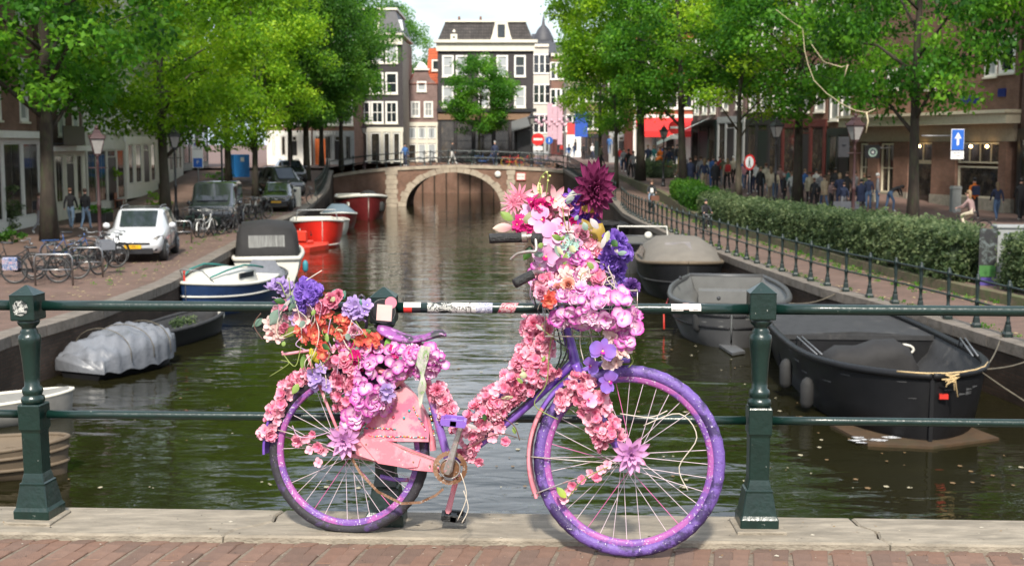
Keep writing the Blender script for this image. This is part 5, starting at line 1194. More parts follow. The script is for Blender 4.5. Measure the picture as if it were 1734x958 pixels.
part(r, 'name_plate', M_hwhite, lambda b: b.box(Lb*.28, Lb*.36, -hb(.82) - .03, -hb(.82) + .0, .72, .86))
r, Lb, hb, sh, rg = boat('small white boat with tubular rail behind the red sloop', (-9.3, 65.8), (-9.9, 69.6), 1.8, .7, M_hwhite, M_hwhite, M_hin, bowp=2.3, benches=((.4, .5),))
r, Lb, hb, sh, rg = boat('small red boat under a slate blue cover', (-9.6, 70.8), (-10.4, 75.4), 2.1, .75, M_hdred, M_hwhite, M_hin, bowp=2.4)
part(r, 'canvas_cover', M_canvas_bl, lambda b: b.loft([[Vector(((t-.5)*Lb, -hb(t), sh(t)+.02)), Vector(((t-.5)*Lb, -hb(t)*.4, sh(t)+h)), Vector(((t-.5)*Lb, hb(t)*.4, sh(t)+h)), Vector(((t-.5)*Lb, hb(t), sh(t)+.02))] for t, h in ((.02, .1), (.1, .5), (.5, .55), (.8, .35), (.95, .05))], closed=False))
r, Lb, hb, sh, rg = boat('large dark red barge like boat with white rim nearest the far bridge', (-9.0, 79.5), (-10.9, 87.5), 3.2, 1.25, M_hdred, M_hwhite, M_hwhite, bowp=2.6, rimr=.1, benches=((.3, .4),))
part(r, 'motor_cover', M_canvas_b, lambda b: b.ball((Lb*.2, .3, 1.45), (.9, .6, .35), 10)); fender(r, (Lb*.4, .9, .8), .2, .6)
part(r, 'name_plate', M_hwhite, lambda b: b.box(Lb*.3, Lb*.42, -hb(.85) - .08, -hb(.85) + .0, .9, 1.1))

# ================================================================== CARS
def car(name, label, p, fdir, L_, Wd, H_, paint, prof='suv', plate=True, cat='car'):
    r = thing(name, label, cat, p, math.atan2(fdir[1], fdir[0]), 'cars parked on the left quay'); h = L_ / 2; w = Wd / 2
    #   x, belt half width, bottom z, belt z, roof half width, roof z
    if prof == 'van':
        S = [(-h, .93, .4, 1.0, .86, H_*.93), (-h+.08, .98, .3, 1.02, .88, H_*.985), (-.2*h, 1, .28, 1.05, .88, H_), (.30*h, 1, .28, 1.05, .86, H_*.99), (.38*h, 1, .28, 1.06, .83, H_*.965), (.70*h, 1, .28, 1.08, .80, 1.16), (.93*h, .95, .30, .98, .74, 1.02), (h, .86, .42, .72, .72, .80)]
        cabin = (3, 5); side = (1, 4)
    else:
        S = [(-h, .80, .45, .85, .66, .96), (-h+.12, .93, .35, .98, .70, 1.15), (-.72*h, .99, .30, 1.02, .72, H_*.955), (-.3*h, 1, .26, 1.0, .74, H_), (.08*h, 1, .26, .98, .74, H_*.985), (.18*h, 1, .26, .97, .73, H_*.955), (.50*h, .99, .26, .96, .72, 1.02), (.84*h, .95, .28, .86, .68, .91), (.96*h, .88, .32, .72, .66, .78), (h, .80, .40, .60, .62, .64)]
        cabin = (5, 6); side = (2, 5)
    rings = []
    for x, bw, zb, zt, rw, zr in S:
        a, c = w * bw, w * rw
        half = [(0, zb), (a * .86, zb), (a * .97, zb + .12), (a, lerp(zb, zt, .55)), (a * .975, zt), (c * 1.03, lerp(zt, zr, .88)), (c * .93, zr), (0, zr + .015)]
        rings.append([Vector((x, -y, z)) for y, z in half[::-1]][:-1] + [Vector((x, y, z)) for y, z in half][:-1] + [])
    # ring order: top centre, right side down to the bottom centre, left side up
    R_ = []
    for x, bw, zb, zt, rw, zr in S:
        a, c = w * bw, w * rw
        half = [(0, zr + .015), (c * .93, zr), (c * 1.03, lerp(zt, zr, .88)), (a * .975, zt), (a, lerp(zb, zt, .55)), (a * .97, zb + .12), (a * .86, zb), (0, zb)]
        R_.append([Vector((x, y, z)) for y, z in half] + [Vector((x, -y, z)) for y, z in half[-2:0:-1]])
    mb = MB(); mb.loft(R_); fixn(mb.obj('body', paint, r))
    g = MB(); i0, i1 = cabin
    def q_(a, b_, c, d, off, mi=0, m=None):
        tgt = m or g; n = (b_ - a).cross(d - a).normalized(); cen = (a + b_ + c + d) / 4; k = .88
        vs = [cen + (v - cen) * k + n * off for v in (a, b_, c, d)]; tgt.add(vs, [(0, 1, 2, 3)])
    A, B_ = R_[i0], R_[i1]
    ws = MB(); vs = [A[1], B_[1], B_[-1], A[-1]]; cen = sum(vs, Vector()) / 4; ws.add([cen + (v - cen) * .9 + Vector((.022, 0, .03)) for v in vs], [(0, 1, 2, 3)]); ws.obj('windscreen', M_glass, r)
    for sg_ in (1, -1):
        for i in range(side[0], side[1] + (0 if prof == 'van' else 0)):
            a0, a1 = R_[i], R_[i + 1]; j2, j3 = (2, 3) if sg_ > 0 else (-2, -3)
            sw = MB(); off = Vector((0, sg_ * .012, 0)); vs = [a0[j2] + off, a1[j2] + off, a1[j3] + off + Vector((0, 0, .05)), a0[j3] + off + Vector((0, 0, .05))]
            cen = sum(vs, Vector()) / 4; vs = [cen + (v - cen) * .9 for v in vs]; sw.add(vs, [(0, 1, 2, 3)]); sw.obj('side_window', M_glass, r)
    for x in (h * .66, -h * .62):
        for sg_ in (1, -1):
            rr = .36 if prof == 'suv' else .34
            t = MB().at(Matrix.Translation((x, sg_ * (w - .10), rr)) @ Matrix.Rotation(math.pi/2, 4, 'X')); t.lathe([(rr * .6, -.12), (rr * .94, -.12), (rr, -.07), (rr, .07), (rr * .94, .12), (rr * .6, .12)], n=20); to = t.obj('wheel', M_rubber, r)
            t = MB().at(Matrix.Translation((x, sg_ * (w + .018), rr)) @ Matrix.Rotation(math.pi/2, 4, 'X')); t.lathe([(.03, -.01), (rr * .60, -.01), (rr * .62, .01), (.05, .02)], n=12)
            for k in range(5): a = 2*math.pi*k/5; t.tube([(0, 0, -.02*sg_), (rr*.56*math.cos(a), rr*.56*math.sin(a), -.02*sg_)], .03, 5)
            t.obj('rim', M_steel, to)
    f = h + .0
    for sg_ in (1, -1):
        if prof == 'van': part(r, 'headlight', M_lampglass, lambda b: b.loft([[Vector((x, sg_ * y, z)) for y, z in ((w*.6, .66), (w*.92, .72), (w*.94, .92), (w*.66, .86))] for x in (h - .25, h + .005 - .07)], smooth=False))
        else: part(r, 'headlight', M_lampglass, lambda b: b.loft([[Vector((x, sg_ * y, z)) for y, z in ((w*.52, .60), (w*y2, .68), (w*y2, .84), (w*.60, .73))] for x, y2 in ((h - .42, .97), (h - .06, .80))], smooth=False))
        part(r, 'mirror', paint, lambda b: b.ball((h * .30, sg_ * (w + .10), 1.08), (.09, .12, .10), 8))
        part(r, 'fog_lamp', M_black, lambda b: b.ball((h - .06, sg_ * w * .66, .42), (.06, .14, .07), 8))
    part(r, 'grille', M_black, lambda b: (b.box(h - .03, h + .018, -w*.56, w*.56, .57, .635) , b.box(h - .10, h + .025, -w * .66, w * .66, .29, .46)))
    part(r, 'badge', M_chrome, lambda b: b.ball((h - .02 + .02, 0, .63), (.03, .09, .045), 8))
    if plate:
        pl = part(r, 'number_plate', pm('plate_yellow', (.70, .38, .01), .4), lambda b: b.box(h + .0, h + .04, -.26, .26, .45, .56)); 
        text('12 NPB 4', .09, M_stk_k, pl, (h + .043, 0, .505), (math.pi/2, 0, math.pi/2))
    for sg_ in (1, -1):
        for x_ in (-.36*h, .12*h): part(r, 'door_seam', M_black, lambda b: b.tube([(x_, sg_*(w*.995+.004), .40), (x_, sg_*(w+.006), .72), (x_, sg_*(w*.98+.004), .98)], .007, 4))
        part(r, 'sill_trim', M_black, lambda b: b.box(-.45*h, .45*h, sg_*(w*.955), sg_*(w*.985), .28, .38))
        part(r, 'door_handle', paint, lambda b: b.ball((-.02*h, sg_*(w*1.0), .86), (.09, .02, .018), 6))
    part(r, 'wiper', M_black, lambda b: (b.tube([(.50*h, .1, 1.06), (.38*h, .45, 1.22)], .008, 4), b.tube([(.50*h, -.45, 1.06), (.38*h, -.1, 1.22)], .008, 4)))
    if prof == 'suv':
        for sg_ in (1, -1): part(r, 'roof_rail', M_steel, lambda b: b.tube([(-.6*h, sg_*w*.66, H_*.99), (-.5*h, sg_*w*.66, H_+.05), (0, sg_*w*.66, H_+.06), (.12*h, sg_*w*.66, H_)], .02, 6))
    return r
M_carw = pm('car_white', (.50, .51, .52), .22, var=.02, coat=1); M_cark = pm('car_black', (.012, .013, .015), .2, var=.1, coat=1); M_card = pm('car_dark_grey', (.030, .032, .038), .25, var=.1, coat=1)
car('parked_car', 'white compact SUV with dark glass roof and yellow plate', (-12.1, 41.4, groundz(-12, 42)), (.14, -.99), 4.4, 1.86, 1.62, M_carw)
o = [x for x in COL.objects if x.name.startswith('parked_car')][0]
part(o, 'glass_roof', M_glass, lambda b: b.add([(-1.3, -.6, 1.632), (.2, -.62, 1.625), (.2, .62, 1.625), (-1.3, .6, 1.632)], [(0, 1, 2, 3)]))
car('parked_van', 'dark grey delivery van facing us behind the bicycle racks', (-13.3, 57.0, groundz(-13, 57)), (.12, -.99), 4.9, 2.0, 1.98, M_card, 'van', cat='van')
car('parked_car', 'small black hatchback parked beyond the dark van', (-13.0, 70.5, groundz(-13, 71)), (.12, -.99), 3.9, 1.7, 1.5, M_cark)
car('parked_car', 'black jeep parked across the quay ramp near the far bridge', (-14.6, 80.0, groundz(-14, 80)), (.55, -.83), 4.2, 1.8, 1.8, M_card, plate=False)
car('parked_car', 'black car hidden behind the jeep at the end of the left quay', (-15.3, 87.5, groundz(-15, 88)), (.3, -.95), 4.2, 1.8, 1.55, M_cark, plate=False)
# ================================================================== PEOPLE
M_skin = pm('skin', (.48, .27, .19), .55, var=.06); M_skin2 = pm('skin_dark', (.20, .11, .07), .55, var=.06)
HAIR = {'b': pm('hair_brown', (.06, .032, .018), .6, var=.3), 'k': pm('hair_black', (.012, .010, .010), .5, var=.3), 'y': pm('hair_blonde', (.17, .11, .055), .6, var=.3), 'g': pm('hair_grey', (.35, .33, .31), .6, var=.2), 'w': pm('cap_white', (.6, .58, .54), .7), 'r': pm('hair_red', (.12, .05, .025), .6, var=.3), 'h': pm('hood_black', (.012, .012, .014), .8)}
CL = {}
def cloth(c):
    tab = {'black': (.016, .016, .018), 'navy': (.018, .026, .06), 'jeans': (.07, .12, .21), 'ljeans': (.20, .28, .38), 'white': (.60, .59, .56), 'cream': (.48, .42, .31), 'beige': (.34, .27, .18), 'orange': (.75, .17, .015),
           'grey': (.19, .19, .20), 'brown': (.13, .085, .055), 'blue': (.04, .12, .32), 'red': (.42, .03, .03), 'pink': (.5, .22, .24), 'teal': (.03, .16, .16), 'olive': (.09, .095, .05), 'yellow': (.5, .34, .06), 'mauve': (.24, .16, .15)}
    if c not in CL: CL[c] = pm('cloth_' + c, tab[c], .85, var=.18, scale=10, bump=.5, bscale=25)
    return CL[c]
def pose(kind):
    J = {'pel': (0, 0, .94), 'sp': (0, 0, 1.14), 'ch': (0, 0, 1.33), 'nk': (0, 0, 1.47), 'h0': (0, -.015, 1.56), 'h1': (0, -.02, 1.68),
         'sL': (.17, 0, 1.40), 'eL': (.23, .03, 1.14), 'wL': (.23, -.03, .90), 'aL': (.22, -.05, .80), 'sR': (-.17, 0, 1.40), 'eR': (-.23, .03, 1.14), 'wR': (-.23, -.03, .90), 'aR': (-.22, -.05, .80),
         'pL': (.09, 0, .88), 'kL': (.10, -.01, .49), 'fL': (.10, .02, .09), 'tL': (.11, -.13, .04), 'pR': (-.09, 0, .88), 'kR': (-.10, -.01, .49), 'fR': (-.10, .02, .09), 'tR': (-.11, -.13, .04)}
    if kind in ('walk', 'walk2'):
        s = 1 if kind == 'walk' else -1
        a, b_ = ('L', 'R') if s > 0 else ('R', 'L')
        J['k'+a] = (J['k'+a][0], -.18, .51); J['f'+a] = (J['f'+a][0], -.26, .10); J['t'+a] = (J['t'+a][0], -.40, .07)
        J['k'+b_] = (J['k'+b_][0], .05, .49); J['f'+b_] = (J['f'+b_][0], .30, .16); J['t'+b_] = (J['t'+b_][0], .20, .04)
        J['e'+a] = (J['e'+a][0], .12, 1.15); J['w'+a] = (J['w'+a][0], .17, .93); J['a'+a] = (J['a'+a][0], .16, .84)
        J['e'+b_] = (J['e'+b_][0], -.08, 1.15); J['w'+b_] = (J['w'+b_][0], -.24, .97); J['a'+b_] = (J['a'+b_][0], -.30, .90)
    if kind == 'phone':
        for a, s in (('L', 1), ('R', -1)): J['e'+a] = (.22*s, -.06, 1.15); J['w'+a] = (.10*s, -.25, 1.22); J['a'+a] = (.05*s, -.30, 1.27)
        J['h0'] = (0, -.04, 1.555); J['h1'] = (0, -.09, 1.66)
    if kind == 'bend':
        for k, (y, z) in {'sp': (-.14, 1.06), 'ch': (-.32, 1.14), 'nk': (-.45, 1.18), 'h0': (-.53, 1.20), 'h1': (-.64, 1.17)}.items(): J[k] = (0, y, z)
        for a, s in (('L', 1), ('R', -1)): J['s'+a] = (.16*s, -.38, 1.17); J['e'+a] = (.18*s, -.50, .95); J['w'+a] = (.12*s, -.55, .78); J['a'+a] = (.1*s, -.57, .70); J['p'+a] = (.09*s, .02, .88); J['k'+a] = (.10*s, -.05+.12*s, .5); J['f'+a] = (.1*s, .02+.16*s, .09); J['t'+a] = (.11*s, -.13+.16*s, .04)
    if kind in ('cycle', 'sit'):
        for k, (y, z) in {'pel': (.12, .98), 'sp': (.08, 1.16), 'ch': (.0, 1.34), 'nk': (-.04, 1.47), 'h0': (-.06, 1.56), 'h1': (-.08, 1.68)}.items(): J[k] = (0, y, z)
        for a, s in (('L', 1), ('R', -1)):
            J['s'+a] = (.17*s, 0, 1.40); J['e'+a] = (.22*s, -.18, 1.20); J['w'+a] = (.20*s, -.38, 1.12); J['a'+a] = (.20*s, -.46, 1.11)
            J['p'+a] = (.09*s, .10, .95); J['k'+a] = (.10*s, -.28, .86 if s > 0 else .68); J['f'+a] = (.10*s, -.12, .48 if s > 0 else .26); J['t'+a] = (.10*s, -.24, .42 if s > 0 else .20)
    return J
EDG = [('pel','sp'),('sp','ch'),('ch','nk'),('nk','h0'),('h0','h1'),('ch','sL'),('sL','eL'),('eL','wL'),('wL','aL'),('ch','sR'),('sR','eR'),('eR','wR'),('wR','aR'),('pel','pL'),('pL','kL'),('kL','fL'),('fL','tL'),('pel','pR'),('pR','kR'),('kR','fR'),('fR','tR')]
RAD = {'pel': (.145,.115), 'sp': (.125,.10), 'ch': (.155,.11), 'nk': (.055,.055), 'h0': (.075,.085), 'h1': (.08,.09), 's': (.065,.065), 'e': (.048,.048), 'w': (.036,.036), 'a': (.045,.028), 'p': (.095,.095), 'k': (.065,.065), 'f': (.048,.05), 't': (.045,.035)}
_pb = {}
def posed(kind):
    if kind in _pb: return _pb[kind]
    J = pose(kind); ks = list(J); me = bpy.data.meshes.new('b'); me.from_pydata([J[k] for k in ks], [(ks.index(a), ks.index(b_)) for a, b_ in EDG], [])
    o = bpy.data.objects.new('b', me); COL.objects.link(o); m = o.modifiers.new('s', 'SKIN'); m.use_smooth_shade = True
    sv = me.skin_vertices[0].data
    for i, k in enumerate(ks): sv[i].radius = RAD.get(k) or RAD[k[0]]; sv[i].use_root = (k == 'pel')
    m2 = o.modifiers.new('u', 'SUBSURF'); m2.levels = 1; m2.render_levels = 1
    dg = bpy.context.evaluated_depsgraph_get(); out = bpy.data.meshes.new_from_object(o.evaluated_get(dg)); bpy.data.objects.remove(o)
    V = {k: Vector(J[k]) for k in ks}; tags = []
    def dseg(p, a, b_): d = b_ - a; t = max(0, min(1, (p - a).dot(d) / d.length_squared)); return (p - a - d * t).length
    for p in out.polygons:
        c = p.center; best = min(EDG, key=lambda e: dseg(c, V[e[0]], V[e[1]]) - (RAD.get(e[0]) or RAD[e[0][0]])[0] * .5)
        e1 = best[1]; t = 'top'
        if e1 in ('h0', 'h1'): t = 'head'
        elif e1[0] == 'a': t = 'hand'
        elif e1[0] == 'w': t = 'fore'
        elif e1[0] == 'k' or best[1] in ('pL', 'pR'): t = 'thigh'
        elif e1[0] == 'f': t = 'shin'
        elif e1[0] == 't': t = 'shoe'
        tags.append(t)
    _pb[kind] = (out, tags, V); return _pb[kind]
_pc = {}
def person(label, p, face, kind='stand', top='black', bot='jeans', hair='b', sc=1.0, shoes='white', bare=(), pack=None, long_=False, skin=None, group='people strolling on the quays', coat=False, legless=False):
    """face: compass angle the person looks at; 0 = at the camera, 90 = to the right of the photo"""
    me, tags, V = posed(kind); key = (kind, top, bot, shoes, tuple(bare), skin is None)
    if key not in _pc:
        m = me.copy(); m.name = 'body'; m.materials.clear(); sk = skin or M_skin
        for mt in (cloth(top), cloth(bot), sk, cloth(shoes)): m.materials.append(mt)
        mi = [{'head': 2, 'hand': 2, 'shoe': 3, 'thigh': 2 if 'thigh' in bare else 1, 'shin': 2 if ('shin' in bare) else 1, 'fore': 2 if 'fore' in bare else 0, 'top': 0}[t] for t in tags]
        m.polygons.foreach_set('material_index', mi); _pc[key] = m
    r = thing('person', label, 'person', p, R(face), group); r.scale = (sc,) * 3
    inst(_pc[key], 'body', r)
    h = V['h1']; n_ = V['h0']; up = (h - n_).normalized(); b = MB()
    c = h + Vector((0, .022, .012))
    b.ball(tuple(c + Vector((0, .012, .02))), (.092, .10, .092), 10)
    if long_: b.loft([[Vector((w * math.cos(a), c.y + .06 + .05 * math.sin(a), c.z + z)) for a in [math.pi * 2 * k / 8 for k in range(8)]] for z, w in ((.02, .085), (-.1, .09), (-.22, .08), (-.32, .04))])
    b.obj('cap' if hair == 'w' else 'hood' if hair == 'h' else 'hair', HAIR[hair], r)
    f = MB(); f.ball((h.x, h.y - .098, h.z - .028), (.014, .02, .022), 6); f.obj('nose', skin or M_skin, r)
    if coat:
        b = MB(); b.loft([[Vector((w * math.cos(a), .0 + d * math.sin(a), z)) for a in [2 * math.pi * k / 10 for k in range(10)]] for z, w, d in ((1.42, .12, .09), (1.36, .19, .13), (1.15, .175, .135), (.95, .19, .145), (.72, .22, .17), (.70, .21, .16))], caps=(False, False)); b.obj('coat', cloth(top), r)
    if pack:
        s = V['ch']; b = MB(); b.box(-.15, .15, s.y + .08, s.y + .25, s.z - .28, s.z + .12, 0, .05); b.obj('backpack', cloth(pack), r)
    return r
_st = [None]
def pp(u, v, label, face=180, kind='stand', top='black', bot='jeans', hair='b', hpx=None, **k):
    if kind == 'stand': kind = ('phone', 'stand', 'walk', 'walk2', 'stand')[(u * 7 + v) % 5]; face += (u * 13 + v) % 50 - 25
    p = GG(u, v); s_ = FPX / (p.y * _cp + 0.3); sc = 1.0 if hpx is None else min(1.08, max(.86, hpx / (1.75 * s_)))
    return person(label, p, face, kind, top, bot, hair, sc=sc, **k)
# left quay
pp(121, 388, 'person in black jumper and pale blue jeans walking away, left of the couple', 185, 'walk', 'black', 'ljeans', 'r', 68, long_=False)
pp(146, 389, 'person in black hoodie and washed light jeans walking away, right of the couple', 178, 'walk2', 'black', 'ljeans', 'b', 68)
pp(68, 396, 'person with grey top and dark backpack half hidden by the left tree trunk', 100, 'walk', 'mauve', 'grey', 'b', 68, pack='black')
# far bridge
p = P(838, 276, FB + 1.6); p.z = ftop(p.x) + .0
person('man in dark suit with white shirt standing at the far bridge railing', p, 0, 'stand', 'navy', 'navy', 'g', sc=1.05, shoes='black')
for u, lab, f, t, bo, h, yy in ((766, 'person in dark jacket crossing the far bridge', 80, 'black', 'white', 'k', 3.0), (686, 'small figure in blue behind the left part of the bridge fence', 0, 'blue', 'navy', 'k', 1.8)):
    p = P(u, 278, FB + yy); p.z = ftop(p.x) ; person(lab, p, f, 'walk', t, bo, h)
# shopping street beyond the bridge
for u, v, f, t, bo, h, lab in ((963, 276, 0, 'blue', 'grey', 'b', 'person in blue shirt in the far street right of the flag'), (972, 268, 0, 'navy', 'jeans', 'k', 'person in navy walking beyond the quay fence end'),
        (988, 272, 180, 'black', 'black', 'k', 'distant person in black under the blue banner'), (1003, 270, 20, 'white', 'navy', 'g', 'distant person in white top left of the small red tree'), (951, 265, 0, 'red', 'black', 'b', 'distant person in red beside the bridge signs'),
        (1018, 285, 90, 'olive', 'black', 'b', 'person in olive coat by the pale bush bed'), (1032, 262, 180, 'blue', 'jeans', 'y', 'distant person in blue before the shops')):
    p = GG(u, v); p = Vector((p.x, p.y, p.z)) if p.y < 180 else P(u, v, 120); person(lab, p, f, 'walk' if u % 2 else 'walk2', t, bo, h)
# right street crowd, far to near
CR = [(1072, 303, 'person in pale blue jacket and black trousers walking beside the dark trunk', 160, 'walk', 'grey', 'black', 'b', 46), (1064, 300, 'dark dressed person hidden beside the dark trunk', 180, 'stand', 'black', 'black', 'k', 46),
      (1097, 290, 'person in navy shorts under the red awning', 0, 'walk', 'navy', 'navy', 'y', 44), (1107, 289, 'person in pale turquoise top near the orange jackets', 30, 'stand', 'teal', 'white', 'y', 42), (1118, 294, 'person in bright orange vest by a bicycle', 200, 'stand', 'orange', 'navy', 'b', 46),
      (1112, 297, 'second person in orange and black leaning on a bicycle', 150, 'bend', 'orange', 'black', 'k', 46), (1133, 297, 'tall person in dark blue denim left of the leaning tree', 180, 'stand', 'navy', 'jeans', 'b', 50), (1127, 296, 'person in red top and dark jeans left of the denim jacket', 185, 'stand', 'mauve', 'navy', 'k', 48),
      (1139, 290, 'person in black behind the denim jacket', 20, 'walk', 'black', 'black', 'b', 44), (1150, 302, 'person in mustard coat at the left side of the leaning trunk', 90, 'stand', 'yellow', 'brown', 'y', 44),
      (1168, 322, 'person in navy jumper just right of the leaning trunk', 170, 'walk', 'navy', 'navy', 'b', 54), (1177, 318, 'person in dark coat behind the navy jumper', 10, 'stand', 'black', 'navy', 'r', 52), (1192, 324, 'person in navy parka and beige trousers', 180, 'stand', 'navy', 'beige', 'y', 54),
      (1186, 318, 'slim person in pale jeans beside the navy parka', 170, 'walk', 'grey', 'ljeans', 'b', 52), (1211, 327, 'person in long black coat holding a pale bag', 0, 'stand', 'black', 'black', 'k', 56), (1206, 318, 'person in light blue shirt and cap behind the black coat', 0, 'stand', 'blue', 'blue', 'b', 56),
      (1231, 322, 'person in beige jacket with a red backpack', 180, 'walk', 'beige', 'black', 'y', 52), (1241, 312, 'person in white hat and black shorts', 185, 'walk2', 'cream', 'black', 'w', 46), (1224, 315, 'person in olive jumper between the beige jackets', 175, 'stand', 'olive', 'grey', 'b', 48),
      (1287, 340, 'blonde person in black beside the round red sign', 10, 'stand', 'black', 'black', 'y', 56), (1270, 330, 'person in black behind the round red sign post', 200, 'stand', 'black', 'navy', 'k', 52), (1296, 334, 'bald person in cream shirt and jeans left of the lamp', 180, 'walk', 'cream', 'ljeans', 'r', 56),
      (1304, 338, 'person in pale yellow coat by the lamp post', 180, 'stand', 'cream', 'beige', 'y', 54), (1327, 345, 'older person in black jacket right of the lamp post', 60, 'stand', 'black', 'black', 'g', 50), (1340, 343, 'person in white top beside the dark tree trunk', 20, 'stand', 'white', 'grey', 'y', 50),
      (1370, 346, 'person in cream coat right of the dark trunk', 200, 'stand', 'cream', 'black', 'b', 54), (1388, 348, 'person in pale grey jacket looking at the camera', 0, 'stand', 'grey', 'black', 'b', 56), (1378, 352, 'person with long brown hair partly hidden by the hedge', 170, 'stand', 'black', 'black', 'r', 48),
      (1362, 338, 'person in bright blue top farther down the street', 0, 'stand', 'blue', 'navy', 'y', 50), (1413, 346, 'tall person in black left of the red brown lamp', 0, 'stand', 'black', 'black', 'k', 62), (1421, 358, 'person with ginger ponytail in navy coat near the red brown lamp', 180, 'stand', 'navy', 'navy', 'y', 64),
      (1433, 352, 'person in dark coat with white scarf behind the red brown lamp', 200, 'stand', 'black', 'black', 'b', 60), (1457, 366, 'person in dark navy hooded coat right of the red brown lamp', 180, 'stand', 'navy', 'black', 'k', 62), (1470, 356, 'person in navy jacket holding a cream tote bag', 170, 'stand', 'navy', 'jeans', 'b', 58),
      (1485, 359, 'man in white cap, grey jacket and blue jeans by the brick pillar', 90, 'stand', 'grey', 'jeans', 'w', 64), (1506, 359, 'person in black jacket and jeans bending down at the shop window', 95, 'bend', 'black', 'jeans', 'k', 62),
      (1648, 372, 'man in orange jacket with a dark backpack before the shop window', 180, 'walk', 'orange', 'black', 'k', 72), (1687, 374, 'person with ponytail in navy jacket and jeans right of the orange jacket', 180, 'walk2', 'navy', 'jeans', 'y', 64), (1727, 374, 'person in black cap and black printed jacket at the right edge', 170, 'stand', 'black', 'black', 'k', 74),
      (1320, 330, 'person in mauve jacket between lamp and trunk in the distance', 180, 'walk', 'mauve', 'navy', 'b', 48), (1402, 340, 'person in brown jacket far behind the black dressed group', 10, 'stand', 'brown', 'navy', 'b', 50)]
CR += [(1158 + 0, 310, 'person in grey jumper half behind the leaning trunk', 190, 'stand', 'grey', 'jeans', 'k', 48), (1199, 315, 'person in white shirt deep in the crowd by the green shop', 0, 'walk', 'white', 'jeans', 'b', 46), (1218, 312, 'person in red jumper deep in the crowd', 10, 'stand', 'red', 'black', 'k', 46),
      (1252, 316, 'person in pale blue shirt beside the mossy trunk', 0, 'walk', 'blue', 'cream', 'b', 46), (1260, 322, 'person in pink top right of the mossy trunk', 180, 'walk2', 'pink', 'jeans', 'y', 48), (1279, 326, 'person in white shirt between the round sign and the blonde person', 0, 'stand', 'white', 'navy', 'k', 50),
      (1312, 340, 'person in cream hooded top hidden behind the lamp post', 175, 'stand', 'cream', 'jeans', 'b', 52), (1334, 335, 'person in teal jacket left of the dark trunk', 185, 'walk', 'teal', 'black', 'b', 48), (1381, 338, 'person in white shirt far right of the dark trunk', 0, 'walk', 'white', 'jeans', 'k', 50),
      (1395, 352, 'person in beige raincoat among the dark group', 180, 'stand', 'beige', 'jeans', 'b', 54), (1407, 356, 'person in maroon top just left of the red brown lamp', 10, 'stand', 'mauve', 'black', 'k', 50), (1428, 362, 'person in navy sweatshirt behind the grey bench', 180, 'stand', 'navy', 'grey', 'b', 52),
      (1447, 345, 'person in white trainers and grey coat behind the lamp', 200, 'walk', 'grey', 'black', 'b', 54), (1462, 346, 'person in olive jacket beyond the hooded coat', 0, 'stand', 'olive', 'jeans', 'y', 52), (1085, 297, 'person in white shirt and jeans near the red awning', 0, 'walk', 'white', 'jeans', 'b', 42),
      (1121, 286, 'person in light blue shirt far behind the bicycle group', 0, 'walk', 'blue', 'cream', 'y', 38), (1146, 288, 'person in black with white trainers under the no entry sign', 180, 'walk2', 'black', 'jeans', 'k', 42), (1056, 292, 'person in grey coat by the low bush', 0, 'walk', 'grey', 'navy', 'b', 40), (1049, 284, 'person in red jacket far along the quay', 180, 'walk', 'red', 'jeans', 'k', 34)]
packs = {1231: 'red', 1648: 'navy'}
for u, v, lab, f, kd, t, bo, h, hp in CR:
    pp(u, v, lab, f, kd, t, bo, h, hp, long_=(h == 'y' and u not in (1097, 1241)), pack=packs.get(u), coat=(u in (1211, 1304, 1457, 1370, 1395, 1168, 1327)), skin=M_skin2 if u in (1413,) else None)
p = GG(1470, 356); mb = MB(); mb.box(-.17, .17, -.05, .05, .0, .38, 0, .03); mb.tube([(-.1, 0, .37), (-.05, 0, .62), (.05, 0, .62), (.1, 0, .37)], .012, 5); o = mb.obj('tote_bag', cloth('cream')); o.location = p + Vector((.32, -.1, .42)); tag(o, 'cream tote bag carried by the person in the navy jacket', 'bag')

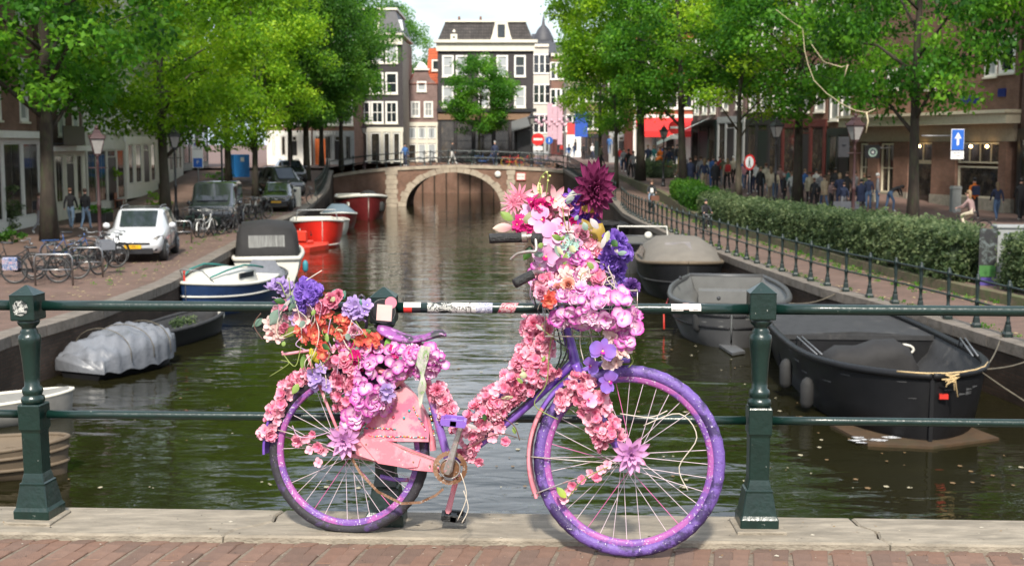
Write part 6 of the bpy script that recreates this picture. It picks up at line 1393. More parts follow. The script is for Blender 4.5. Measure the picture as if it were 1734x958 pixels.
# ================================================================== BICYCLES
M_rim = pm('bike_rim', (.14, .14, .14), .4, .6, var=.1)
def bike(label, p, face, colour, tyre=None, basket=None, lean=0, bag=None, name='bicycle', steer=0.0, fancy=True, group='parked bicycles', cat='bicycle', sc=1.0):
    """local x = riding direction"""
    r = thing(name, label, cat, p, R(face), group); r.rotation_euler = (R(lean), 0, R(face)); r.scale = (sc,) * 3
    if 'w' not in _bk:
        def wh(y=0):
            t = MB(); t.tube([(.335 * math.cos(a), 0, .335 * math.sin(a)) for a in [2*math.pi*k/24 for k in range(24)]], .019, 6, closed=True)
            rr = MB(); rr.tube([(.31 * math.cos(a), 0, .31 * math.sin(a)) for a in [2*math.pi*k/24 for k in range(24)]], .012, 5, closed=True)
            for k in range(12): a = 2*math.pi*k/12; rr.tube([(0, .02*(-1)**k, 0), (.31*math.cos(a), 0, .31*math.sin(a))], .0028, 3, caps=False)
            rr.tube([(0, -.05, 0), (0, .05, 0)], .022, 8); return t.mesh('tyre', tyre or M_rubber), rr.mesh('rim', M_rim)
        _bk['w'] = wh()
        sd_ = MB(); sd_.loft([[Vector((x, w * math.cos(a), .95 + .03 * math.sin(a) + z)) for a in [2*math.pi*k/8 for k in range(8)]] for x, w, z in ((-.27, .03, .03), (-.24, .09, .035), (-.14, .095, .02), (-.02, .045, .02), (.06, .022, .015))]); _bk['s'] = sd_.mesh('saddle', M_black)
        hb_ = MB(); hb_.tube([(.33, .28, 1.06), (.42, .27, 1.06), (.50, .14, 1.08), (.52, 0, 1.05), (.50, -.14, 1.08), (.42, -.27, 1.06), (.33, -.28, 1.06)], .012, 6); hb_.tube([(.50, 0, .90), (.52, 0, 1.05)], .014, 6); hb_.ball((.56, 0, .94), .04, 8); _bk['h'] = hb_.mesh('handlebar', M_steel)
    t_me, r_me = _bk['w']
    for x in (-.55, .56):
        w = inst(t_me, 'wheel', r, (x, 0, .355), (0, 0, R(steer) if x > 0 else 0))
        if tyre: w.data = w.data.copy(); w.data.materials[0] = tyre
        inst(r_me, 'rim', w)
    key = ('f', colour.name)
    if key not in _bk:
        b = MB(); bb = (-.05, 0, .30); st = (-.20, 0, .80); hd = (.44, 0, .84); hl = (.46, 0, .72)
        b.tube([bb, st, (-.22, 0, .93)], .015, 6); b.tube([bb, (.15, 0, .40), (.34, 0, .58), hl], .018, 6); b.tube([(-.13, 0, .56), (.12, 0, .62), (.32, 0, .72), hd], .015, 6); b.tube([hl, hd, (.42, 0, .92)], .018, 6)
        for s_ in (-.05, .05): b.tube([(-.55, s_, .355), bb], .010, 5); b.tube([(-.55, s_, .355), (-.19, s_ * .4, .76)], .009, 5); b.tube([(.46, s_ * .5, .72), (.50, s_, .60), (.56, s_, .355)], .011, 5)
        for x0, a0, a1 in ((-.55, 20, 185), (.56, 10, 170)):
            vs = []
            for k in range(9):
                a = R(lerp(a0, a1, k / 8)); vs += [(x0 + .37 * math.cos(a), -.028, .355 + .37 * math.sin(a)), (x0 + .37 * math.cos(a), .028, .355 + .37 * math.sin(a))]
            b.add(vs, [(2*k, 2*k+1, 2*k+3, 2*k+2) for k in range(8)], 0, True)
        b.box(-.85, -.33, -.07, .07, .735, .75); b.tube([(-.82, .06, .74), (-.55, .06, .36)], .007, 4); b.tube([(-.82, -.06, .74), (-.55, -.06, .36)], .007, 4)
        b.box(-.55, -.0, .055, .075, .30, .40, 0, .02); b.tube([(-.05, .09, .30), (.1, .1, .22)], .012, 5); b.box(.05, .16, .1, .18, .21, .23); b.tube([(-.05, -.09, .30), (-.2, -.1, .38)], .012, 5); b.box(-.26, -.15, -.18, -.1, .37, .39)
        _bk[key] = b.mesh('frame', colour)
    inst(_bk[key], 'frame', r); inst(_bk['s'], 'saddle', r); inst(_bk['h'], 'handlebar', r)
    if basket:
        part(r, 'crate', basket, lambda b: (b.box(.55, .57, -.22, .22, .74, .98), b.box(.92, .94, -.22, .22, .74, .98), b.box(.57, .92, -.22, -.20, .74, .98), b.box(.57, .92, .20, .22, .74, .98), b.box(.57, .92, -.2, .2, .74, .76)))
    if bag: part(r, 'saddle_bag', bag, lambda b: (b.box(-.80, -.42, -.20, -.08, .40, .73, 0, .03), b.box(-.80, -.42, .08, .20, .40, .73, 0, .03)))
    return r
_bk = {}
F_k, F_g, F_r, F_w, F_b, F_y = M_black, pm('bike_dark_green', (.01, .04, .03), .4), pm('bike_red', (.45, .03, .02), .4), pm('bike_white', (.5, .5, .48), .4), pm('bike_blue', (.03, .08, .22), .4), pm('bike_yellow', (.6, .45, .03), .4)
M_flow = hnt('flowered_bag', [(.05, .10, .22), (.4, .4, .45), (.35, .15, .18), (.1, .2, .3)], 14); M_crate = pm('crate_grey', (.16, .17, .19), .7); M_crk = pm('crate_black', (.02, .02, .02), .7); M_yt = pm('tyre_yellow', (.6, .45, .04), .7)
def pb(u, v, label, face, col, **k):
    p = GG(u, v); return bike(label, p, face, col, **k)
pb(62, 480, 'black bicycle with flowered pannier nearest the left edge', 8, F_k, bag=M_flow, lean=4)
pb(95, 474, 'dark step through bicycle behind the flowered pannier one', 14, F_k, lean=-5)
pb(22, 470, 'black bicycle cut off by the left edge', 4, F_k, lean=3)
pb(135, 468, 'black bicycle with a grey crate leaning on the front rack', 40, F_k, basket=M_crate, lean=5, steer=20)
pb(150, 455, 'dark green bicycle behind the grey crate', 55, F_g, lean=-4)
pb(172, 457, 'black bicycle with raised handlebars near the white car', 60, F_k, lean=5, steer=-20)
pb(184, 452, 'black roadster closest to the white car bumper', 66, F_k, lean=3)
pb(120, 446, 'bicycle with turquoise saddle cloth beside the left trunk', 30, F_b, lean=2)
for i, (u, v, f, c, lab) in enumerate(((318, 395, 70, F_k, 'first black bicycle right of the white car'), (330, 396, 74, F_g, 'dark green bicycle right of the white car'), (343, 400, 80, F_k, 'black bicycle with open wheel in front of the van'), (352, 402, 78, F_w, 'pale framed bicycle in front of the van'),
        (366, 394, 72, F_k, 'black bicycle before the van headlight'), (376, 396, 70, F_k, 'bicycle with dark green bag before the van'), (388, 396, 68, F_k, 'rightmost bicycle of the row before the van'), (416, 372, 72, F_k, 'first bicycle right of the van'), (426, 371, 75, F_w, 'silver bicycle between van and hatchback'),
        (436, 373, 76, F_k, 'third bicycle between van and hatchback'), (445, 371, 78, F_k, 'bicycle at the tail of the second row'), (480, 345, 70, F_k, 'bicycle beside the black hatchback'), (487, 346, 74, F_w, 'pale bicycle leaning by the hatchback'), (512, 348, 20, F_k, 'bicycle standing right of the white utility box'))):
    pb(u, v, lab, f, c, lean=(-4, 5, 3)[i % 3], steer=(15, -20, 5)[i % 3], bag=M_dkgreen if i == 5 else None)
for i, (u, f, c, t, lab) in enumerate(((868, 8, F_r, M_yt, 'red bicycle with bright yellow tyres on the far bridge'), (884, 12, F_r, None, 'red bicycle with wooden crate on the far bridge'), (905, 20, F_k, None, 'black bicycle on the far bridge right of the red ones'), (918, 14, F_b, None, 'blue bicycle near the right end of the far bridge'),
        (932, 10, F_k, None, 'black bicycle at the right end of the far bridge'), (800, 8, F_g, None, 'dark green bicycle under the round tree'), (782, 12, F_k, None, 'black bicycle left of the round tree trunk'), (822, 9, F_b, None, 'blue green bicycle right of the round tree trunk'), (722, 10, F_w, None, 'pale bicycle before the white shop front'), (738, 8, F_k, None, 'black bicycle left of the dark shop'))):
    p = P(u, 278, FB + 1.0 + (i % 2) * .5); p.z = ftop(p.x) - .02; bike(lab, p, f, c, tyre=t, basket=M_wood if i == 1 else None, lean=4)
p = GG(1116, 299); bike('bicycle with orange and blue bags among the crowd', p, 160, F_k, bag=cloth('orange'))
# cyclists
p = GG(1103, 362); bike('dark bicycle ridden by the woman with sunglasses on the canal path', p, -85, F_k, basket=pm('wicker', (.12, .05, .03), .8), group=None)
person('woman cyclist in dark jacket and white shirt riding towards the camera', p, -2, 'cycle', 'black', 'ljeans', 'b', long_=True, group=None)
mb = MB(); mb.box(-.08, .08, -.155, -.13, 1.12, 1.36, 0, .02); o = mb.obj('shirt_front', cloth('white'), [x for x in COL.objects if x.name.startswith('person')][-1])
p = GG(1194, 398); bike('black bicycle ridden by the hooded child on the canal path', p, -80, F_k, group=None, sc=.8)
person('young cyclist in a black hooded jacket on the canal path', p, 8, 'cycle', 'black', 'black', 'h', sc=.82, group=None)
p = GG(1640, 404); bike('bicycle ridden by the person in beige on the right street', p, 140, F_k, group=None, name='bicycle')
person('cyclist in beige top and cream trousers riding away at right', p, 225, 'cycle', 'mauve', 'cream', 'y', long_=True, group=None)

# ================================================================== STREET FURNITURE
def hoop(u, v, w, label):
    p = GG(u, v); mb = MB(); mb.tube([(-w/2, 0, 0), (-w/2, 0, .72), (-w/2 + .06, 0, .82), (w/2 - .06, 0, .82), (w/2, 0, .72), (w/2, 0, 0)], .028, 8); mb.tube([(-w/2, 0, .42), (w/2, 0, .42)], .018, 6)
    o = mb.obj('bicycle_stand', M_chrome); o.location = p; o.rotation_euler = (0, 0, R(6)); tag(o, label, 'bicycle stand', 'steel bicycle stands')
hoop(92, 484, .95, 'steel bicycle stand between the two nearest black bicycles'); hoop(146, 470, .9, 'steel bicycle stand beside the grey crate'); hoop(306, 412, .8, 'steel bicycle stand touching the white car tail')
def lamp(label, p, H, mat, sc=1.0):
    r = thing('street_lamp', label, 'street lamp', p, .4, 'old style street lamps'); k = H / 4.6
    part(r, 'pole', mat, lambda b: (b.lathe([(.17, 0), (.17, .12), (.13, .16), (.13, .55), (.15, .6), (.11, .68), (.07, .8), (.062, 1.7), (.085, 1.74), (.085, 1.82), (.055, 1.88), (.045, 3.2), (.07, 3.25), (.04, 3.35), (.045, 3.48), (.12, 3.56)], n=12), b.tube([(-.32, 0, 3.1), (.32, 0, 3.1)], .02, 6)))
    S4 = [(-1, -1), (1, -1), (1, 1), (-1, 1)]
    def fr(b):
        for x, y in S4: b.tube([(x * .11, y * .11, 3.58), (x * .23, y * .23, 4.12)], .016, 5)
        b.tube([(x * .11, y * .11, 3.58) for x, y in S4], .02, 5, closed=True, smooth=False); b.tube([(x * .235, y * .235, 4.12) for x, y in S4], .028, 5, closed=True, smooth=False)
        for x, y in S4: b.tube([(x*.25, y*.25, 4.14), (x*.26, y*.26, 4.26)], .02, 5)
    lf_ = part(r, 'lantern_frame', mat, fr)
    for i in range(4):
        (x0, y0), (x1, y1) = S4[i], S4[(i + 1) % 4]; part(r, 'pane', M_lampglass, lambda b: b.add([(x0*.105, y0*.105, 3.6), (x1*.105, y1*.105, 3.6), (x1*.225, y1*.225, 4.1), (x0*.225, y0*.225, 4.1)], [(0, 1, 2, 3)]), lf_)
    part(r, 'crown_roof', mat, lambda b: (b.loft([sq(.56, 4.13, .02), sq(.50, 4.18, .02), sq(.26, 4.32, .02), sq(.24, 4.40, .02), sq(.16, 4.44, .02)], smooth=False), b.lathe([(.05, 4.44), (.08, 4.5), (.04, 4.55), (.01, 4.62)], n=8)))
    r.scale = (k, k, k); return r
lamp('maroon street lamp between the strolling couple and the white car', GG(171, 432), 4.3, M_maroon)
lamp('dark street lamp behind the white car near the second left tree', GG(299, 378), 4.5, M_black)
lamp('red brown street lamp nearest the corner shop, behind the hedge', GG(1443, 400), 4.65, M_maroon)
lamp('black street lamp left of the dark trunk behind the hedge', GG(1312, 356), 4.7, M_black)
lamp('distant street lamp before the red awning', GG(1123, 316), 3.8, M_black)
p = P(900, 284, FB + 1); lamp('street lamp at the right end of the far bridge', Vector((p.x, p.y, ftop(p.x))), 4.2, M_black)
p = P(617, 288, FB + 1); lamp('reddish lamp column at the left end of the far bridge', Vector((p.x, p.y, ftop(p.x))), 3.6, M_maroon)
for u, v, h, lab in ((492, 326, 3.0, 'thin dark red pole beside the jeep'), (378, 372, 3.6, 'thin dark pole between van and trunk')):
    p = GG(u, v); mb = MB(); mb.lathe([(.07, 0), (.05, .3), (.05, h), (.02, h + .05)], n=8); o = mb.obj('pole', M_maroon if u > 400 else M_black); o.location = p; tag(o, lab, 'pole')
M_sr = pm('sign_red', (.55, .02, .02), .4, var=.04); M_sw = pm('sign_white', (.68, .68, .66), .4, var=.04); M_sb = pm('sign_blue', (.015, .10, .42), .4, var=.04)
def disc_mb(r_, y, n=24): b = MB(); b.add([(r_ * math.cos(2*math.pi*i/n), y, r_ * math.sin(2*math.pi*i/n)) for i in range(n)], [tuple(range(n))]); return b
# round pedestrian ban sign, turned away
p = GG(1268, 352); hgt = (P(1268, 275, p.y).z - p.z); r = thing('road_sign', 'round red rimmed sign with black walking figure on a slim pole', 'sign', p, R(-58))
part(r, 'pole', M_steel, lambda b: b.tube([(0, .03, 0), (0, .03, hgt + .3)], .03, 8)); part(r, 'disc', M_sr, lambda b: b.at(Matrix.Translation((0, 0, hgt)) @ Matrix.Rotation(math.pi/2, 4, 'X')).lathe([(.40, -.012), (.40, .012)], n=24, smooth=False))
o = disc_mb(.31, -.016).obj('face', M_sw, r); o.location = (0, 0, hgt)
part(r, 'figure', M_stk_k, lambda b: (b.box(-.05, .05, -.02, -.017, hgt - .08, hgt + .12), b.ball((0, -.018, hgt + .18), (.04, .003, .045), 8), b.add([(-.05, -.02, hgt-.08), (.0, -.02, hgt-.08), (-.06, -.02, hgt-.24), (-.12, -.02, hgt-.24)], [(0, 1, 2, 3)]), b.add([(0, -.02, hgt-.08), (.05, -.02, hgt-.08), (.12, -.02, hgt-.24), (.06, -.02, hgt-.24)], [(0, 1, 2, 3)])))
def noentry(u, v, vb, D, rad, lab, below=True):
    c = P(u, v, D); zb_ = groundz(c.x, D); r = thing('road_sign', lab, 'sign', (c.x, D, zb_)); h = c.z - zb_
    part(r, 'pole', M_steel, lambda b: b.tube([(0, .04, 0), (0, .04, h + .3)], .035, 8)); o = disc_mb(rad, -.01).obj('disc', M_sr, r); o.location = (0, 0, h)
    part(r, 'bar', M_sw, lambda b: b.box(-rad * .72, rad * .72, -.02, -.014, h - rad * .16, h + rad * .16))
    if below: part(r, 'plate', M_sw, lambda b: b.box(-rad * .75, rad * .75, -.012, 0, h - rad * 1.75, h - rad * 1.1))
noentry(1143, 216, 300, 93, .48, 'red no entry sign before the pale awning')
noentry(911, 236, 290, 101, .5, 'red and white no entry sign beside the black house corner')
c = P(930, 238, 103); r = thing('road_sign', 'small round blue sign in the far street', 'sign', (c.x, 103, -.26)); o = disc_mb(.3, -.01).obj('disc', M_sb, r); o.location = (0, 0, c.z + .26); part(r, 'pole', M_steel, lambda b: b.tube([(0, .04, 0), (0, .04, c.z + .4)], .03, 6))
part(r, 'arrow', M_sw, lambda b: b.box(-.03, .03, -.02, -.015, c.z + .1, c.z + .42))
# blue one way sign
c = P(1622, 239, 49); r = thing('road_sign', 'blue sign with white up arrow above the shop door', 'sign', c, R(12)); s = 49 / FPX
part(r, 'panel', M_sb, lambda b: b.box(-11 * s, 11 * s, 0, .02, -21 * s + .14, 19 * s)); part(r, 'border', M_sw, lambda b: b.box(-12 * s, 12 * s, .021, .028, -20.5 * s + .12, 20 * s))
part(r, 'arrow', M_sw, lambda b: b.prism([(-.045, -.16), (.045, -.16), (.045, .12), (.15, .08), (0, .34), (-.15, .08), (-.045, .12)], -.008, -.003))
lp = part(r, 'plate', M_sw, lambda b: b.box(-12 * s, 12 * s, 0, .02, -23 * s - .02 - .14, -21 * s + .1)); text('uitgezonderd', .075, M_stk_k, lp, (0, -.006, -.45), (math.pi/2, 0, 0)); text('bromfiets', .075, M_stk_k, lp, (0, -.006, -.55), (math.pi/2, 0, 0))
part(r, 'bracket', M_steel, lambda b: b.tube([(-1.5, .06, .2), (0, .06, .2)], .022, 6))
# black box sign with white ring, and traffic light seen from behind
c = P(1478, 257, 70); r = thing('shop_sign', 'black square hanging sign with pale ring beside the corner shop', 'sign', c); s = 70 / FPX
part(r, 'box', M_black, lambda b: b.box(-12 * s, 12 * s, 0, .2, -11 * s, 11 * s, 0, .02)); o = disc_mb(.25, -.006).obj('ring', pm('pale_green_sign', (.35, .48, .42), .5), r); o.location = (0, 0, -.03); o = disc_mb(.16, -.010).obj('ring', M_glass, r); o.location = (0, 0, -.03); o = disc_mb(.07, -.014).obj('ring', M_sw, r); o.location = (0, 0, -.03)
part(r, 'arm', M_steel, lambda b: b.tube([(.3, .1, .2), (1.2, .6, .2)], .03, 6))
c = P(1428, 249, 51); r = thing('traffic_light', 'black traffic light housing mounted beside the red brown lamp', 'traffic light', c); s = 51 / FPX
part(r, 'housing', M_black, lambda b: b.box(-9 * s, 9 * s, -.1, .12, -17 * s, 17 * s, 0, .03)); part(r, 'bracket', M_black, lambda b: b.tube([(0, 0, 0), (.34, 0, 0)], .02, 6)); part(r, 'lens', M_glass, lambda b: b.lathe([(.09, 0), (.07, .02)], (0, -.11, .1), 12))
# parking sign
p = GG(337, 350); hz = P(337, 258, p.y).z - p.z; r = thing('parking_sign', 'white parking board with red emblem and blue panel left of the van', 'sign', p); s = p.y / FPX
part(r, 'pole', M_steel, lambda b: b.tube([(0, .04, 0), (0, .04, hz + .6)], .04, 8)); part(r, 'panel', M_sw, lambda b: b.box(-9 * s, 9 * s, 0, .03, hz - 26 * s, hz + 23 * s)); part(r, 'lower_panel', M_sb, lambda b: b.box(-7.5 * s, 7.5 * s, -.012, -.002, hz - 25 * s, hz - 10 * s))
part(r, 'emblem', M_sr, lambda b: b.lathe([(.01, -.006), (4.5 * s, -.004), (4.5*s, 0)], (1.2 * s, -.01, hz + 15 * s), 14, squash=(1, .1))); o = disc_mb(4.5 * s, -.012).obj('emblem', M_sr, r); o.location = (1.0 * s, 0, hz + 14 * s); o = disc_mb(3.0 * s, -.010).obj('emblem', M_sb, r); o.location = (-2.8 * s, 0, hz + 13.5 * s)
text('PARKING', 3.4 * s, M_stk_k, r, (0, -.006, hz + 5 * s), (math.pi/2, 0, 0)); text('P', 9 * s, M_sw, r, (0, -.02, hz - 17 * s), (math.pi/2, 0, 0))
# blue hoarding
c = P(410, 300, 88); r = thing('blue_hoarding', 'tall bright blue panel beside the thick tree trunk', 'panel', c, R(25)); s = 88 / FPX
part(r, 'panel', pm('hoarding_blue', (.01, .17, .48), .5), lambda b: b.box(-13 * s, 13 * s, 0, .9, 0, 38 * s, 0, .03)); part(r, 'label', M_sw, lambda b: b.box(-2 * s, 4 * s, -.01, -.002, 26 * s, 33 * s))
# cabinets
CD = 31.2
r = thing('electric_cabinet', 'grey street cabinet with a dark poster on its side, in the hedge', 'cabinet', (P(1700, 400, CD).x, CD, -2.0), R(-8)); M_cab = pm('cabinet_grey', (.23, .24, .235), .6, var=.08); hc = P(1700, 386, CD).z + 2.0
part(r, 'body', M_cab, lambda b: b.box(-.14, 1.0, 0, .5, 0, hc, 0, .01)); part(r, 'lid', M_cab, lambda b: b.box(-.18, 1.03, -.04, .54, hc + .002, hc + .06, 0, .02))
ps = part(r, 'poster', hnt('dark_poster', [(.02, .02, .022), (.03, .035, .03), (.10, .12, .12), (.02, .02, .02)], 4), lambda b: b.box(-.58, -.15, -.03, .0, .3, hc - .02)); part(r, 'lower_panel', pm('poster_purple', (.07, .05, .22), .5), lambda b: b.box(-.58, -.15, -.04, .002, .08, .295)); part(r, 'poster_grass', pm('poster_green', (.04, .14, .03), .6), lambda b: b.box(-.56, -.17, -.036, -.031, .32, .6), ps)
part(r, 'sticker', M_sb, lambda b: b.box(.10, .18, -.006, -.001, hc - .22, hc - .12)); part(r, 'foot', M_stone, lambda b: b.box(-.18, 1.05, -.02, .5, -.25, -.003))
p = GG(1617, 359); mb = MB(); mb.box(-.22, .22, -.2, .2, 0, 1.15, 0, .03); mb.prism([(-.25, 1.15), (.25, 1.15), (.2, 1.28), (-.2, 1.28)], -.22, .22); o = fixn(mb.obj('utility_box', M_cab)); o.location = p; tag(o, 'pale grey metal box standing against the corner shop pillar', 'utility box')
p = GG(500, 350); mb = MB(); mb.box(-.3, .3, -.2, .2, 0, 1.1, 0, .04); o = mb.obj('utility_box', M_cream); o.location = p; tag(o, 'cream utility box on the left quay beside the hatchback', 'utility box')
def bench(u, v, lab, face, mat):
    p = GG(u, v); r = thing('street_bench', lab, 'bench', p, R(face))
    part(r, 'seat', mat, lambda b: b.box(-.6, .6, -.22, .22, .42, .46)); part(r, 'backrest', mat, lambda b: b.box(-.6, .6, .22, .26, .5, .85))
    for x in (-.55, .5):
        for y in (-.2, .18): part(r, 'leg', mat, lambda b: b.box(x, x + .05, y, y + .05, 0, .418))
bench(204, 352, 'red brown wooden bench before the cream house', 100, pm('red_wood', (.22, .07, .03), .6)); bench(1430, 372, 'grey metal bench behind the hedge at the red brown lamp', 180, M_steel)
def bush(u, v, lab, rad, h, mat, n, D=None, stem=0.0, pot=None, leaf=.12):
    p = GG(u, v) if D is None else P(u, v, D); r = thing('potted_shrub' if pot else 'shrub', lab, 'shrub', p); g = random.Random(int(u * 7 + v))
    if pot: part(r, 'pot', pot, lambda b: b.box(-rad * .8, rad * .8, -rad * .6, rad * .6, 0, .45, 0, .03))
    part(r, 'stem', M_bark, lambda b: b.tube([(0, 0, 0), (.03, 0, stem + h * .5)], [.03, .015], 5))
    cc = [(g.uniform(-rad, rad) * .8, g.uniform(-rad, rad) * .6, stem + (.3 if pot else 0) + g.uniform(.1, 1) * h) for _ in range(n)]; inst(leafmesh('foliage', cc, [g.uniform(.15, .32) for _ in cc], [38] * n, leaf, mat, int(u)), 'foliage', r)
bush(8, 392, 'pale yellowish shrub climbing the white wall at the left edge', .7, 1.9, M_leaf['sage'], 40)
bush(125, 352, 'olive shrub in the doorway behind the couple', .9, .9, M_leaf['lime'], 22, stem=1.2, pot=M_black)
bush(185, 350, 'second olive shrub between lamp post and bench', .8, .8, M_leaf['lime'], 20, stem=1.1, pot=M_black)
bush(160, 376, 'low green plant in a black planter behind the lamp post', .9, .5, M_leaf['mid'], 20, pot=M_black)
bush(268, 352, 'low yellow green shrub at the foot of the second left tree', .8, .9, M_leaf['lime'], 18)
bush(372, 318, 'green bush before the houses beside the parking sign', .9, 1.2, M_leaf['mid'], 24)
bush(20, 412, 'low dark plant at the foot of the white wall', .8, .4, M_leaf['deep'], 14)
# ================================================================== THE FLOWERED BICYCLE
RC, FC = G(590, 900, KZ), G(1064, 943, 0)
LEAN = .12
def D0(u): return RC.y + (u - 590) * (FC.y - RC.y) / 474.0
ROOT = Vector((RC.x, RC.y, 0))
def BP(u, v, off=0.0):
    D = D0(u); z = P(u, v, D).z
    return P(u, v, D + LEAN * max(0, z) + off) - ROOT
hero = thing('flowered_bicycle', 'pink and purple bicycle smothered in artificial flowers, leaning on the green railing', 'bicycle', ROOT)
def two(name, ca, cb, cc, sa=(.45, .52), sc=60, rough=.45, bump=.3, sc2=9, metal=0.0, sb=(.60, .66)):
    """base colour ca, big patches cb, fine flecks cc"""
    m = bpy.data.materials.new(name); m.use_nodes = True; t = m.node_tree; b = t.nodes['Principled BSDF']; l = t.links.new; co = N(t, 'ShaderNodeTexCoord')
    n1 = N(t, 'ShaderNodeTexNoise', Scale=sc2, Detail=6.0, Roughness=.65); n2 = N(t, 'ShaderNodeTexNoise', Scale=sc, Detail=3.0, Roughness=.6)
    l(co.outputs['Object'], n1.inputs['Vector']); l(co.outputs['Object'], n2.inputs['Vector'])
    r1 = N(t, 'ShaderNodeValToRGB'); r1.color_ramp.elements[0].position = sa[0]; r1.color_ramp.elements[1].position = sa[1]; r1.color_ramp.elements[0].color = (*ca, 1); r1.color_ramp.elements[1].color = (*cb, 1)
    r2 = N(t, 'ShaderNodeValToRGB'); r2.color_ramp.elements[0].position = sb[0]; r2.color_ramp.elements[1].position = sb[1]
    l(n1.outputs['Fac'], r1.inputs[0]); l(n2.outputs['Fac'], r2.inputs[0]); mm = N(t, 'ShaderNodeMixRGB'); mm.inputs[2].default_value = (*cc, 1); l(r2.outputs[0], mm.inputs[0]); l(r1.outputs[0], mm.inputs[1]); l(mm.outputs[0], b.inputs['Base Color'])
    b.inputs['Roughness'].default_value = rough; b.inputs['Metallic'].default_value = metal
    bp = N(t, 'ShaderNodeBump', Strength=bump, Distance=.003); l(n2.outputs['Fac'], bp.inputs['Height']); l(bp.outputs[0], b.inputs['Normal']); MATS[name] = m; return m
M_tyre_p = two('painted_tyre', (.035, .018, .085), (.13, .068, .28), (.50, .46, .54), sc=105, rough=.55, bump=.9, sb=(.645, .69))
M_tyre_k = two('worn_tyre', (.020, .018, .023), (.06, .033, .11), (.26, .24, .26), sa=(.52, .6), sc=120, rough=.7, bump=.8, sb=(.68, .72))
M_rim_p = two('glitter_rim', (.15, .06, .27), (.30, .075, .27), (.50, .45, .52), sc=120, rough=.45, bump=.7, sb=(.60, .67))
M_fr_pur = two('purple_frame', (.13, .055, .33), (.20, .10, .42), (.34, .28, .38), sc=55, rough=.28, bump=.1, sc2=7, sb=(.66, .7))
M_fr_pink = two('pink_frame', (.56, .17, .21), (.62, .25, .29), (.50, .44, .42), sc=45, rough=.35, bump=.2, sb=(.66, .7))
M_fr_mix = two('pink_purple_frame', (.60, .19, .27), (.20, .10, .38), (.42, .36, .30), sc=40, rough=.3, bump=.2, sc2=5)
M_rust = two('rusty_metal', (.16, .075, .035), (.28, .16, .10), (.40, .36, .33), sc=70, rough=.65, bump=.8, metal=.4)
M_alu = two('worn_aluminium', (.40, .38, .36), (.30, .26, .23), (.55, .30, .30), sc=60, rough=.35, bump=.3, metal=.7)
M_spoke = pm('painted_spoke', (.62, .50, .54), .4, var=.15, scale=30); M_spoke_p = pm('pink_spoke', (.60, .12, .32), .4, var=.15)
M_grip = pm('grip_rubber', (.015, .015, .015), .55, var=.2, scale=40, bump=.6, bscale=120)
def hobj(nm, mat, fn, parent=None): b = MB(); fn(b); return b.obj(nm, mat, parent or hero)
wang = math.radians(-9.5)
def wheel(c, rad, tr, tyre, nsp, seed, flatz=None, missing=0.0):
    lx = Vector((math.cos(wang), math.sin(wang), 0)); up = Vector((0, LEAN, 1)); up = (up - lx * up.dot(lx)).normalized(); ax = up.cross(lx)
    M = Matrix(((lx.x, ax.x, up.x, c.x), (lx.y, ax.y, up.y, c.y), (lx.z, ax.z, up.z, c.z), (0, 0, 0, 1)))
    b = MB(); n, k = 96, 16; vs = []
    for i in range(n):
        a = 2 * math.pi * i / n
        for j in range(k):
            t = 2 * math.pi * j / k; r_ = rad - tr + tr * math.cos(t); y = tr * .95 * math.sin(t)
            if math.cos(t) > .25 and j % 2 == 0 and i % 2 == 0: r_ += .0022
            z = r_ * math.sin(a)
            if flatz is not None and z < -flatz: y *= 1.25; z = -flatz
            vs.append((r_ * math.cos(a), y, z))
    b.add(vs, [(i*k+j, i*k+(j+1) % k, ((i+1) % n)*k+(j+1) % k, ((i+1) % n)*k+j) for i in range(n) for j in range(k)], 0, True)
    o = b.obj('wheel', tyre, hero); o.matrix_local = M
    ri = rad - 2 * tr
    b = MB(); prof = [(ri + .004, -.012), (ri - .012, -.013), (ri - .019, -.006), (ri - .019, .006), (ri - .012, .013), (ri + .004, .012)]; vs = []
    for i in range(n):
        a = 2*math.pi*i/n
        for r_, y in prof: vs.append((r_*math.cos(a), y, r_*math.sin(a)))
    m_ = len(prof); b.add(vs, [(i*m_+j, i*m_+j+1, ((i+1) % n)*m_+j+1, ((i+1) % n)*m_+j) for i in range(n) for j in range(m_-1)], 0, True); b.obj('rim', M_rim_p, o)
    b = MB().at(Matrix.Rotation(math.pi/2, 4, 'X')); b.lathe([(.008, -.06), (.012, -.045), (.026, -.034), (.026, -.028), (.014, -.022), (.014, .022), (.026, .028), (.026, .034), (.012, .045), (.008, .06)], n=16); b.obj('hub', M_rust, o)
    g = random.Random(seed); sp = MB(); Ls = ri - .016
    spm = {}
    for s_ in range(nsp):
        if g.random() < missing: continue
        side = 1 if s_ % 2 else -1; cross = 1 if (s_ // 2) % 2 else -1
        a = 2 * math.pi * s_ / nsp; a2 = a - cross * R(70)
        p0 = Vector((.024 * math.cos(a2), side * .031, .024 * math.sin(a2))); p1 = Vector((Ls * math.cos(a), side * .003, Ls * math.sin(a)))
        key = (side, cross, s_ % 7 == 3)
        if key not in spm:
            q0 = Vector((.024 * math.cos(-cross * R(70)), side * .031, .024 * math.sin(-cross * R(70)))); b = MB(); b.tube([q0, Vector((Ls, side * .003, 0))], .00125, 5, caps=False)
            spm[key] = b.mesh('spoke', M_spoke_p if key[2] else M_spoke)
        inst(spm[key], 'spoke', o, (0, 0, 0), (0, -a, 0))
    return o, M
Rr, Rf = .338, .372
cR = BP(590, 900) + Vector((0, 0, 0)); cR = Vector((0, 0, KZ + Rr - .012)) + Vector((.0, LEAN * Rr, 0)); hubR = cR
cF = FC - ROOT + Vector((0, LEAN * Rf, Rf))
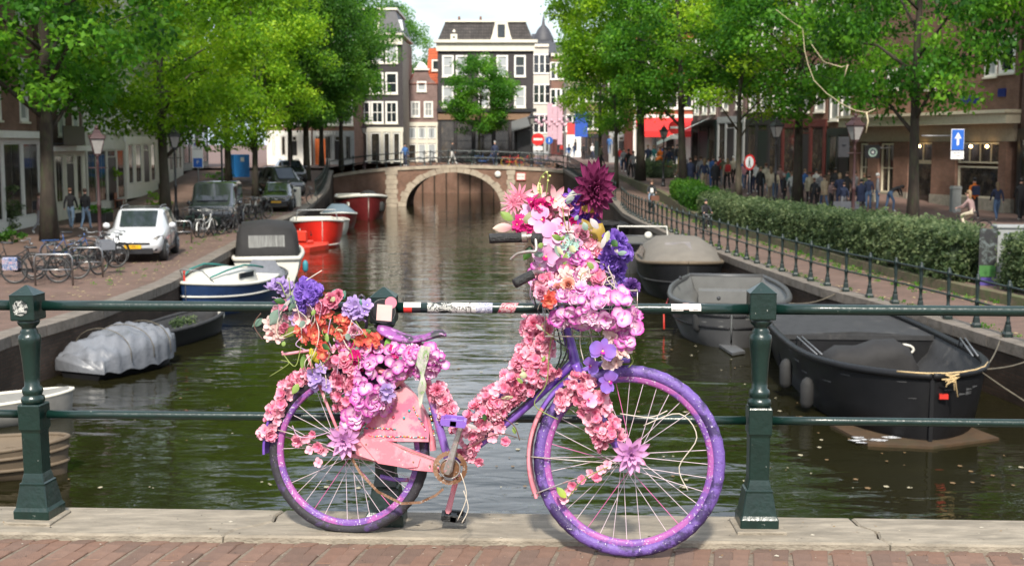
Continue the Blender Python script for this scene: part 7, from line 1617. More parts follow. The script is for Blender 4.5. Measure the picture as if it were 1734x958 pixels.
wheel(cR, Rr, .0205, M_tyre_k, 36, 1, flatz=Rr - .012, missing=.12); wheel(cF, Rf, .0235, M_tyre_p, 36, 2, missing=.12)
def tb(nm, mat, pts, r, n=12, off=0.0, parent=None):
    pts = [BP(*p) if len(p) > 2 else BP(p[0], p[1], off) for p in pts]; q_ = []
    for i in range(len(pts) - 1):       # smooth the path
        p0, p1, p2, p3 = pts[max(0, i-1)], pts[i], pts[i+1], pts[min(len(pts)-1, i+2)]
        for k in range(5):
            t = k / 5; q_.append(.5 * ((2*p1) + (p2-p0)*t + (2*p0-5*p1+4*p2-p3)*t*t + (3*p1-p0-3*p2+p3)*t**3))
    q_.append(pts[-1]); b = MB(); b.tube(q_, [lerp(r[0], r[1], i / (len(q_)-1)) for i in range(len(q_))] if hasattr(r, '__len__') else r, n); return b.obj(nm, mat, parent or hero)
# frame
tb('down_tube', M_fr_pur, [(772, 780), (870, 705), (973, 612)], .0185)
tb('top_tube', M_fr_pur, [(752, 716), (800, 706), (850, 672), (895, 610), (938, 575)], .0155)
tb('seat_tube', M_fr_mix, [(762, 790), (742, 715), (722, 640), (708, 580)], .0165)
tb('head_tube', M_fr_pur, [(945, 520), (962, 570), (976, 622)], .021)
tb('steerer', M_alu, [(925, 440), (935, 480), (946, 522)], .013)
fk = tb('fork', M_fr_pur, [(974, 616), (995, 670), (1030, 735), (1062, 782)], (.0175, .011), off=-.045)
tb('fork', M_fr_pur, [(978, 616), (1000, 668), (1034, 733), (1066, 780)], (.0165, .010), off=.05)
tb('chain_stay', M_fr_pink, [(592, 770), (680, 785), (755, 796)], .010, off=.05)
tb('chain_stay', M_fr_pink, [(592, 770), (670, 784), (755, 798)], .009, off=-.04)
tb('seat_stay', M_fr_pink, [(590, 765), (607, 722), (652, 668), (692, 630)], .0135, off=-.055)
tb('seat_stay', M_fr_pink, [(592, 765), (610, 722), (655, 668), (695, 630)], .010, off=.05)
tb('carrier_stay', M_fr_pink, [(586, 762), (560, 700), (536, 640), (520, 600)], .006, off=-.06); tb('carrier_stay', M_fr_pink, [(590, 762), (604, 690), (600, 610)], .006, off=-.06)
for off in (-.07, .0, .07): tb('carrier_bar', M_fr_pink, [(478, 600), (560, 590), (690, 588)], .006, off=off)
for u, off in ((478, 0), (560, 0), (650, 0)): hobj('carrier_bar', M_fr_pink, lambda b: b.tube([BP(u, 596 - (u-478)*.05, -.07), BP(u, 596 - (u-478)*.05, .07)], .005, 6))
tb('mudguard_stay', M_alu, [(450, 722), (520, 742), (585, 765)], .003, off=-.04); tb('mudguard_stay', M_alu, [(890, 772), (980, 780), (1062, 785)], .003, off=-.045); tb('mudguard_stay', M_alu, [(900, 838), (975, 810), (1062, 787)], .003, off=-.045)
def fender(c, rad, a0, a1, mat, w=.030, n=22, nm='mudguard'):
    lx = Vector((math.cos(wang), math.sin(wang), 0)); up = Vector((0, LEAN, 1)); up = (up - lx * up.dot(lx)).normalized(); ax = up.cross(lx); b = MB(); vs = []
    for i in range(n):
        a = R(lerp(a0, a1, i / (n - 1)))
        for y, dr in ((-w, -.012), (-w * .7, .002), (0, .008), (w * .7, .002), (w, -.012), (w * .7, -.002), (0, .004), (-w * .7, -.002)): vs.append(c + lx * math.cos(a) * (rad + dr) + up * math.sin(a) * (rad + dr) + ax * y)
    b.add(vs, [(i*8+j, i*8+(j+1) % 8, (i+1)*8+(j+1) % 8, (i+1)*8+j) for i in range(n-1) for j in range(8)], 0, True); b.add(vs[:8], [tuple(range(8))]); return fixn(b.obj(nm, mat, hero))
fender(cR, Rr + .022, 3, 62, M_fr_pink); fender(cR, Rr + .022, 62, 130, M_fr_pink); fender(cR, Rr + .022, 130, 184, M_fr_pur)
fender(cF, Rf + .022, 150, 204, M_fr_pink, .033); fender(cF, Rf + .022, 90, 150, M_fr_pur, .033)
# skirt guard, chain case
def plate(nm, mat, px, off, th, mi=0, parent=None, bulge=.003, ins=.015):
    a = [BP(u, v, off) for u, v in px]; n = len(a); b = MB(); c = sum(a, Vector()) / n
    f = [p + (c - p) * ins + Vector((0, -bulge, 0)) for p in a]; k = [p + Vector((0, th, 0)) for p in a]
    b.add(f + a + k, [tuple(range(n)), tuple(range(3*n-1, 2*n-1, -1))] + [(i, (i+1) % n, (i+1) % n + n, i + n) for i in range(n)] + [(i+n, (i+1) % n+n, (i+1) % n + 2*n, i + 2*n) for i in range(n)]); return fixn(b.obj(nm, mat, parent or hero))
M_plate = two('pink_plate', (.52, .14, .22), (.62, .27, .30), (.42, .26, .24), sc=25, rough=.38, bump=.1, sb=(.68, .72))
sk = plate('skirt_guard', M_plate, [(612, 746), (726, 748), (727, 728), (722, 706), (712, 684), (698, 664), (686, 654), (668, 662), (640, 690), (618, 722)], -.05, .006)
hobj('hole', M_black, lambda b: b.add([BP(655 + 9 * math.cos(a), 683 + 9 * math.sin(a) * 1.1, -.0565) for a in [2*math.pi*k/16 for k in range(16)]], [tuple(range(16))]), sk)
bd = [pm('bead_' + n_, c, .2, var=.05) for n_, c in (('white', (.65, .62, .6)), ('gold', (.5, .33, .05)), ('teal', (.05, .3, .33)), ('red', (.45, .03, .08)))]
for u0, v0, u1, v1, n_ in ((617, 724, 672, 726, 22), (617, 738, 724, 740, 40), (700, 690, 722, 730, 12), (727, 690, 736, 740, 14)):
    b = MB(); g = random.Random(u0)
    for i in range(n_): p = BP(lerp(u0, u1, i / n_), lerp(v0, v1, i / n_) + g.uniform(-1.2, 1.2), -.0565); b.ball(tuple(p), .0034, 4, g.randrange(4))
    tag(b.obj('bead_row', bd, sk), kind='stuff')
for u, v in ((693, 695), (684, 707), (666, 706)): hobj('gem', bd[2] if u > 670 else bd[3], lambda b: b.ball(tuple(BP(u, v, -.0565)), .006, 6), sk)
cc = plate('chain_case', M_fr_pink, [(598, 742), (618, 738), (650, 746), (700, 766), (738, 780), (740, 800), (700, 796), (640, 782), (603, 770)], -.075, .04, bulge=.014, ins=.10)
plate('case_flap', M_fr_pink, [(604, 740), (650, 744), (712, 776), (708, 790), (690, 792), (640, 784)], -.093, .006, parent=cc)
for u, v in ((620, 752), (700, 782), (728, 788)): hobj('rivet', M_rust, lambda b: b.ball(tuple(BP(u, v, -.096)), .004, 6), cc)
hobj('seam', M_rust, lambda b: b.tube([BP(664, 753, -.0925), BP(735, 779, -.0895)], .0016, 4), cc)
# crank set
bb = BP(762, 792, -.10)
def ringplate(b, c, r0, r1, y, teeth=0, n=72):
    vs = []
    for i in range(n):
        a = 2*math.pi*i/n; ro = r1 + (.0035 if teeth and i % 2 else 0); vs += [c + Vector((ro*math.cos(a), y, ro*math.sin(a))), c + Vector((r0*math.cos(a), y, r0*math.sin(a))), c + Vector((r0*math.cos(a), y + .005, r0*math.sin(a))), c + Vector((ro*math.cos(a), y + .005, ro*math.sin(a)))]
    b.add(vs, [(4*i+j, 4*i+(j+1) % 4, 4*((i+1) % n)+(j+1) % 4, 4*((i+1) % n)+j) for i in range(n) for j in range(4)])
cr = hobj('chainring', M_rust, lambda b: (ringplate(b, bb, .050, .066, .0, 1), *[b.tube([bb + Vector((.012*math.cos(a), .002, .012*math.sin(a))), bb + Vector((.054*math.cos(a), .002, .054*math.sin(a)))], .006, 6) for a in [2*math.pi*k/5 + .3 for k in range(5)]]))
hobj('cover_disc', M_rust, lambda b: ringplate(b, bb, .0, .040, -.006), cr); hobj('cover_rim', M_alu, lambda b: b.tube([bb + Vector((.040*math.cos(a), -.007, .040*math.sin(a))) for a in [2*math.pi*k/32 for k in range(32)]], .0035, 6, closed=True), cr)
hobj('axle_bolt', M_alu, lambda b: b.at(Matrix.Translation(bb + Vector((0, -.03, 0))) @ Matrix.Rotation(math.pi/2, 4, 'X')).lathe([(.012, -.02), (.014, 0), (.009, .006)], n=8), cr)
def arm(a, c, w0, w1, off, mat, nm='crank'):
    a, c = BP(*a, off), BP(*c, off); d = (c - a).normalized(); s = Vector((-d.z, 0, d.x)); b = MB()
    b.loft([[p + s * w * x + Vector((0, y, 0)) for x, y in ((-1, -.004), (-.6, -.010), (.6, -.010), (1, -.004), (1, .006), (-1, .006))] for p, w in ((a - d*.014, w0*.7), (a, w0), (a.lerp(c, .5), (w0+w1)*.42), (c, w1), (c + d*.010, w1*.6))], smooth=False); return fixn(b.obj(nm, mat, hero))
arm((758, 796), (780, 722), .017, .011, -.135, M_alu); arm((774, 806), (759, 864), .012, .013, .085, M_fr_pink)
def pedal(c, off, s, mat):
    p = BP(*c, off); b = MB(); b.at(Matrix.Translation(p) @ Matrix.Rotation(.12, 4, 'Y'))
    for y0 in (-.045, .03): b.loft([sq(.001, 0)] if False else [[Vector((x, y0 + y, z)) for x, z in ((-.045, -.012), (-.05, 0), (-.035, .014), (.035, .016), (.052, .004), (.045, -.012))] for y in (0, .018)], smooth=False)
    b.box(-.012, .012, -.045, .045, -.010, .010); b.box(-.05, -.038, -.04, .04, -.008, .010); b.box(.038, .05, -.04, .04, -.008, .010); o = b.obj('pedal', mat, hero); o.scale = (1, 1, 1); return fixn(o)
pedal((768, 713), -.18, 1, M_fr_pur); pedal((768, 874), .13, 1, M_grip)
# drooping chain
ch = [(596, 776), (610, 800), (640, 832), (680, 852), (712, 850), (738, 838), (752, 826)]; b = MB(); g = random.Random(9)
pts = []
for i in range(len(ch) - 1):
    for k in range(8): pts.append(BP(lerp(ch[i][0], ch[i+1][0], k / 8), lerp(ch[i][1], ch[i+1][1], k / 8), -.09))
for i in range(len(pts) - 1):
    d = pts[i+1] - pts[i]; m_ = (pts[i] + pts[i+1]) / 2; s = Vector((-d.z, 0, d.x)).normalized() * .0042
    for y in (-.004, .003): b.add([m_ - d*.62 - s + Vector((0, y, 0)), m_ + d*.62 - s + Vector((0, y, 0)), m_ + d*.62 + s + Vector((0, y, 0)), m_ - d*.62 + s + Vector((0, y, 0)), m_ - d*.62 - s + Vector((0, y+.0015, 0)), m_ + d*.62 - s + Vector((0, y+.0015, 0)), m_ + d*.62 + s + Vector((0, y+.0015, 0)), m_ - d*.62 + s + Vector((0, y+.0015, 0))], [(0,1,2,3),(7,6,5,4),(0,4,5,1),(1,5,6,2),(2,6,7,3),(3,7,4,0)])
    b.ball(tuple(pts[i]), .0042, 5)
b.obj('chain', M_rust, hero)
tb('foot_rest', M_fr_mix, [(644, 806), (668, 811), (692, 812)], .009, off=.03)
# saddle
def saddle(b):
    st = [(640, 556, .050, .012), (648, 560, .082, .020), (662, 566, .088, .026), (680, 573, .075, .024), (700, 576, .048, .018), (720, 573, .036, .018), (738, 567, .034, .020), (750, 565, .026, .016), (756, 568, .008, .008)]
    b.loft([[BP(u, v, -.02) + Vector((0, w * math.cos(a), h * (math.sin(a) if math.sin(a) > 0 else .6 * math.sin(a)))) for a in [2*math.pi*k/14 for k in range(14)]] for u, v, w, h in st])
hobj('saddle', two('saddle_cover', (.26, .07, .27), (.03, .028, .035), (.50, .30, .50), sa=(.50, .56), sc=30, rough=.5, sc2=11), saddle)
tb('seat_post', M_alu, [(700, 580), (706, 600)], .012)
for off in (-.03, .03): tb('saddle_rail', M_black, [(655, 572), (690, 588), (728, 580)], .0035, off=off)
# handlebar
tb('handlebar', M_alu, [(888, 402, -.12), (915, 400, -.10), (945, 420, -.02), (950, 440, .02), (930, 460, .0), (905, 462, -.16), (900, 465, -.22)], .0115)
tb('grip', M_grip, [(829, 404, -.13), (850, 403, -.125), (884, 402, -.12)], .0195, 16); tb('grip_collar', M_alu, [(884, 402, -.12), (893, 401, -.118)], .0215, 16)
tb('grip', M_grip, [(872, 480, -.26), (885, 473, -.24), (902, 464, -.22)], .0185, 16)
tb('brake_lever', M_alu, [(906, 400, -.15), (908, 424, -.17), (895, 426, -.17), (876, 430, -.17), (864, 440, -.17)], (.008, .005))
hobj('shifter', M_grip, lambda b: b.at(Matrix.Translation(BP(908, 404, -.14)) @ Matrix.Rotation(math.pi/2, 4, 'Y')).lathe([(.014, -.02), (.022, -.015), (.022, .02), (.014, .025)], n=12))
for k, pts in enumerate(([(905, 420), (925, 500), (950, 600), (900, 665), (790, 755)], [(930, 450), (948, 540), (958, 600), (905, 668), (800, 752)], [(915, 410), (900, 480), (925, 560), (962, 606), (860, 705), (785, 765)])): tb('cable', M_black, pts, .003, 6, off=-.028 - .004 * k)
# front basket of wire
def bask(b):
    def c(x, y, z): return BP(990, 520, 0) + Vector((x, y, z))
    X0, X1, Y0, Y1, Z0_, Z1_ = -.16, .19, -.17, .17, -.09, .085
    for z in (Z0_, -.03, .03, Z1_): b.tube([c(X0, Y0, z), c(X1, Y0, z), c(X1, Y1, z), c(X0, Y1, z)], .0024 if z < Z1_ else .004, 5, closed=True, smooth=False)
    for i in range(11):
        x = lerp(X0, X1, i / 10); b.tube([c(x, Y0, Z1_), c(x, Y0, Z0_), c(x, Y1, Z0_), c(x, Y1, Z1_)], .0018, 4)
hobj('wire_basket', M_alu, bask); hobj('basket_bracket', M_fr_pur, lambda b: b.tube([BP(955, 545, 0), BP(985, 560, 0)], .008, 8))

# ------------------------------------------------------------------ flowers
M_petal = attrmat('fabric_petal', .65, .22, .25); M_gloss = attrmat('glossy_petal', .3, .1, .5); M_leafy = attrmat('fabric_leaf', .5, .2, .35)
class CB:
    def __init__(s): s.v = []; s.f = []; s.c = []
    def grid(s, fn, nu, nv, cf):
        b = len(s.v)
        for i in range(nu + 1):
            for j in range(nv + 1):
                s.v.append(tuple(fn(i / nu, j / nv * 2 - 1))); s.c.append((*cf(i / nu, j / nv * 2 - 1), 1))
        for i in range(nu):
            for j in range(nv): s.f.append((b+i*(nv+1)+j, b+i*(nv+1)+j+1, b+(i+1)*(nv+1)+j+1, b+(i+1)*(nv+1)+j))
    def mesh(s, name, mat):
        me = bpy.data.meshes.new(name); me.from_pydata(s.v, [], s.f); a = me.color_attributes.new('Col', 'FLOAT_COLOR', 'POINT')
        a.data.foreach_set('color', np.array(s.c, dtype=np.float32).reshape(-1)); me.materials.append(mat); me.polygons.foreach_set('use_smooth', [True] * len(me.polygons)); me.update(); return me
def mixc(a, b_, t): return tuple(x + (y - x) * t for x, y in zip(a, b_))
def petal(cb, L_, Wd, az, el, c0, c1, cup=.25, curl=.3, tip='round', ruf=0.0, base=.0, nu=4, nv=2, g=None, lift=0.0, edge=None):
    g = g or random; ph = g.uniform(0, 6); ca, sa_ = math.cos(az), math.sin(az); jl = g.uniform(.9, 1.1)
    def fn(t, s):
        if tip == 'round': w = Wd * (math.sin(math.pi * min(1, .12 + .74 * t)) ** .8) * (1 if t < .98 else .8)
        elif tip == 'point': w = Wd * (math.sin(math.pi * (.06 + .94 * t)) ** .75 if t < .999 else .0) * (1.1 - .2 * t)
        else: w = Wd * (.35 + .65 * t) if t < .98 else Wd * .8
        r_ = base + L_ * jl * t; e = el + curl * t; x = base + L_ * jl * (t * math.cos(el + curl * t * .5)); z = L_ * jl * t * math.sin(el + curl * t * .5) + lift
        y = w * s; z += cup * Wd * (s * s) * (.5 + .5 * t) * 1.2 + ruf * Wd * math.sin(3.2 * s + ph + 5 * t) * t
        return (x * ca - y * sa_, x * sa_ + y * ca, z)
    def cf(t, s):
        k = t if edge is None else min(1, max(t ** 2.3 * 1.25, abs(s) ** 2.5 * t * 1.2))
        return mixc(c0, c1, min(1, k))
    cb.grid(fn, nu, nv, cf)
def dotc(cb, r_, z, col, n=6):
    b = len(cb.v); cb.v += [(r_*math.cos(2*math.pi*i/n), r_*math.sin(2*math.pi*i/n), z) for i in range(n)] + [(0, 0, z + r_ * .6)]; cb.c += [(*col, 1)] * (n + 1); cb.f += [(b+i, b+(i+1) % n, b+n) for i in range(n)]
def blossom(seed, R_, c0, c1, cc, n=4, cup=.3, ruf=.15, wf=.52, curl=.25, name='blossom', edge=None, layers=1, mat=None):
    g = random.Random(seed); cb = CB()
    for k in range(layers):
        for i in range(n): petal(cb, R_ * (1 - .22 * k), R_ * wf * g.uniform(.9, 1.15), 2*math.pi*(i + .5 * k)/n + g.uniform(-.12, .12), .12 + .32 * k + g.uniform(-.08, .15), mixc(c0, c1, g.uniform(0, .2)), mixc(c1, c0, g.uniform(0, .15)), cup, curl, 'round', ruf, .003, 4 if edge else 3, 2, g, edge=edge, lift=.002 * k)
    dotc(cb, R_ * .13, .003, cc); return cb.mesh(name, mat or M_petal)
def ruffle(seed, R_, c0, c1, rings=5, name='carnation'):
    g = random.Random(seed); cb = CB()
    for k in range(rings):
        f = k / (rings - 1); n = int(lerp(13, 5, f))
        for i in range(n): petal(cb, R_ * lerp(1, .55, f), R_ * .26, 2*math.pi*(i + .37 * k)/n + g.uniform(-.2, .2), lerp(-.1, 1.35, f) + g.uniform(-.1, .1), c0, mixc(c1, c0, g.uniform(0, .35)), .3, .15, 'fan', .35, .004, 3, 3, g, lift=R_ * .10 * k)
    return cb.mesh(name, M_petal)
def rose(seed, R_, c0, c1, name='rose'):
    g = random.Random(seed); cb = CB()
    for k, (n, el, l_) in enumerate(((6, .15, 1), (6, .6, .9), (5, 1.0, .78), (4, 1.35, .62), (3, 1.6, .5))):
        for i in range(n): petal(cb, R_ * l_, R_ * .5 * (1 - .1 * k), 2*math.pi*(i + .45*k)/n, el, c0, c1, .5, -.3 if k < 2 else .2, 'round', .08, .004, 3, 2, g, lift=R_ * .08 * k)
    return cb.mesh(name, M_petal)
def orchid(seed, R_, c0, c1, lip, name='orchid'):
    g = random.Random(seed); cb = CB()
    for az, w, l_ in ((90, .34, .95), (212, .34, .9), (328, .34, .9)): petal(cb, R_ * l_, R_ * w, R(az), .05, c0, c1, .2, .1, 'round', .05, .003, 4, 2, g)
    for az in (12, 168): petal(cb, R_ * 1.05, R_ * .62, R(az), .12, c0, c1, .12, .05, 'round', .08, .003, 5, 4, g, lift=.003)
    for az in (250, 290): petal(cb, R_ * .35, R_ * .16, R(az), .6, lip, lip, .5, .3, 'round', 0, 0, 3, 2, g, lift=.005)
    dotc(cb, R_ * .1, .008, (.7, .55, .2)); return cb.mesh(name, M_petal)
def star(seed, R_, c0, c1, rings, name, cc, wf=.17, elv=(.0, 1.1), nn=(10, 5), cup=.45):
    """returns (flower centre mesh, petal meshes with their turns) so each petal is its own piece"""
    g = random.Random(seed); parts_ = []
    for v in range(3):
        cb = CB(); petal(cb, R_, R_ * wf, 0, 0, c0, mixc(c1, c0, .15 * v), cup, .25, 'point', .05, .004, 5, 2, g); parts_.append(cb.mesh('petal', M_petal))
    ctr = CB(); dotc(ctr, R_ * .1, .004, cc, 8); dotc(ctr, R_ * .06, .01, mixc(cc, (1, 1, 1), .3), 6); cm = ctr.mesh(name, M_petal); pl = []
    for k in range(rings):
        f = k / max(1, rings - 1); n = round(lerp(nn[0], nn[1], f))
        for i in range(n): pl.append((parts_[g.randrange(3)], 2*math.pi*(i + .5*k)/n + g.uniform(-.1, .1), lerp(elv[0], elv[1], f) + g.uniform(-.08, .08), lerp(1, .5, f) * g.uniform(.92, 1.08), .004 * k))
    return cm, pl
def orient(n, roll, s=1.0):
    n = n.normalized(); x = Vector((0, 0, 1)).cross(n)
    if x.length < .05: x = Vector((1, 0, 0))
    x.normalize(); y = n.cross(x); M = Matrix(((x.x, y.x, n.x), (x.y, y.y, n.y), (x.z, y.z, n.z))).to_4x4(); return M @ Matrix.Rotation(roll, 4, 'Z') @ Matrix.Scale(s, 4)
NPK = [0]; FILL = []
def setf(me, p, n, roll=None, s=1.0, sq=(1, 1), fill=False):
    if me.name.startswith('pink_blossom'):
        NPK[0] += not fill
        if fill or NPK[0] > 290: FILL.append((me, Matrix.Translation(p) @ orient(n, rnd.uniform(0, 6.28), s))); return None
    roll = rnd.uniform(0, 6.28) if roll is None else roll; return inst(me, me.name.split('.')[0], hero, M=Matrix.Translation(p) @ orient(n, roll, s) @ Matrix.Diagonal((sq[0], sq[1], 1, 1)))
def setstar(st, p, n, s=1.0, sq=(1, 1)):
    cm, pl = st; o = setf(cm, p, n, 0, s, sq)
    for me, a, e, k, lf_ in pl: inst(me, 'petal', o, M=Matrix.Translation((0, 0, lf_)) @ Matrix.Rotation(a, 4, 'Z') @ Matrix.Rotation(-e, 4, 'Y') @ Matrix.Scale(k, 4))
    return o
PK0, PK1 = (.62, .055, .19), (.86, .37, .48); PK2 = (.90, .54, .60)
pinks = [blossom(i, .024, *( (PK0, PK1) if i % 2 else (mixc(PK0, PK1, .5), PK2)), (.5, .08, .12), 4 + i % 2, .35, .4, .56, .22, 'pink_blossom', layers=1 + i % 2) for i in range(6)]
MG, MW = (.46, .010, .33), (.80, .58, .68)
hyd = [blossom(20 + i, .030, MW, MG if i % 3 else (.62, .14, .50), (.7, .6, .3), 4, .16, .28, .60, .15, 'hydrangea_blossom', edge=1, layers=1 + (i == 2)) for i in range(5)] + [blossom(40, .031, (.52, .02, .36), (.86, .66, .76), (.7, .6, .3), 4, .3, .2, .58, .3, 'hydrangea_blossom', layers=2)]
pur = [blossom(50 + i, .022, (.10, .035, .34), (.28, .16, .58), (.6, .55, .6), 4, .35, .25, .56, .3, 'purple_blossom', layers=2) for i in range(3)]
lav = [blossom(60 + i, .026, (.22, .12, .40), (.48, .36, .62), (.6, .55, .4), 5, .3, .15, .42, .25, 'lavender_blossom') for i in range(2)]
cor = [blossom(70 + i, .028, (.74, .30, .16), (.66, .055, .07), (.8, .5, .2), 5, .3, .2, .36, .35, 'coral_blossom', layers=2) for i in range(3)]
hot = [blossom(80 + i, .022, (.42, .004, .10), (.68, .03, .24), (.7, .6, .3), 5, .3, .12, .46, .25, 'hot_pink_blossom', layers=1 + i) for i in range(2)]
pale = [blossom(90 + i, .027, (.62, .36, .36), (.80, .62, .56), (.5, .2, .2), 5, .3, .2, .42, .25, 'pale_blossom') for i in range(2)]
ros = [rose(i, .030, (.50, .03, .12), (.72, .26, .36)) for i in range(2)]; ros_p = rose(5, .032, (.62, .14, .28), (.80, .44, .56), 'pink_rose'); ros_c = rose(6, .024, (.62, .16, .10), (.82, .46, .36), 'coral_rose')
car_p = [ruffle(i, .046, (.07, .022, .26), (.24, .13, .52)) for i in range(2)]; car_d = ruffle(7, .036, (.05, .012, .14), (.20, .09, .34)); car_k = [ruffle(10 + i, .034, PK0, PK1, name='pink_carnation') for i in range(2)]
orc = [orchid(i, .050, (.68, .30, .54), (.78, .50, .68), (.50, .01, .16)) for i in range(2)]; orc_v = orchid(5, .040, (.30, .12, .46), (.26, .16, .60), (.45, .02, .3), 'violet_orchid'); 
lily = star(1, .062, (.80, .55, .52), (.78, .34, .40), 1, 'lily', (.7, .6, .3), .20, (.45, .45), (6, 6)); spider = star(2, .060, (.60, .14, .24), (.76, .34, .42), 2, 'spider_flower', (.5, .1, .2), .10, (.05, .6), (12, 8))
dahl = star(3, .098, (.075, .006, .035), (.26, .035, .125), 7, 'dahlia', (.26, .02, .08), .18, (-.15, 1.25), (14, 7)); lot = star(4, .078, (.40, .16, .46), (.78, .42, .58), 3, 'lotus_flower', (.25, .08, .32), .185, (.05, 1.05), (11, 6)); tul = star(6, .045, (.30, .20, .44), (.46, .36, .62), 2, 'tulip', (.3, .2, .3), .26, (.7, 1.2), (5, 3)); glos = star(8, .058, (.10, .03, .30), (.26, .10, .52), 2, 'purple_lily', (.5, .02, .1), .24, (.2, .8), (6, 4))
def cluster(mes, path, wpx, n, bulge=.05, s=(.68, 1.12), seed=0, off=-.03, jit=.35, fill=False):
    g = random.Random(seed); L_ = [0]
    if mes is hyd: n = int(n * 1.3); s = (s[0] * .84, s[1] * .92)
    if mes is pinks: s = (s[0] * .85, s[1] * .92); n = int(n * (1.4 if fill else 1.0))
    for a, c in zip(path, path[1:]): L_.append(L_[-1] + math.hypot(c[0]-a[0], c[1]-a[1]))
    for _ in range(n):
        t = g.uniform(0, L_[-1]); i = max(k for k in range(len(L_)) if L_[k] <= t + 1e-9); i = min(i, len(path) - 2); f = (t - L_[i]) / max(1e-6, L_[i+1] - L_[i]); a, c = path[i], path[i+1]
        dx, dy = (c[0]-a[0]), (c[1]-a[1]); l_ = math.hypot(dx, dy) or 1; nx, ny = -dy / l_, dx / l_; q_ = g.uniform(-1, 1); q_ = math.copysign(abs(q_) ** .75, q_); hw = wpx / 2 * g.uniform(.85, 1.05)
        u, v = a[0] + dx * f + nx * q_ * hw, a[1] + dy * f + ny * q_ * hw; dp = math.sqrt(max(0, 1 - q_ * q_))
        nrm = Vector((nx * q_ * .9 + g.gauss(0, jit), -dp * .9 - .35 + g.gauss(0, jit * .5), -ny * q_ * .9 + .2 + g.gauss(0, jit)))
        setf(g.choice(mes), BP(u, v, off - bulge * dp * g.uniform(.75, 1.1)), nrm, g.uniform(0, 6.28), g.uniform(*s), fill=fill)
cluster(pinks, [(912, 540), (912, 600)], 50, 34, .05, seed=1)
cluster(pinks, [(935, 612), (890, 640), (850, 668), (800, 722), (785, 745)], 50, 88, .05, seed=2)
cluster(pinks, [(905, 600), (880, 630)], 60, 16, .05, seed=12)
cluster(pinks, [(965, 650), (1000, 668), (1012, 700), (1036, 745)], 48, 64, .055, seed=3, off=-.06)
cluster(pinks, [(945, 668), (960, 690)], 26, 7, .03, seed=13, off=-.07)
cluster(pinks, [(733, 650), (752, 678), (758, 700)], 24, 18, .03, seed=4)
cluster(pinks, [(524, 634), (490, 652), (468, 690), (450, 740)], 20, 28, .03, seed=5, off=-.03)
cluster(pinks, [(570, 590), (582, 640), (585, 690)], 40, 24, .05, seed=6, off=-.07)
cluster(pinks, [(770, 760), (800, 772), (815, 778)], 18, 9, .02, seed=7); cluster(pinks, [(858, 715), (835, 745)], 14, 5, .02, seed=8)
for u, v in ((516, 742), (530, 735), (540, 757), (500, 742), (548, 762), (525, 762), (504, 748), (540, 783), (962, 830), (970, 822), (985, 812), (1000, 800), (1018, 795), (1028, 786), (955, 845), (1010, 808), (856, 748), (900, 665)): setf(rnd.choice(pinks), BP(u, v, -.06), Vector((rnd.uniform(-.5, .5), -1, rnd.uniform(-.3, .5))), s=rnd.uniform(.7, .95))
cluster(hyd, [(655, 605), (640, 640), (610, 690)], 76, 56, .075, seed=21, off=-.075)
cluster(hyd, [(686, 608), (745, 618)], 42, 28, .05, seed=22, off=-.06); cluster(hyd, [(590, 700), (600, 720)], 40, 10, .05, seed=26, off=-.08)
cluster(hyd, [(935, 520), (990, 518), (1060, 528)], 66, 58, .07, seed=23, off=-.16); cluster(hyd, [(1060, 535), (1072, 560), (1060, 585)], 40, 20, .05, seed=24, off=-.12)
cluster(hyd, [(720, 590), (745, 625)], 26, 8, .04, seed=25, off=-.06)
cluster(pur, [(505, 492), (530, 508)], 46, 34, .07, s=(.8, 1.1), seed=31, off=-.05); cluster(pur, [(1038, 400), (1052, 440)], 34, 12, .04, seed=34, off=-.08)
cluster(lav, [(465, 492), (495, 490)], 34, 12, .04, seed=32); cluster(lav, [(590, 520), (620, 528)], 30, 16, .04, seed=33, off=-.05); cluster(lav, [(535, 625), (545, 660)], 26, 10, .03, seed=35, off=-.08); cluster(lav, [(660, 670), (640, 660)], 26, 6, .03, seed=36, off=-.12)
cluster(cor, [(548, 525), (565, 548), (600, 568)], 30, 12, .05, s=(.8, 1.1), seed=41, off=-.05); cluster(cor, [(515, 555), (530, 590), (555, 600)], 28, 12, .05, seed=42, off=-.05); cluster(cor, [(610, 572), (640, 585)], 24, 8, .04, seed=43, off=-.06); cluster(cor, [(925, 505), (940, 515)], 14, 3, .03, seed=44, off=-.24)
cluster(hot, [(898, 345), (930, 352)], 26, 16, .04, seed=51, off=-.05); cluster(hot, [(872, 378), (902, 386)], 24, 14, .04, seed=52, off=-.05); cluster(hot, [(960, 375), (975, 395)], 22, 6, .03, seed=53); cluster(hot, [(600, 600), (620, 615)], 30, 8, .04, seed=54, off=-.07)
cluster(pale, [(455, 545), (470, 572)], 30, 14, .04, seed=61, off=-.04); cluster(pale, [(1010, 560), (1040, 565), (1045, 600)], 34, 16, .04, seed=62, off=-.12); cluster(pale, [(1035, 625), (1040, 610)], 20, 6, .03, seed=63, off=-.1); cluster(pale, [(500, 520), (540, 560)], 40, 8, .03, seed=64, off=-.03); cluster(pale, [(930, 480), (1000, 478)], 40, 14, .04, seed=65, off=-.13)
cluster(pinks, [(915, 470), (925, 492)], 28, 12, .04, seed=66, off=-.12); cluster(pinks, [(945, 470), (1020, 462)], 34, 16, .04, seed=67, off=-.1)
cluster(lav + hyd, [(960, 460), (1000, 480)], 36, 8, .03, seed=68, off=-.1)
cluster(orc + pale, [(945, 375), (975, 430)], 50, 12, .05, s=(.6, .85), seed=71, off=-.05); cluster(pinks + hyd, [(955, 440), (1000, 450)], 50, 26, .05, seed=72, off=-.07)
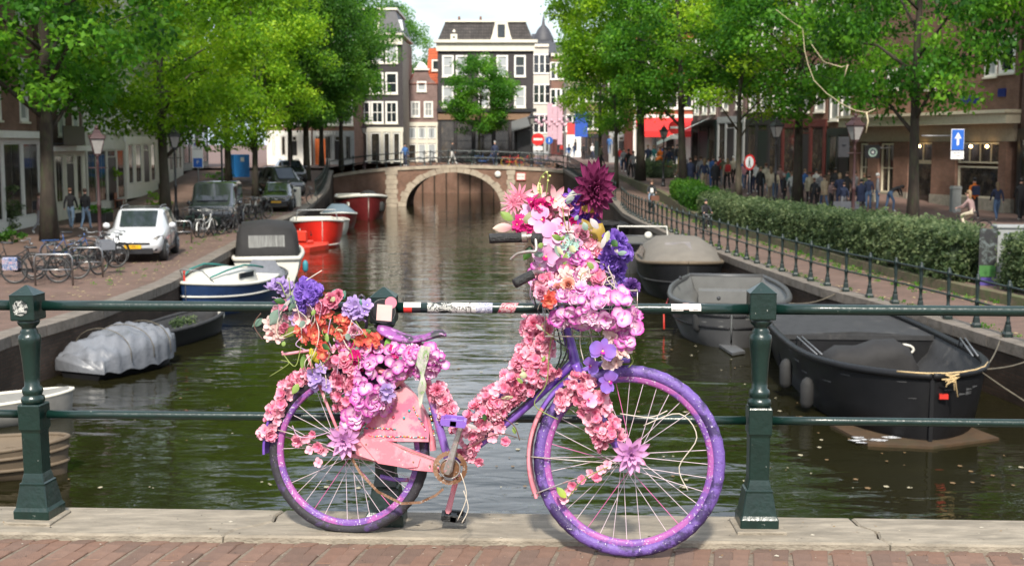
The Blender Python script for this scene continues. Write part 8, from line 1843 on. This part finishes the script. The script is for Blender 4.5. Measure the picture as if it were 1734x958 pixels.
cluster(hot + pinks, [(915, 350), (960, 365)], 40, 18, .04, seed=73, off=-.02); cluster(pur, [(985, 350), (1000, 395)], 26, 16, .03, seed=74, off=-.0); cluster(pinks + pale, [(985, 395), (1010, 440)], 34, 18, .04, seed=75, off=-.04)
cluster(pur + lav, [(1025, 470), (1060, 500)], 30, 12, .03, seed=76, off=-.02); cluster(hyd + pinks, [(925, 450), (915, 480)], 34, 12, .03, seed=77, off=-.05); cluster(lav + pinks, [(480, 510), (540, 560)], 60, 22, .03, seed=78, off=-.02)
cluster(hot + hyd, [(570, 590), (640, 600)], 40, 18, .04, seed=79, off=-.04); cluster(ros, [(470, 540), (520, 575)], 30, 5, .03, s=(.5, .7), seed=80, off=-.05)
for k, (pa, w_, n_, of_) in enumerate((([(912, 535), (912, 605)], 54, 46, -.01), ([(935, 612), (890, 640), (850, 668), (800, 722), (780, 750)], 54, 120, -.01), ([(905, 600), (880, 630)], 62, 22, -.01), ([(960, 645), (1000, 668), (1012, 700), (1038, 750)], 50, 80, -.04), ([(733, 648), (752, 678), (760, 705)], 26, 26, -.01), ([(526, 630), (490, 650), (466, 690), (448, 745)], 22, 40, -.01), ([(570, 585), (584, 640), (588, 695)], 44, 40, -.04), ([(600, 590), (640, 600)], 50, 20, -.03), ([(770, 758), (820, 778)], 20, 12, .0))):
    cluster(pinks, pa, w_, n_, .045, s=(.5, .85), seed=200 + k, off=of_, jit=.5, fill=True)
C_ = Vector((0, -1, .15))
for me, u, v, off, n, s in ((ros[0], 562, 509, -.10, (-.1, -1, .2), 1.1), (ros[1], 547, 520, -.10, (-.3, -1, 0), 1.0), (ros[0], 572, 500, -.08, (.3, -1, .3), .8), (ros_p, 985, 398, -.07, (.2, -1, .2), 1.25), (ros_p, 972, 425, -.08, (0, -1, 0), 1.0), (ros_p, 600, 560, -.09, (0, -1, .1), .8), (ros_p, 918, 495, -.2, (-.3, -1, .1), .9), (ros_c, 962, 482, -.2, (0, -1, .2), 1.1), (ros_c, 945, 488, -.19, (-.2, -1, 0), .9),
        (ros_c, 975, 450, -.1, (0, -1, .2), 1.0), (orc[0], 918, 372, -.09, (-.1, -1, .15), 1.05), (orc[1], 938, 398, -.10, (.15, -1, .05), 1.05), (orc[0], 925, 434, -.10, (-.2, -1, -.05), 1.0), (orc[1], 898, 360, -.06, (-.4, -1, .3), .8), (orc_v, 1020, 594, -.19, (.1, -1, .1), 1.15), (orc_v, 1031, 645, -.15, (.2, -1, -.1), 1.0), (orc_v, 1048, 590, -.14, (.5, -1, 0), .8), (orc_v, 1001, 618, -.13, (-.2, -1, -.2), .8),
        (orc[1], 998, 675, -.17, (0, -1, 0), .62), (orc[0], 985, 455, -.1, (.2, -1, .3), .8), (car_p[0], 1040, 410, -.06, (.2, -1, .1), 1.0), (car_p[1], 1034, 440, -.08, (.1, -1, -.1), 1.05), (car_p[0], 1055, 428, -.05, (.6, -1, 0), .9), (car_p[1], 1045, 455, -.05, (.3, -1, -.3), .8), (car_d, 1068, 487, -.06, (.5, -1, 0), 1.0), (car_k[0], 1012, 468, -.1, (.1, -1, .1), .9), (car_k[1], 905, 548, -.09, (-.3, -1, .2), .9), (car_k[0], 585, 612, -.1, (-.1, -1, .2), 1.0), (car_k[1], 600, 650, -.11, (0, -1, 0), .95), (car_k[1], 740, 660, -.07, (.2, -1, .1), .8)):
    setf(me, BP(u, v, off), Vector(n), s=s)
setstar(dahl, BP(1006, 322, -.06), Vector((.12, -1, -.05)), 1.06, (.80, 1.14)); setstar(lot, BP(583, 746, -.12), Vector((0, -1, .1)), .95); setstar(lot, BP(1068, 769, -.12), Vector((.1, -1, .1)), 1.0)
setstar(spider, BP(880, 334, -.03), Vector((-.2, -1, .3)), 1.0); setstar(spider, BP(868, 345, -.04), Vector((-.5, -1, .1)), .8); setstar(lily, BP(940, 340, -.05), Vector((.4, -1, .4)), 1.15); setstar(lily, BP(912, 333, -.03), Vector((-.3, -1, .6)), .9); setstar(lily, BP(968, 405, -.06), Vector((-.1, -1, .3)), .8); setstar(lily, BP(900, 362, -.03), Vector((-.6, -1, .2)), .8)
cluster(hot + hyd, [(650, 596), (700, 600)], 26, 14, .04, s=(.6, .9), seed=92, off=-.07)
cluster(hyd, [(696, 606), (742, 604)], 24, 12, .04, s=(.6, .9), seed=91, off=-.09)
for u, v, s in ((462, 492, 1.0), (492, 495, .9), (478, 483, .8), (612, 530, .8)): setstar(tul, BP(u, v, -.06), Vector((-.2, -.6, 1)), s)
for u, v, s, n in ((990, 362, 1.0, (.2, -1, -.1)), (975, 345, .8, (-.4, -1, .2)), (998, 372, .8, (.5, -1, -.5)), (968, 332, .6, (-.3, -1, .5))): setstar(glos, BP(u, v, -.04), Vector(n), s)
# small blossoms packed in behind the ones one can tell apart
V_, F_, K_ = [], [], []
for me, M in FILL:
    b0 = len(V_); V_ += [tuple(M @ v.co) for v in me.vertices]; F_ += [tuple(b0 + i for i in p_.vertices) for p_ in me.polygons]; K_ += [tuple(d.color) for d in me.color_attributes['Col'].data]
fm = CB(); fm.v, fm.f, fm.c = V_, F_, K_; inst(fm.mesh('blossom_filling', M_petal), 'blossom_filling', hero)['kind'] = 'stuff'
# leaves
def leafm(seed, L_, Wd, c0, c1, name='leaf'):
    g = random.Random(seed); cb = CB(); petal(cb, L_, Wd, 0, .1, c0, c1, -.25, -.2, 'point', .08, 0, 6, 4, g); return cb.mesh(name, M_leafy)
def setleaf(u, v, ang, L_px, W_px, c0, c1, off=-.08, tilt=.2):
    me = leafm(int(u + v), L_px / 435, W_px / 870, c0, c1); p = BP(u, v, off); a = R(ang)
    x = Vector((math.cos(a), 0, math.sin(a))); n = Vector((tilt * math.sin(a * 3), -1, .15)).normalized(); x = (x - n * x.dot(n)).normalized(); y = n.cross(x)
    inst(me, 'leaf', hero, M=Matrix(((x.x, y.x, n.x, p.x), (x.y, y.y, n.y, p.y), (x.z, y.z, n.z, p.z), (0, 0, 0, 1))))
GR, GL, GD, OC, GB = (.06, .14, .02), (.22, .32, .08), (.010, .05, .025), (.28, .17, .02), (.12, .20, .15)
for a in ((502, 556, 205, 36, 16, (.10, .13, .02), (.20, .24, .04)), (892, 388, 75, 34, 22, GR, (.42, .40, .25)), (868, 372, 150, 26, 14, GL, GL), (866, 384, 185, 32, 16, (.5, .22, .26), (.62, .50, .38)), (938, 410, 12, 34, 22, GD, (.04, .10, .06)), (1000, 412, 60, 44, 34, OC, (.36, .24, .04)), (998, 405, 110, 40, 28, (.12, .10, .01), OC),
          (925, 500, 80, 44, 26, GD, GR), (945, 505, 70, 46, 24, GD, (.02, .07, .03)), (900, 418, 240, 28, 14, GD, GR), (445, 540, 215, 26, 12, GB, GB), (472, 525, 240, 34, 20, GB, (.2, .26, .22)), (500, 500, 250, 30, 16, GB, GB), (560, 500, 30, 22, 12, (.02, .22, .18), (.05, .3, .25)), (595, 512, 0, 30, 12, (.03, .2, .17), GB), (575, 508, 60, 20, 12, (.02, .22, .18), GB),
          (525, 590, 300, 34, 14, (.45, .40, .02), (.30, .25, .02)), (515, 600, 260, 30, 10, GR, GL), (958, 842, 130, 26, 12, (.4, .5, .08), GL), (870, 722, 280, 14, 8, GL, GL), (662, 570, 250, 26, 14, (.12, .35, .03), GL), (628, 560, 200, 26, 14, GR, GR), (960, 345, 60, 30, 12, (.18, .24, .22), (.4, .42, .4)), (970, 380, 280, 48, 10, (.10, .15, .16), (.28, .34, .36)), (986, 376, 262, 40, 9, (.10, .15, .16), GB),
          (480, 560, 195, 30, 14, (.14, .05, .04), (.3, .1, .1)), (1010, 455, 20, 26, 10, GL, GL), (960, 430, 200, 40, 16, (.3, .42, .4), (.5, .6, .56)), (505, 650, 240, 20, 12, GL, GL), (700, 600, 280, 22, 10, GL, (.5, .6, .3)), (1055, 510, 320, 22, 10, GD, GR), (915, 330, 100, 24, 8, (.55, .55, .2), (.7, .68, .35)), (985, 352, 350, 26, 14, OC, (.5, .3, .04))):
    setleaf(*a)
sil = star(11, .020, (.30, .52, .45), (.45, .62, .52), 1, 'succulent_sprig', (.3, .5, .4), .2, (.4, .4), (7, 7))
for u, v in ((958, 400), (965, 412), (972, 420), (955, 420), (966, 430), (975, 408)): setstar(sil, BP(u, v, -.12), Vector((rnd.uniform(-.5, .5), -1, rnd.uniform(-.4, .6))), rnd.uniform(.8, 1.2))
# stems and wires
M_stem_g = pm('stem_green', (.18, .22, .05), .6, var=.2); M_stem_w = pm('wire_cream', (.50, .44, .36), .5, var=.15); M_stem_l = pm('wire_lilac', (.42, .28, .40), .5, var=.15); M_stem_b = pm('stem_brown', (.10, .05, .035), .7, var=.2)
def strand(path, mat, r=.0022, off=-.1, nm='stem'): return tb(nm, mat, [(p[0], p[1], (p[2] if len(p) > 2 else off)) for p in path], r, 5)
for path, m in (([(915, 330), (914, 305), (925, 290)], M_stem_g), ([(925, 330), (928, 300), (926, 292)], M_stem_g), ([(500, 500), (515, 478), (545, 458)], M_stem_w), ([(483, 500), (476, 482), (468, 478)], M_stem_g), ([(492, 500), (490, 480), (489, 470)], M_stem_g), ([(950, 345), (965, 332), (990, 328)], M_stem_w), ([(952, 350), (960, 400), (962, 440), (975, 480)], M_stem_g), ([(962, 355), (965, 420), (968, 460)], M_stem_b),
        ([(975, 470), (980, 500), (984, 540), (982, 580), (988, 610)], M_stem_w), ([(985, 470), (1000, 500), (995, 540), (1002, 575), (1010, 620)], M_stem_w), ([(980, 460), (1010, 480), (1040, 480)], M_stem_w), ([(990, 500), (940, 560), (930, 600), (925, 650), (905, 685), (945, 710)], M_stem_g), ([(1068, 600), (1072, 612), (1064, 622)], M_stem_g), ([(1000, 440), (1025, 450), (1040, 480), (1036, 500)], M_stem_w), ([(900, 480), (898, 500), (905, 515)], M_stem_l),
        ([(480, 520), (470, 545), (472, 570), (500, 560)], M_stem_w), ([(500, 510), (508, 540), (512, 580)], M_stem_w), ([(530, 530), (540, 560), (535, 590), (520, 620)], M_stem_w), ([(560, 540), (555, 570), (562, 590)], M_stem_l), ([(480, 600), (500, 620), (510, 585)], M_stem_g), ([(575, 560), (590, 590), (610, 600)], M_stem_w), ([(442, 530), (430, 550), (445, 575)], M_stem_b), ([(600, 540), (620, 570), (640, 590)], M_stem_g), ([(538, 600), (552, 640), (548, 680)], M_stem_w),
        ([(790, 760), (840, 735), (875, 740)], M_stem_b), ([(840, 700), (870, 720), (880, 745)], M_stem_b), ([(1090, 720), (1150, 700), (1180, 740), (1150, 790), (1165, 830)], M_stem_w), ([(1050, 700), (1100, 706), (1130, 695)], M_stem_w), ([(780, 800), (790, 840), (775, 880)], M_stem_w), ([(785, 830), (793, 860), (782, 885)], M_stem_w), ([(600, 700), (560, 730), (510, 740), (495, 720)], M_stem_l), ([(960, 845), (990, 810), (1030, 790)], M_stem_g), ([(845, 395), (850, 410), (862, 400)], M_stem_l)):
    strand(path, m)
g = random.Random(88)
for k in range(54):     # odd leaves poking out of the bunches
    if k < 30: u, v = g.uniform(905, 1050), g.uniform(360, 550); of = -.12
    elif k < 46: u, v = g.uniform(475, 620), g.uniform(500, 600); of = -.09
    else: u = g.uniform(805, 920); v = lerp(725, 605, (u - 800) / 130) + g.uniform(-12, 12); of = -.07
    setleaf(u, v, g.uniform(0, 360), g.uniform(10, 24), g.uniform(6, 12), *g.choice(((GR, GL), (GD, GR), (GB, (.3, .38, .33)), ((.35, .38, .22), (.5, .5, .3)), (GL, GL), ((.4, .36, .36), (.55, .5, .48)))), off=of - g.uniform(0, .06), tilt=.6)
g = random.Random(77)
for k in range(44):     # loose wires woven through the two bunches
    if k < 26: c = (g.uniform(930, 1050), g.uniform(440, 540)); off = -.17
    else: c = (g.uniform(460, 610), g.uniform(500, 610)); off = -.11
    strand([(c[0], c[1], off), (c[0] + g.uniform(-16, 16), c[1] + g.uniform(4, 22), off - .02), (c[0] + g.uniform(-22, 22), c[1] + g.uniform(18, 44), off)], g.choice((M_stem_w, M_stem_w, M_stem_l, M_stem_g)), .0017)
b = MB(); g = random.Random(5)
for u, v in ((914, 312), (920, 300), (926, 292), (928, 306), (912, 322), (931, 298)): b.ball(tuple(BP(u, v, -.1)), .005, 6)
b.obj('buds', pm('bud_yellow', (.50, .50, .16), .6), hero)
# white and green cloth ribbon tied under the saddle
b = MB(); g = random.Random(3); row = []
for u0, u1, v in ((714, 730, 586), (709, 727, 596), (706, 726, 606), (704, 722, 617), (710, 720, 627), (712, 718, 636), (710, 722, 646), (707, 722, 657), (708, 717, 668), (709, 715, 680), (711, 713, 690)): row.append([BP(u0, v + g.uniform(-3, 3), -.145 + g.uniform(-.012, .012)), BP(lerp(u0, u1, .35), v, -.16 + g.uniform(-.012, .012)), BP(lerp(u0, u1, .7), v, -.135 + g.uniform(-.012, .012)), BP(u1, v + g.uniform(-3, 3), -.15 + g.uniform(-.012, .012))])
b.loft(row, closed=False, caps=(False, False)); b.obj('cloth_ribbon', hnt('ribbon_cloth', [(.40, .39, .34), (.34, .33, .30), (.16, .30, .08), (.42, .40, .36)], 16), hero)
# tag the dark lock hoop at the post
tubes = [PM_ - ROOT + Vector((-.085 + .02 * math.cos(a), -.07, .88 + .085 * math.sin(a))) for a in [2*math.pi*k/16 for k in range(16)]]
hobj('lock_hoop', pm('lock_black', (.03, .02, .035), .4), lambda b: b.tube(tubes, .006, 6, closed=True))
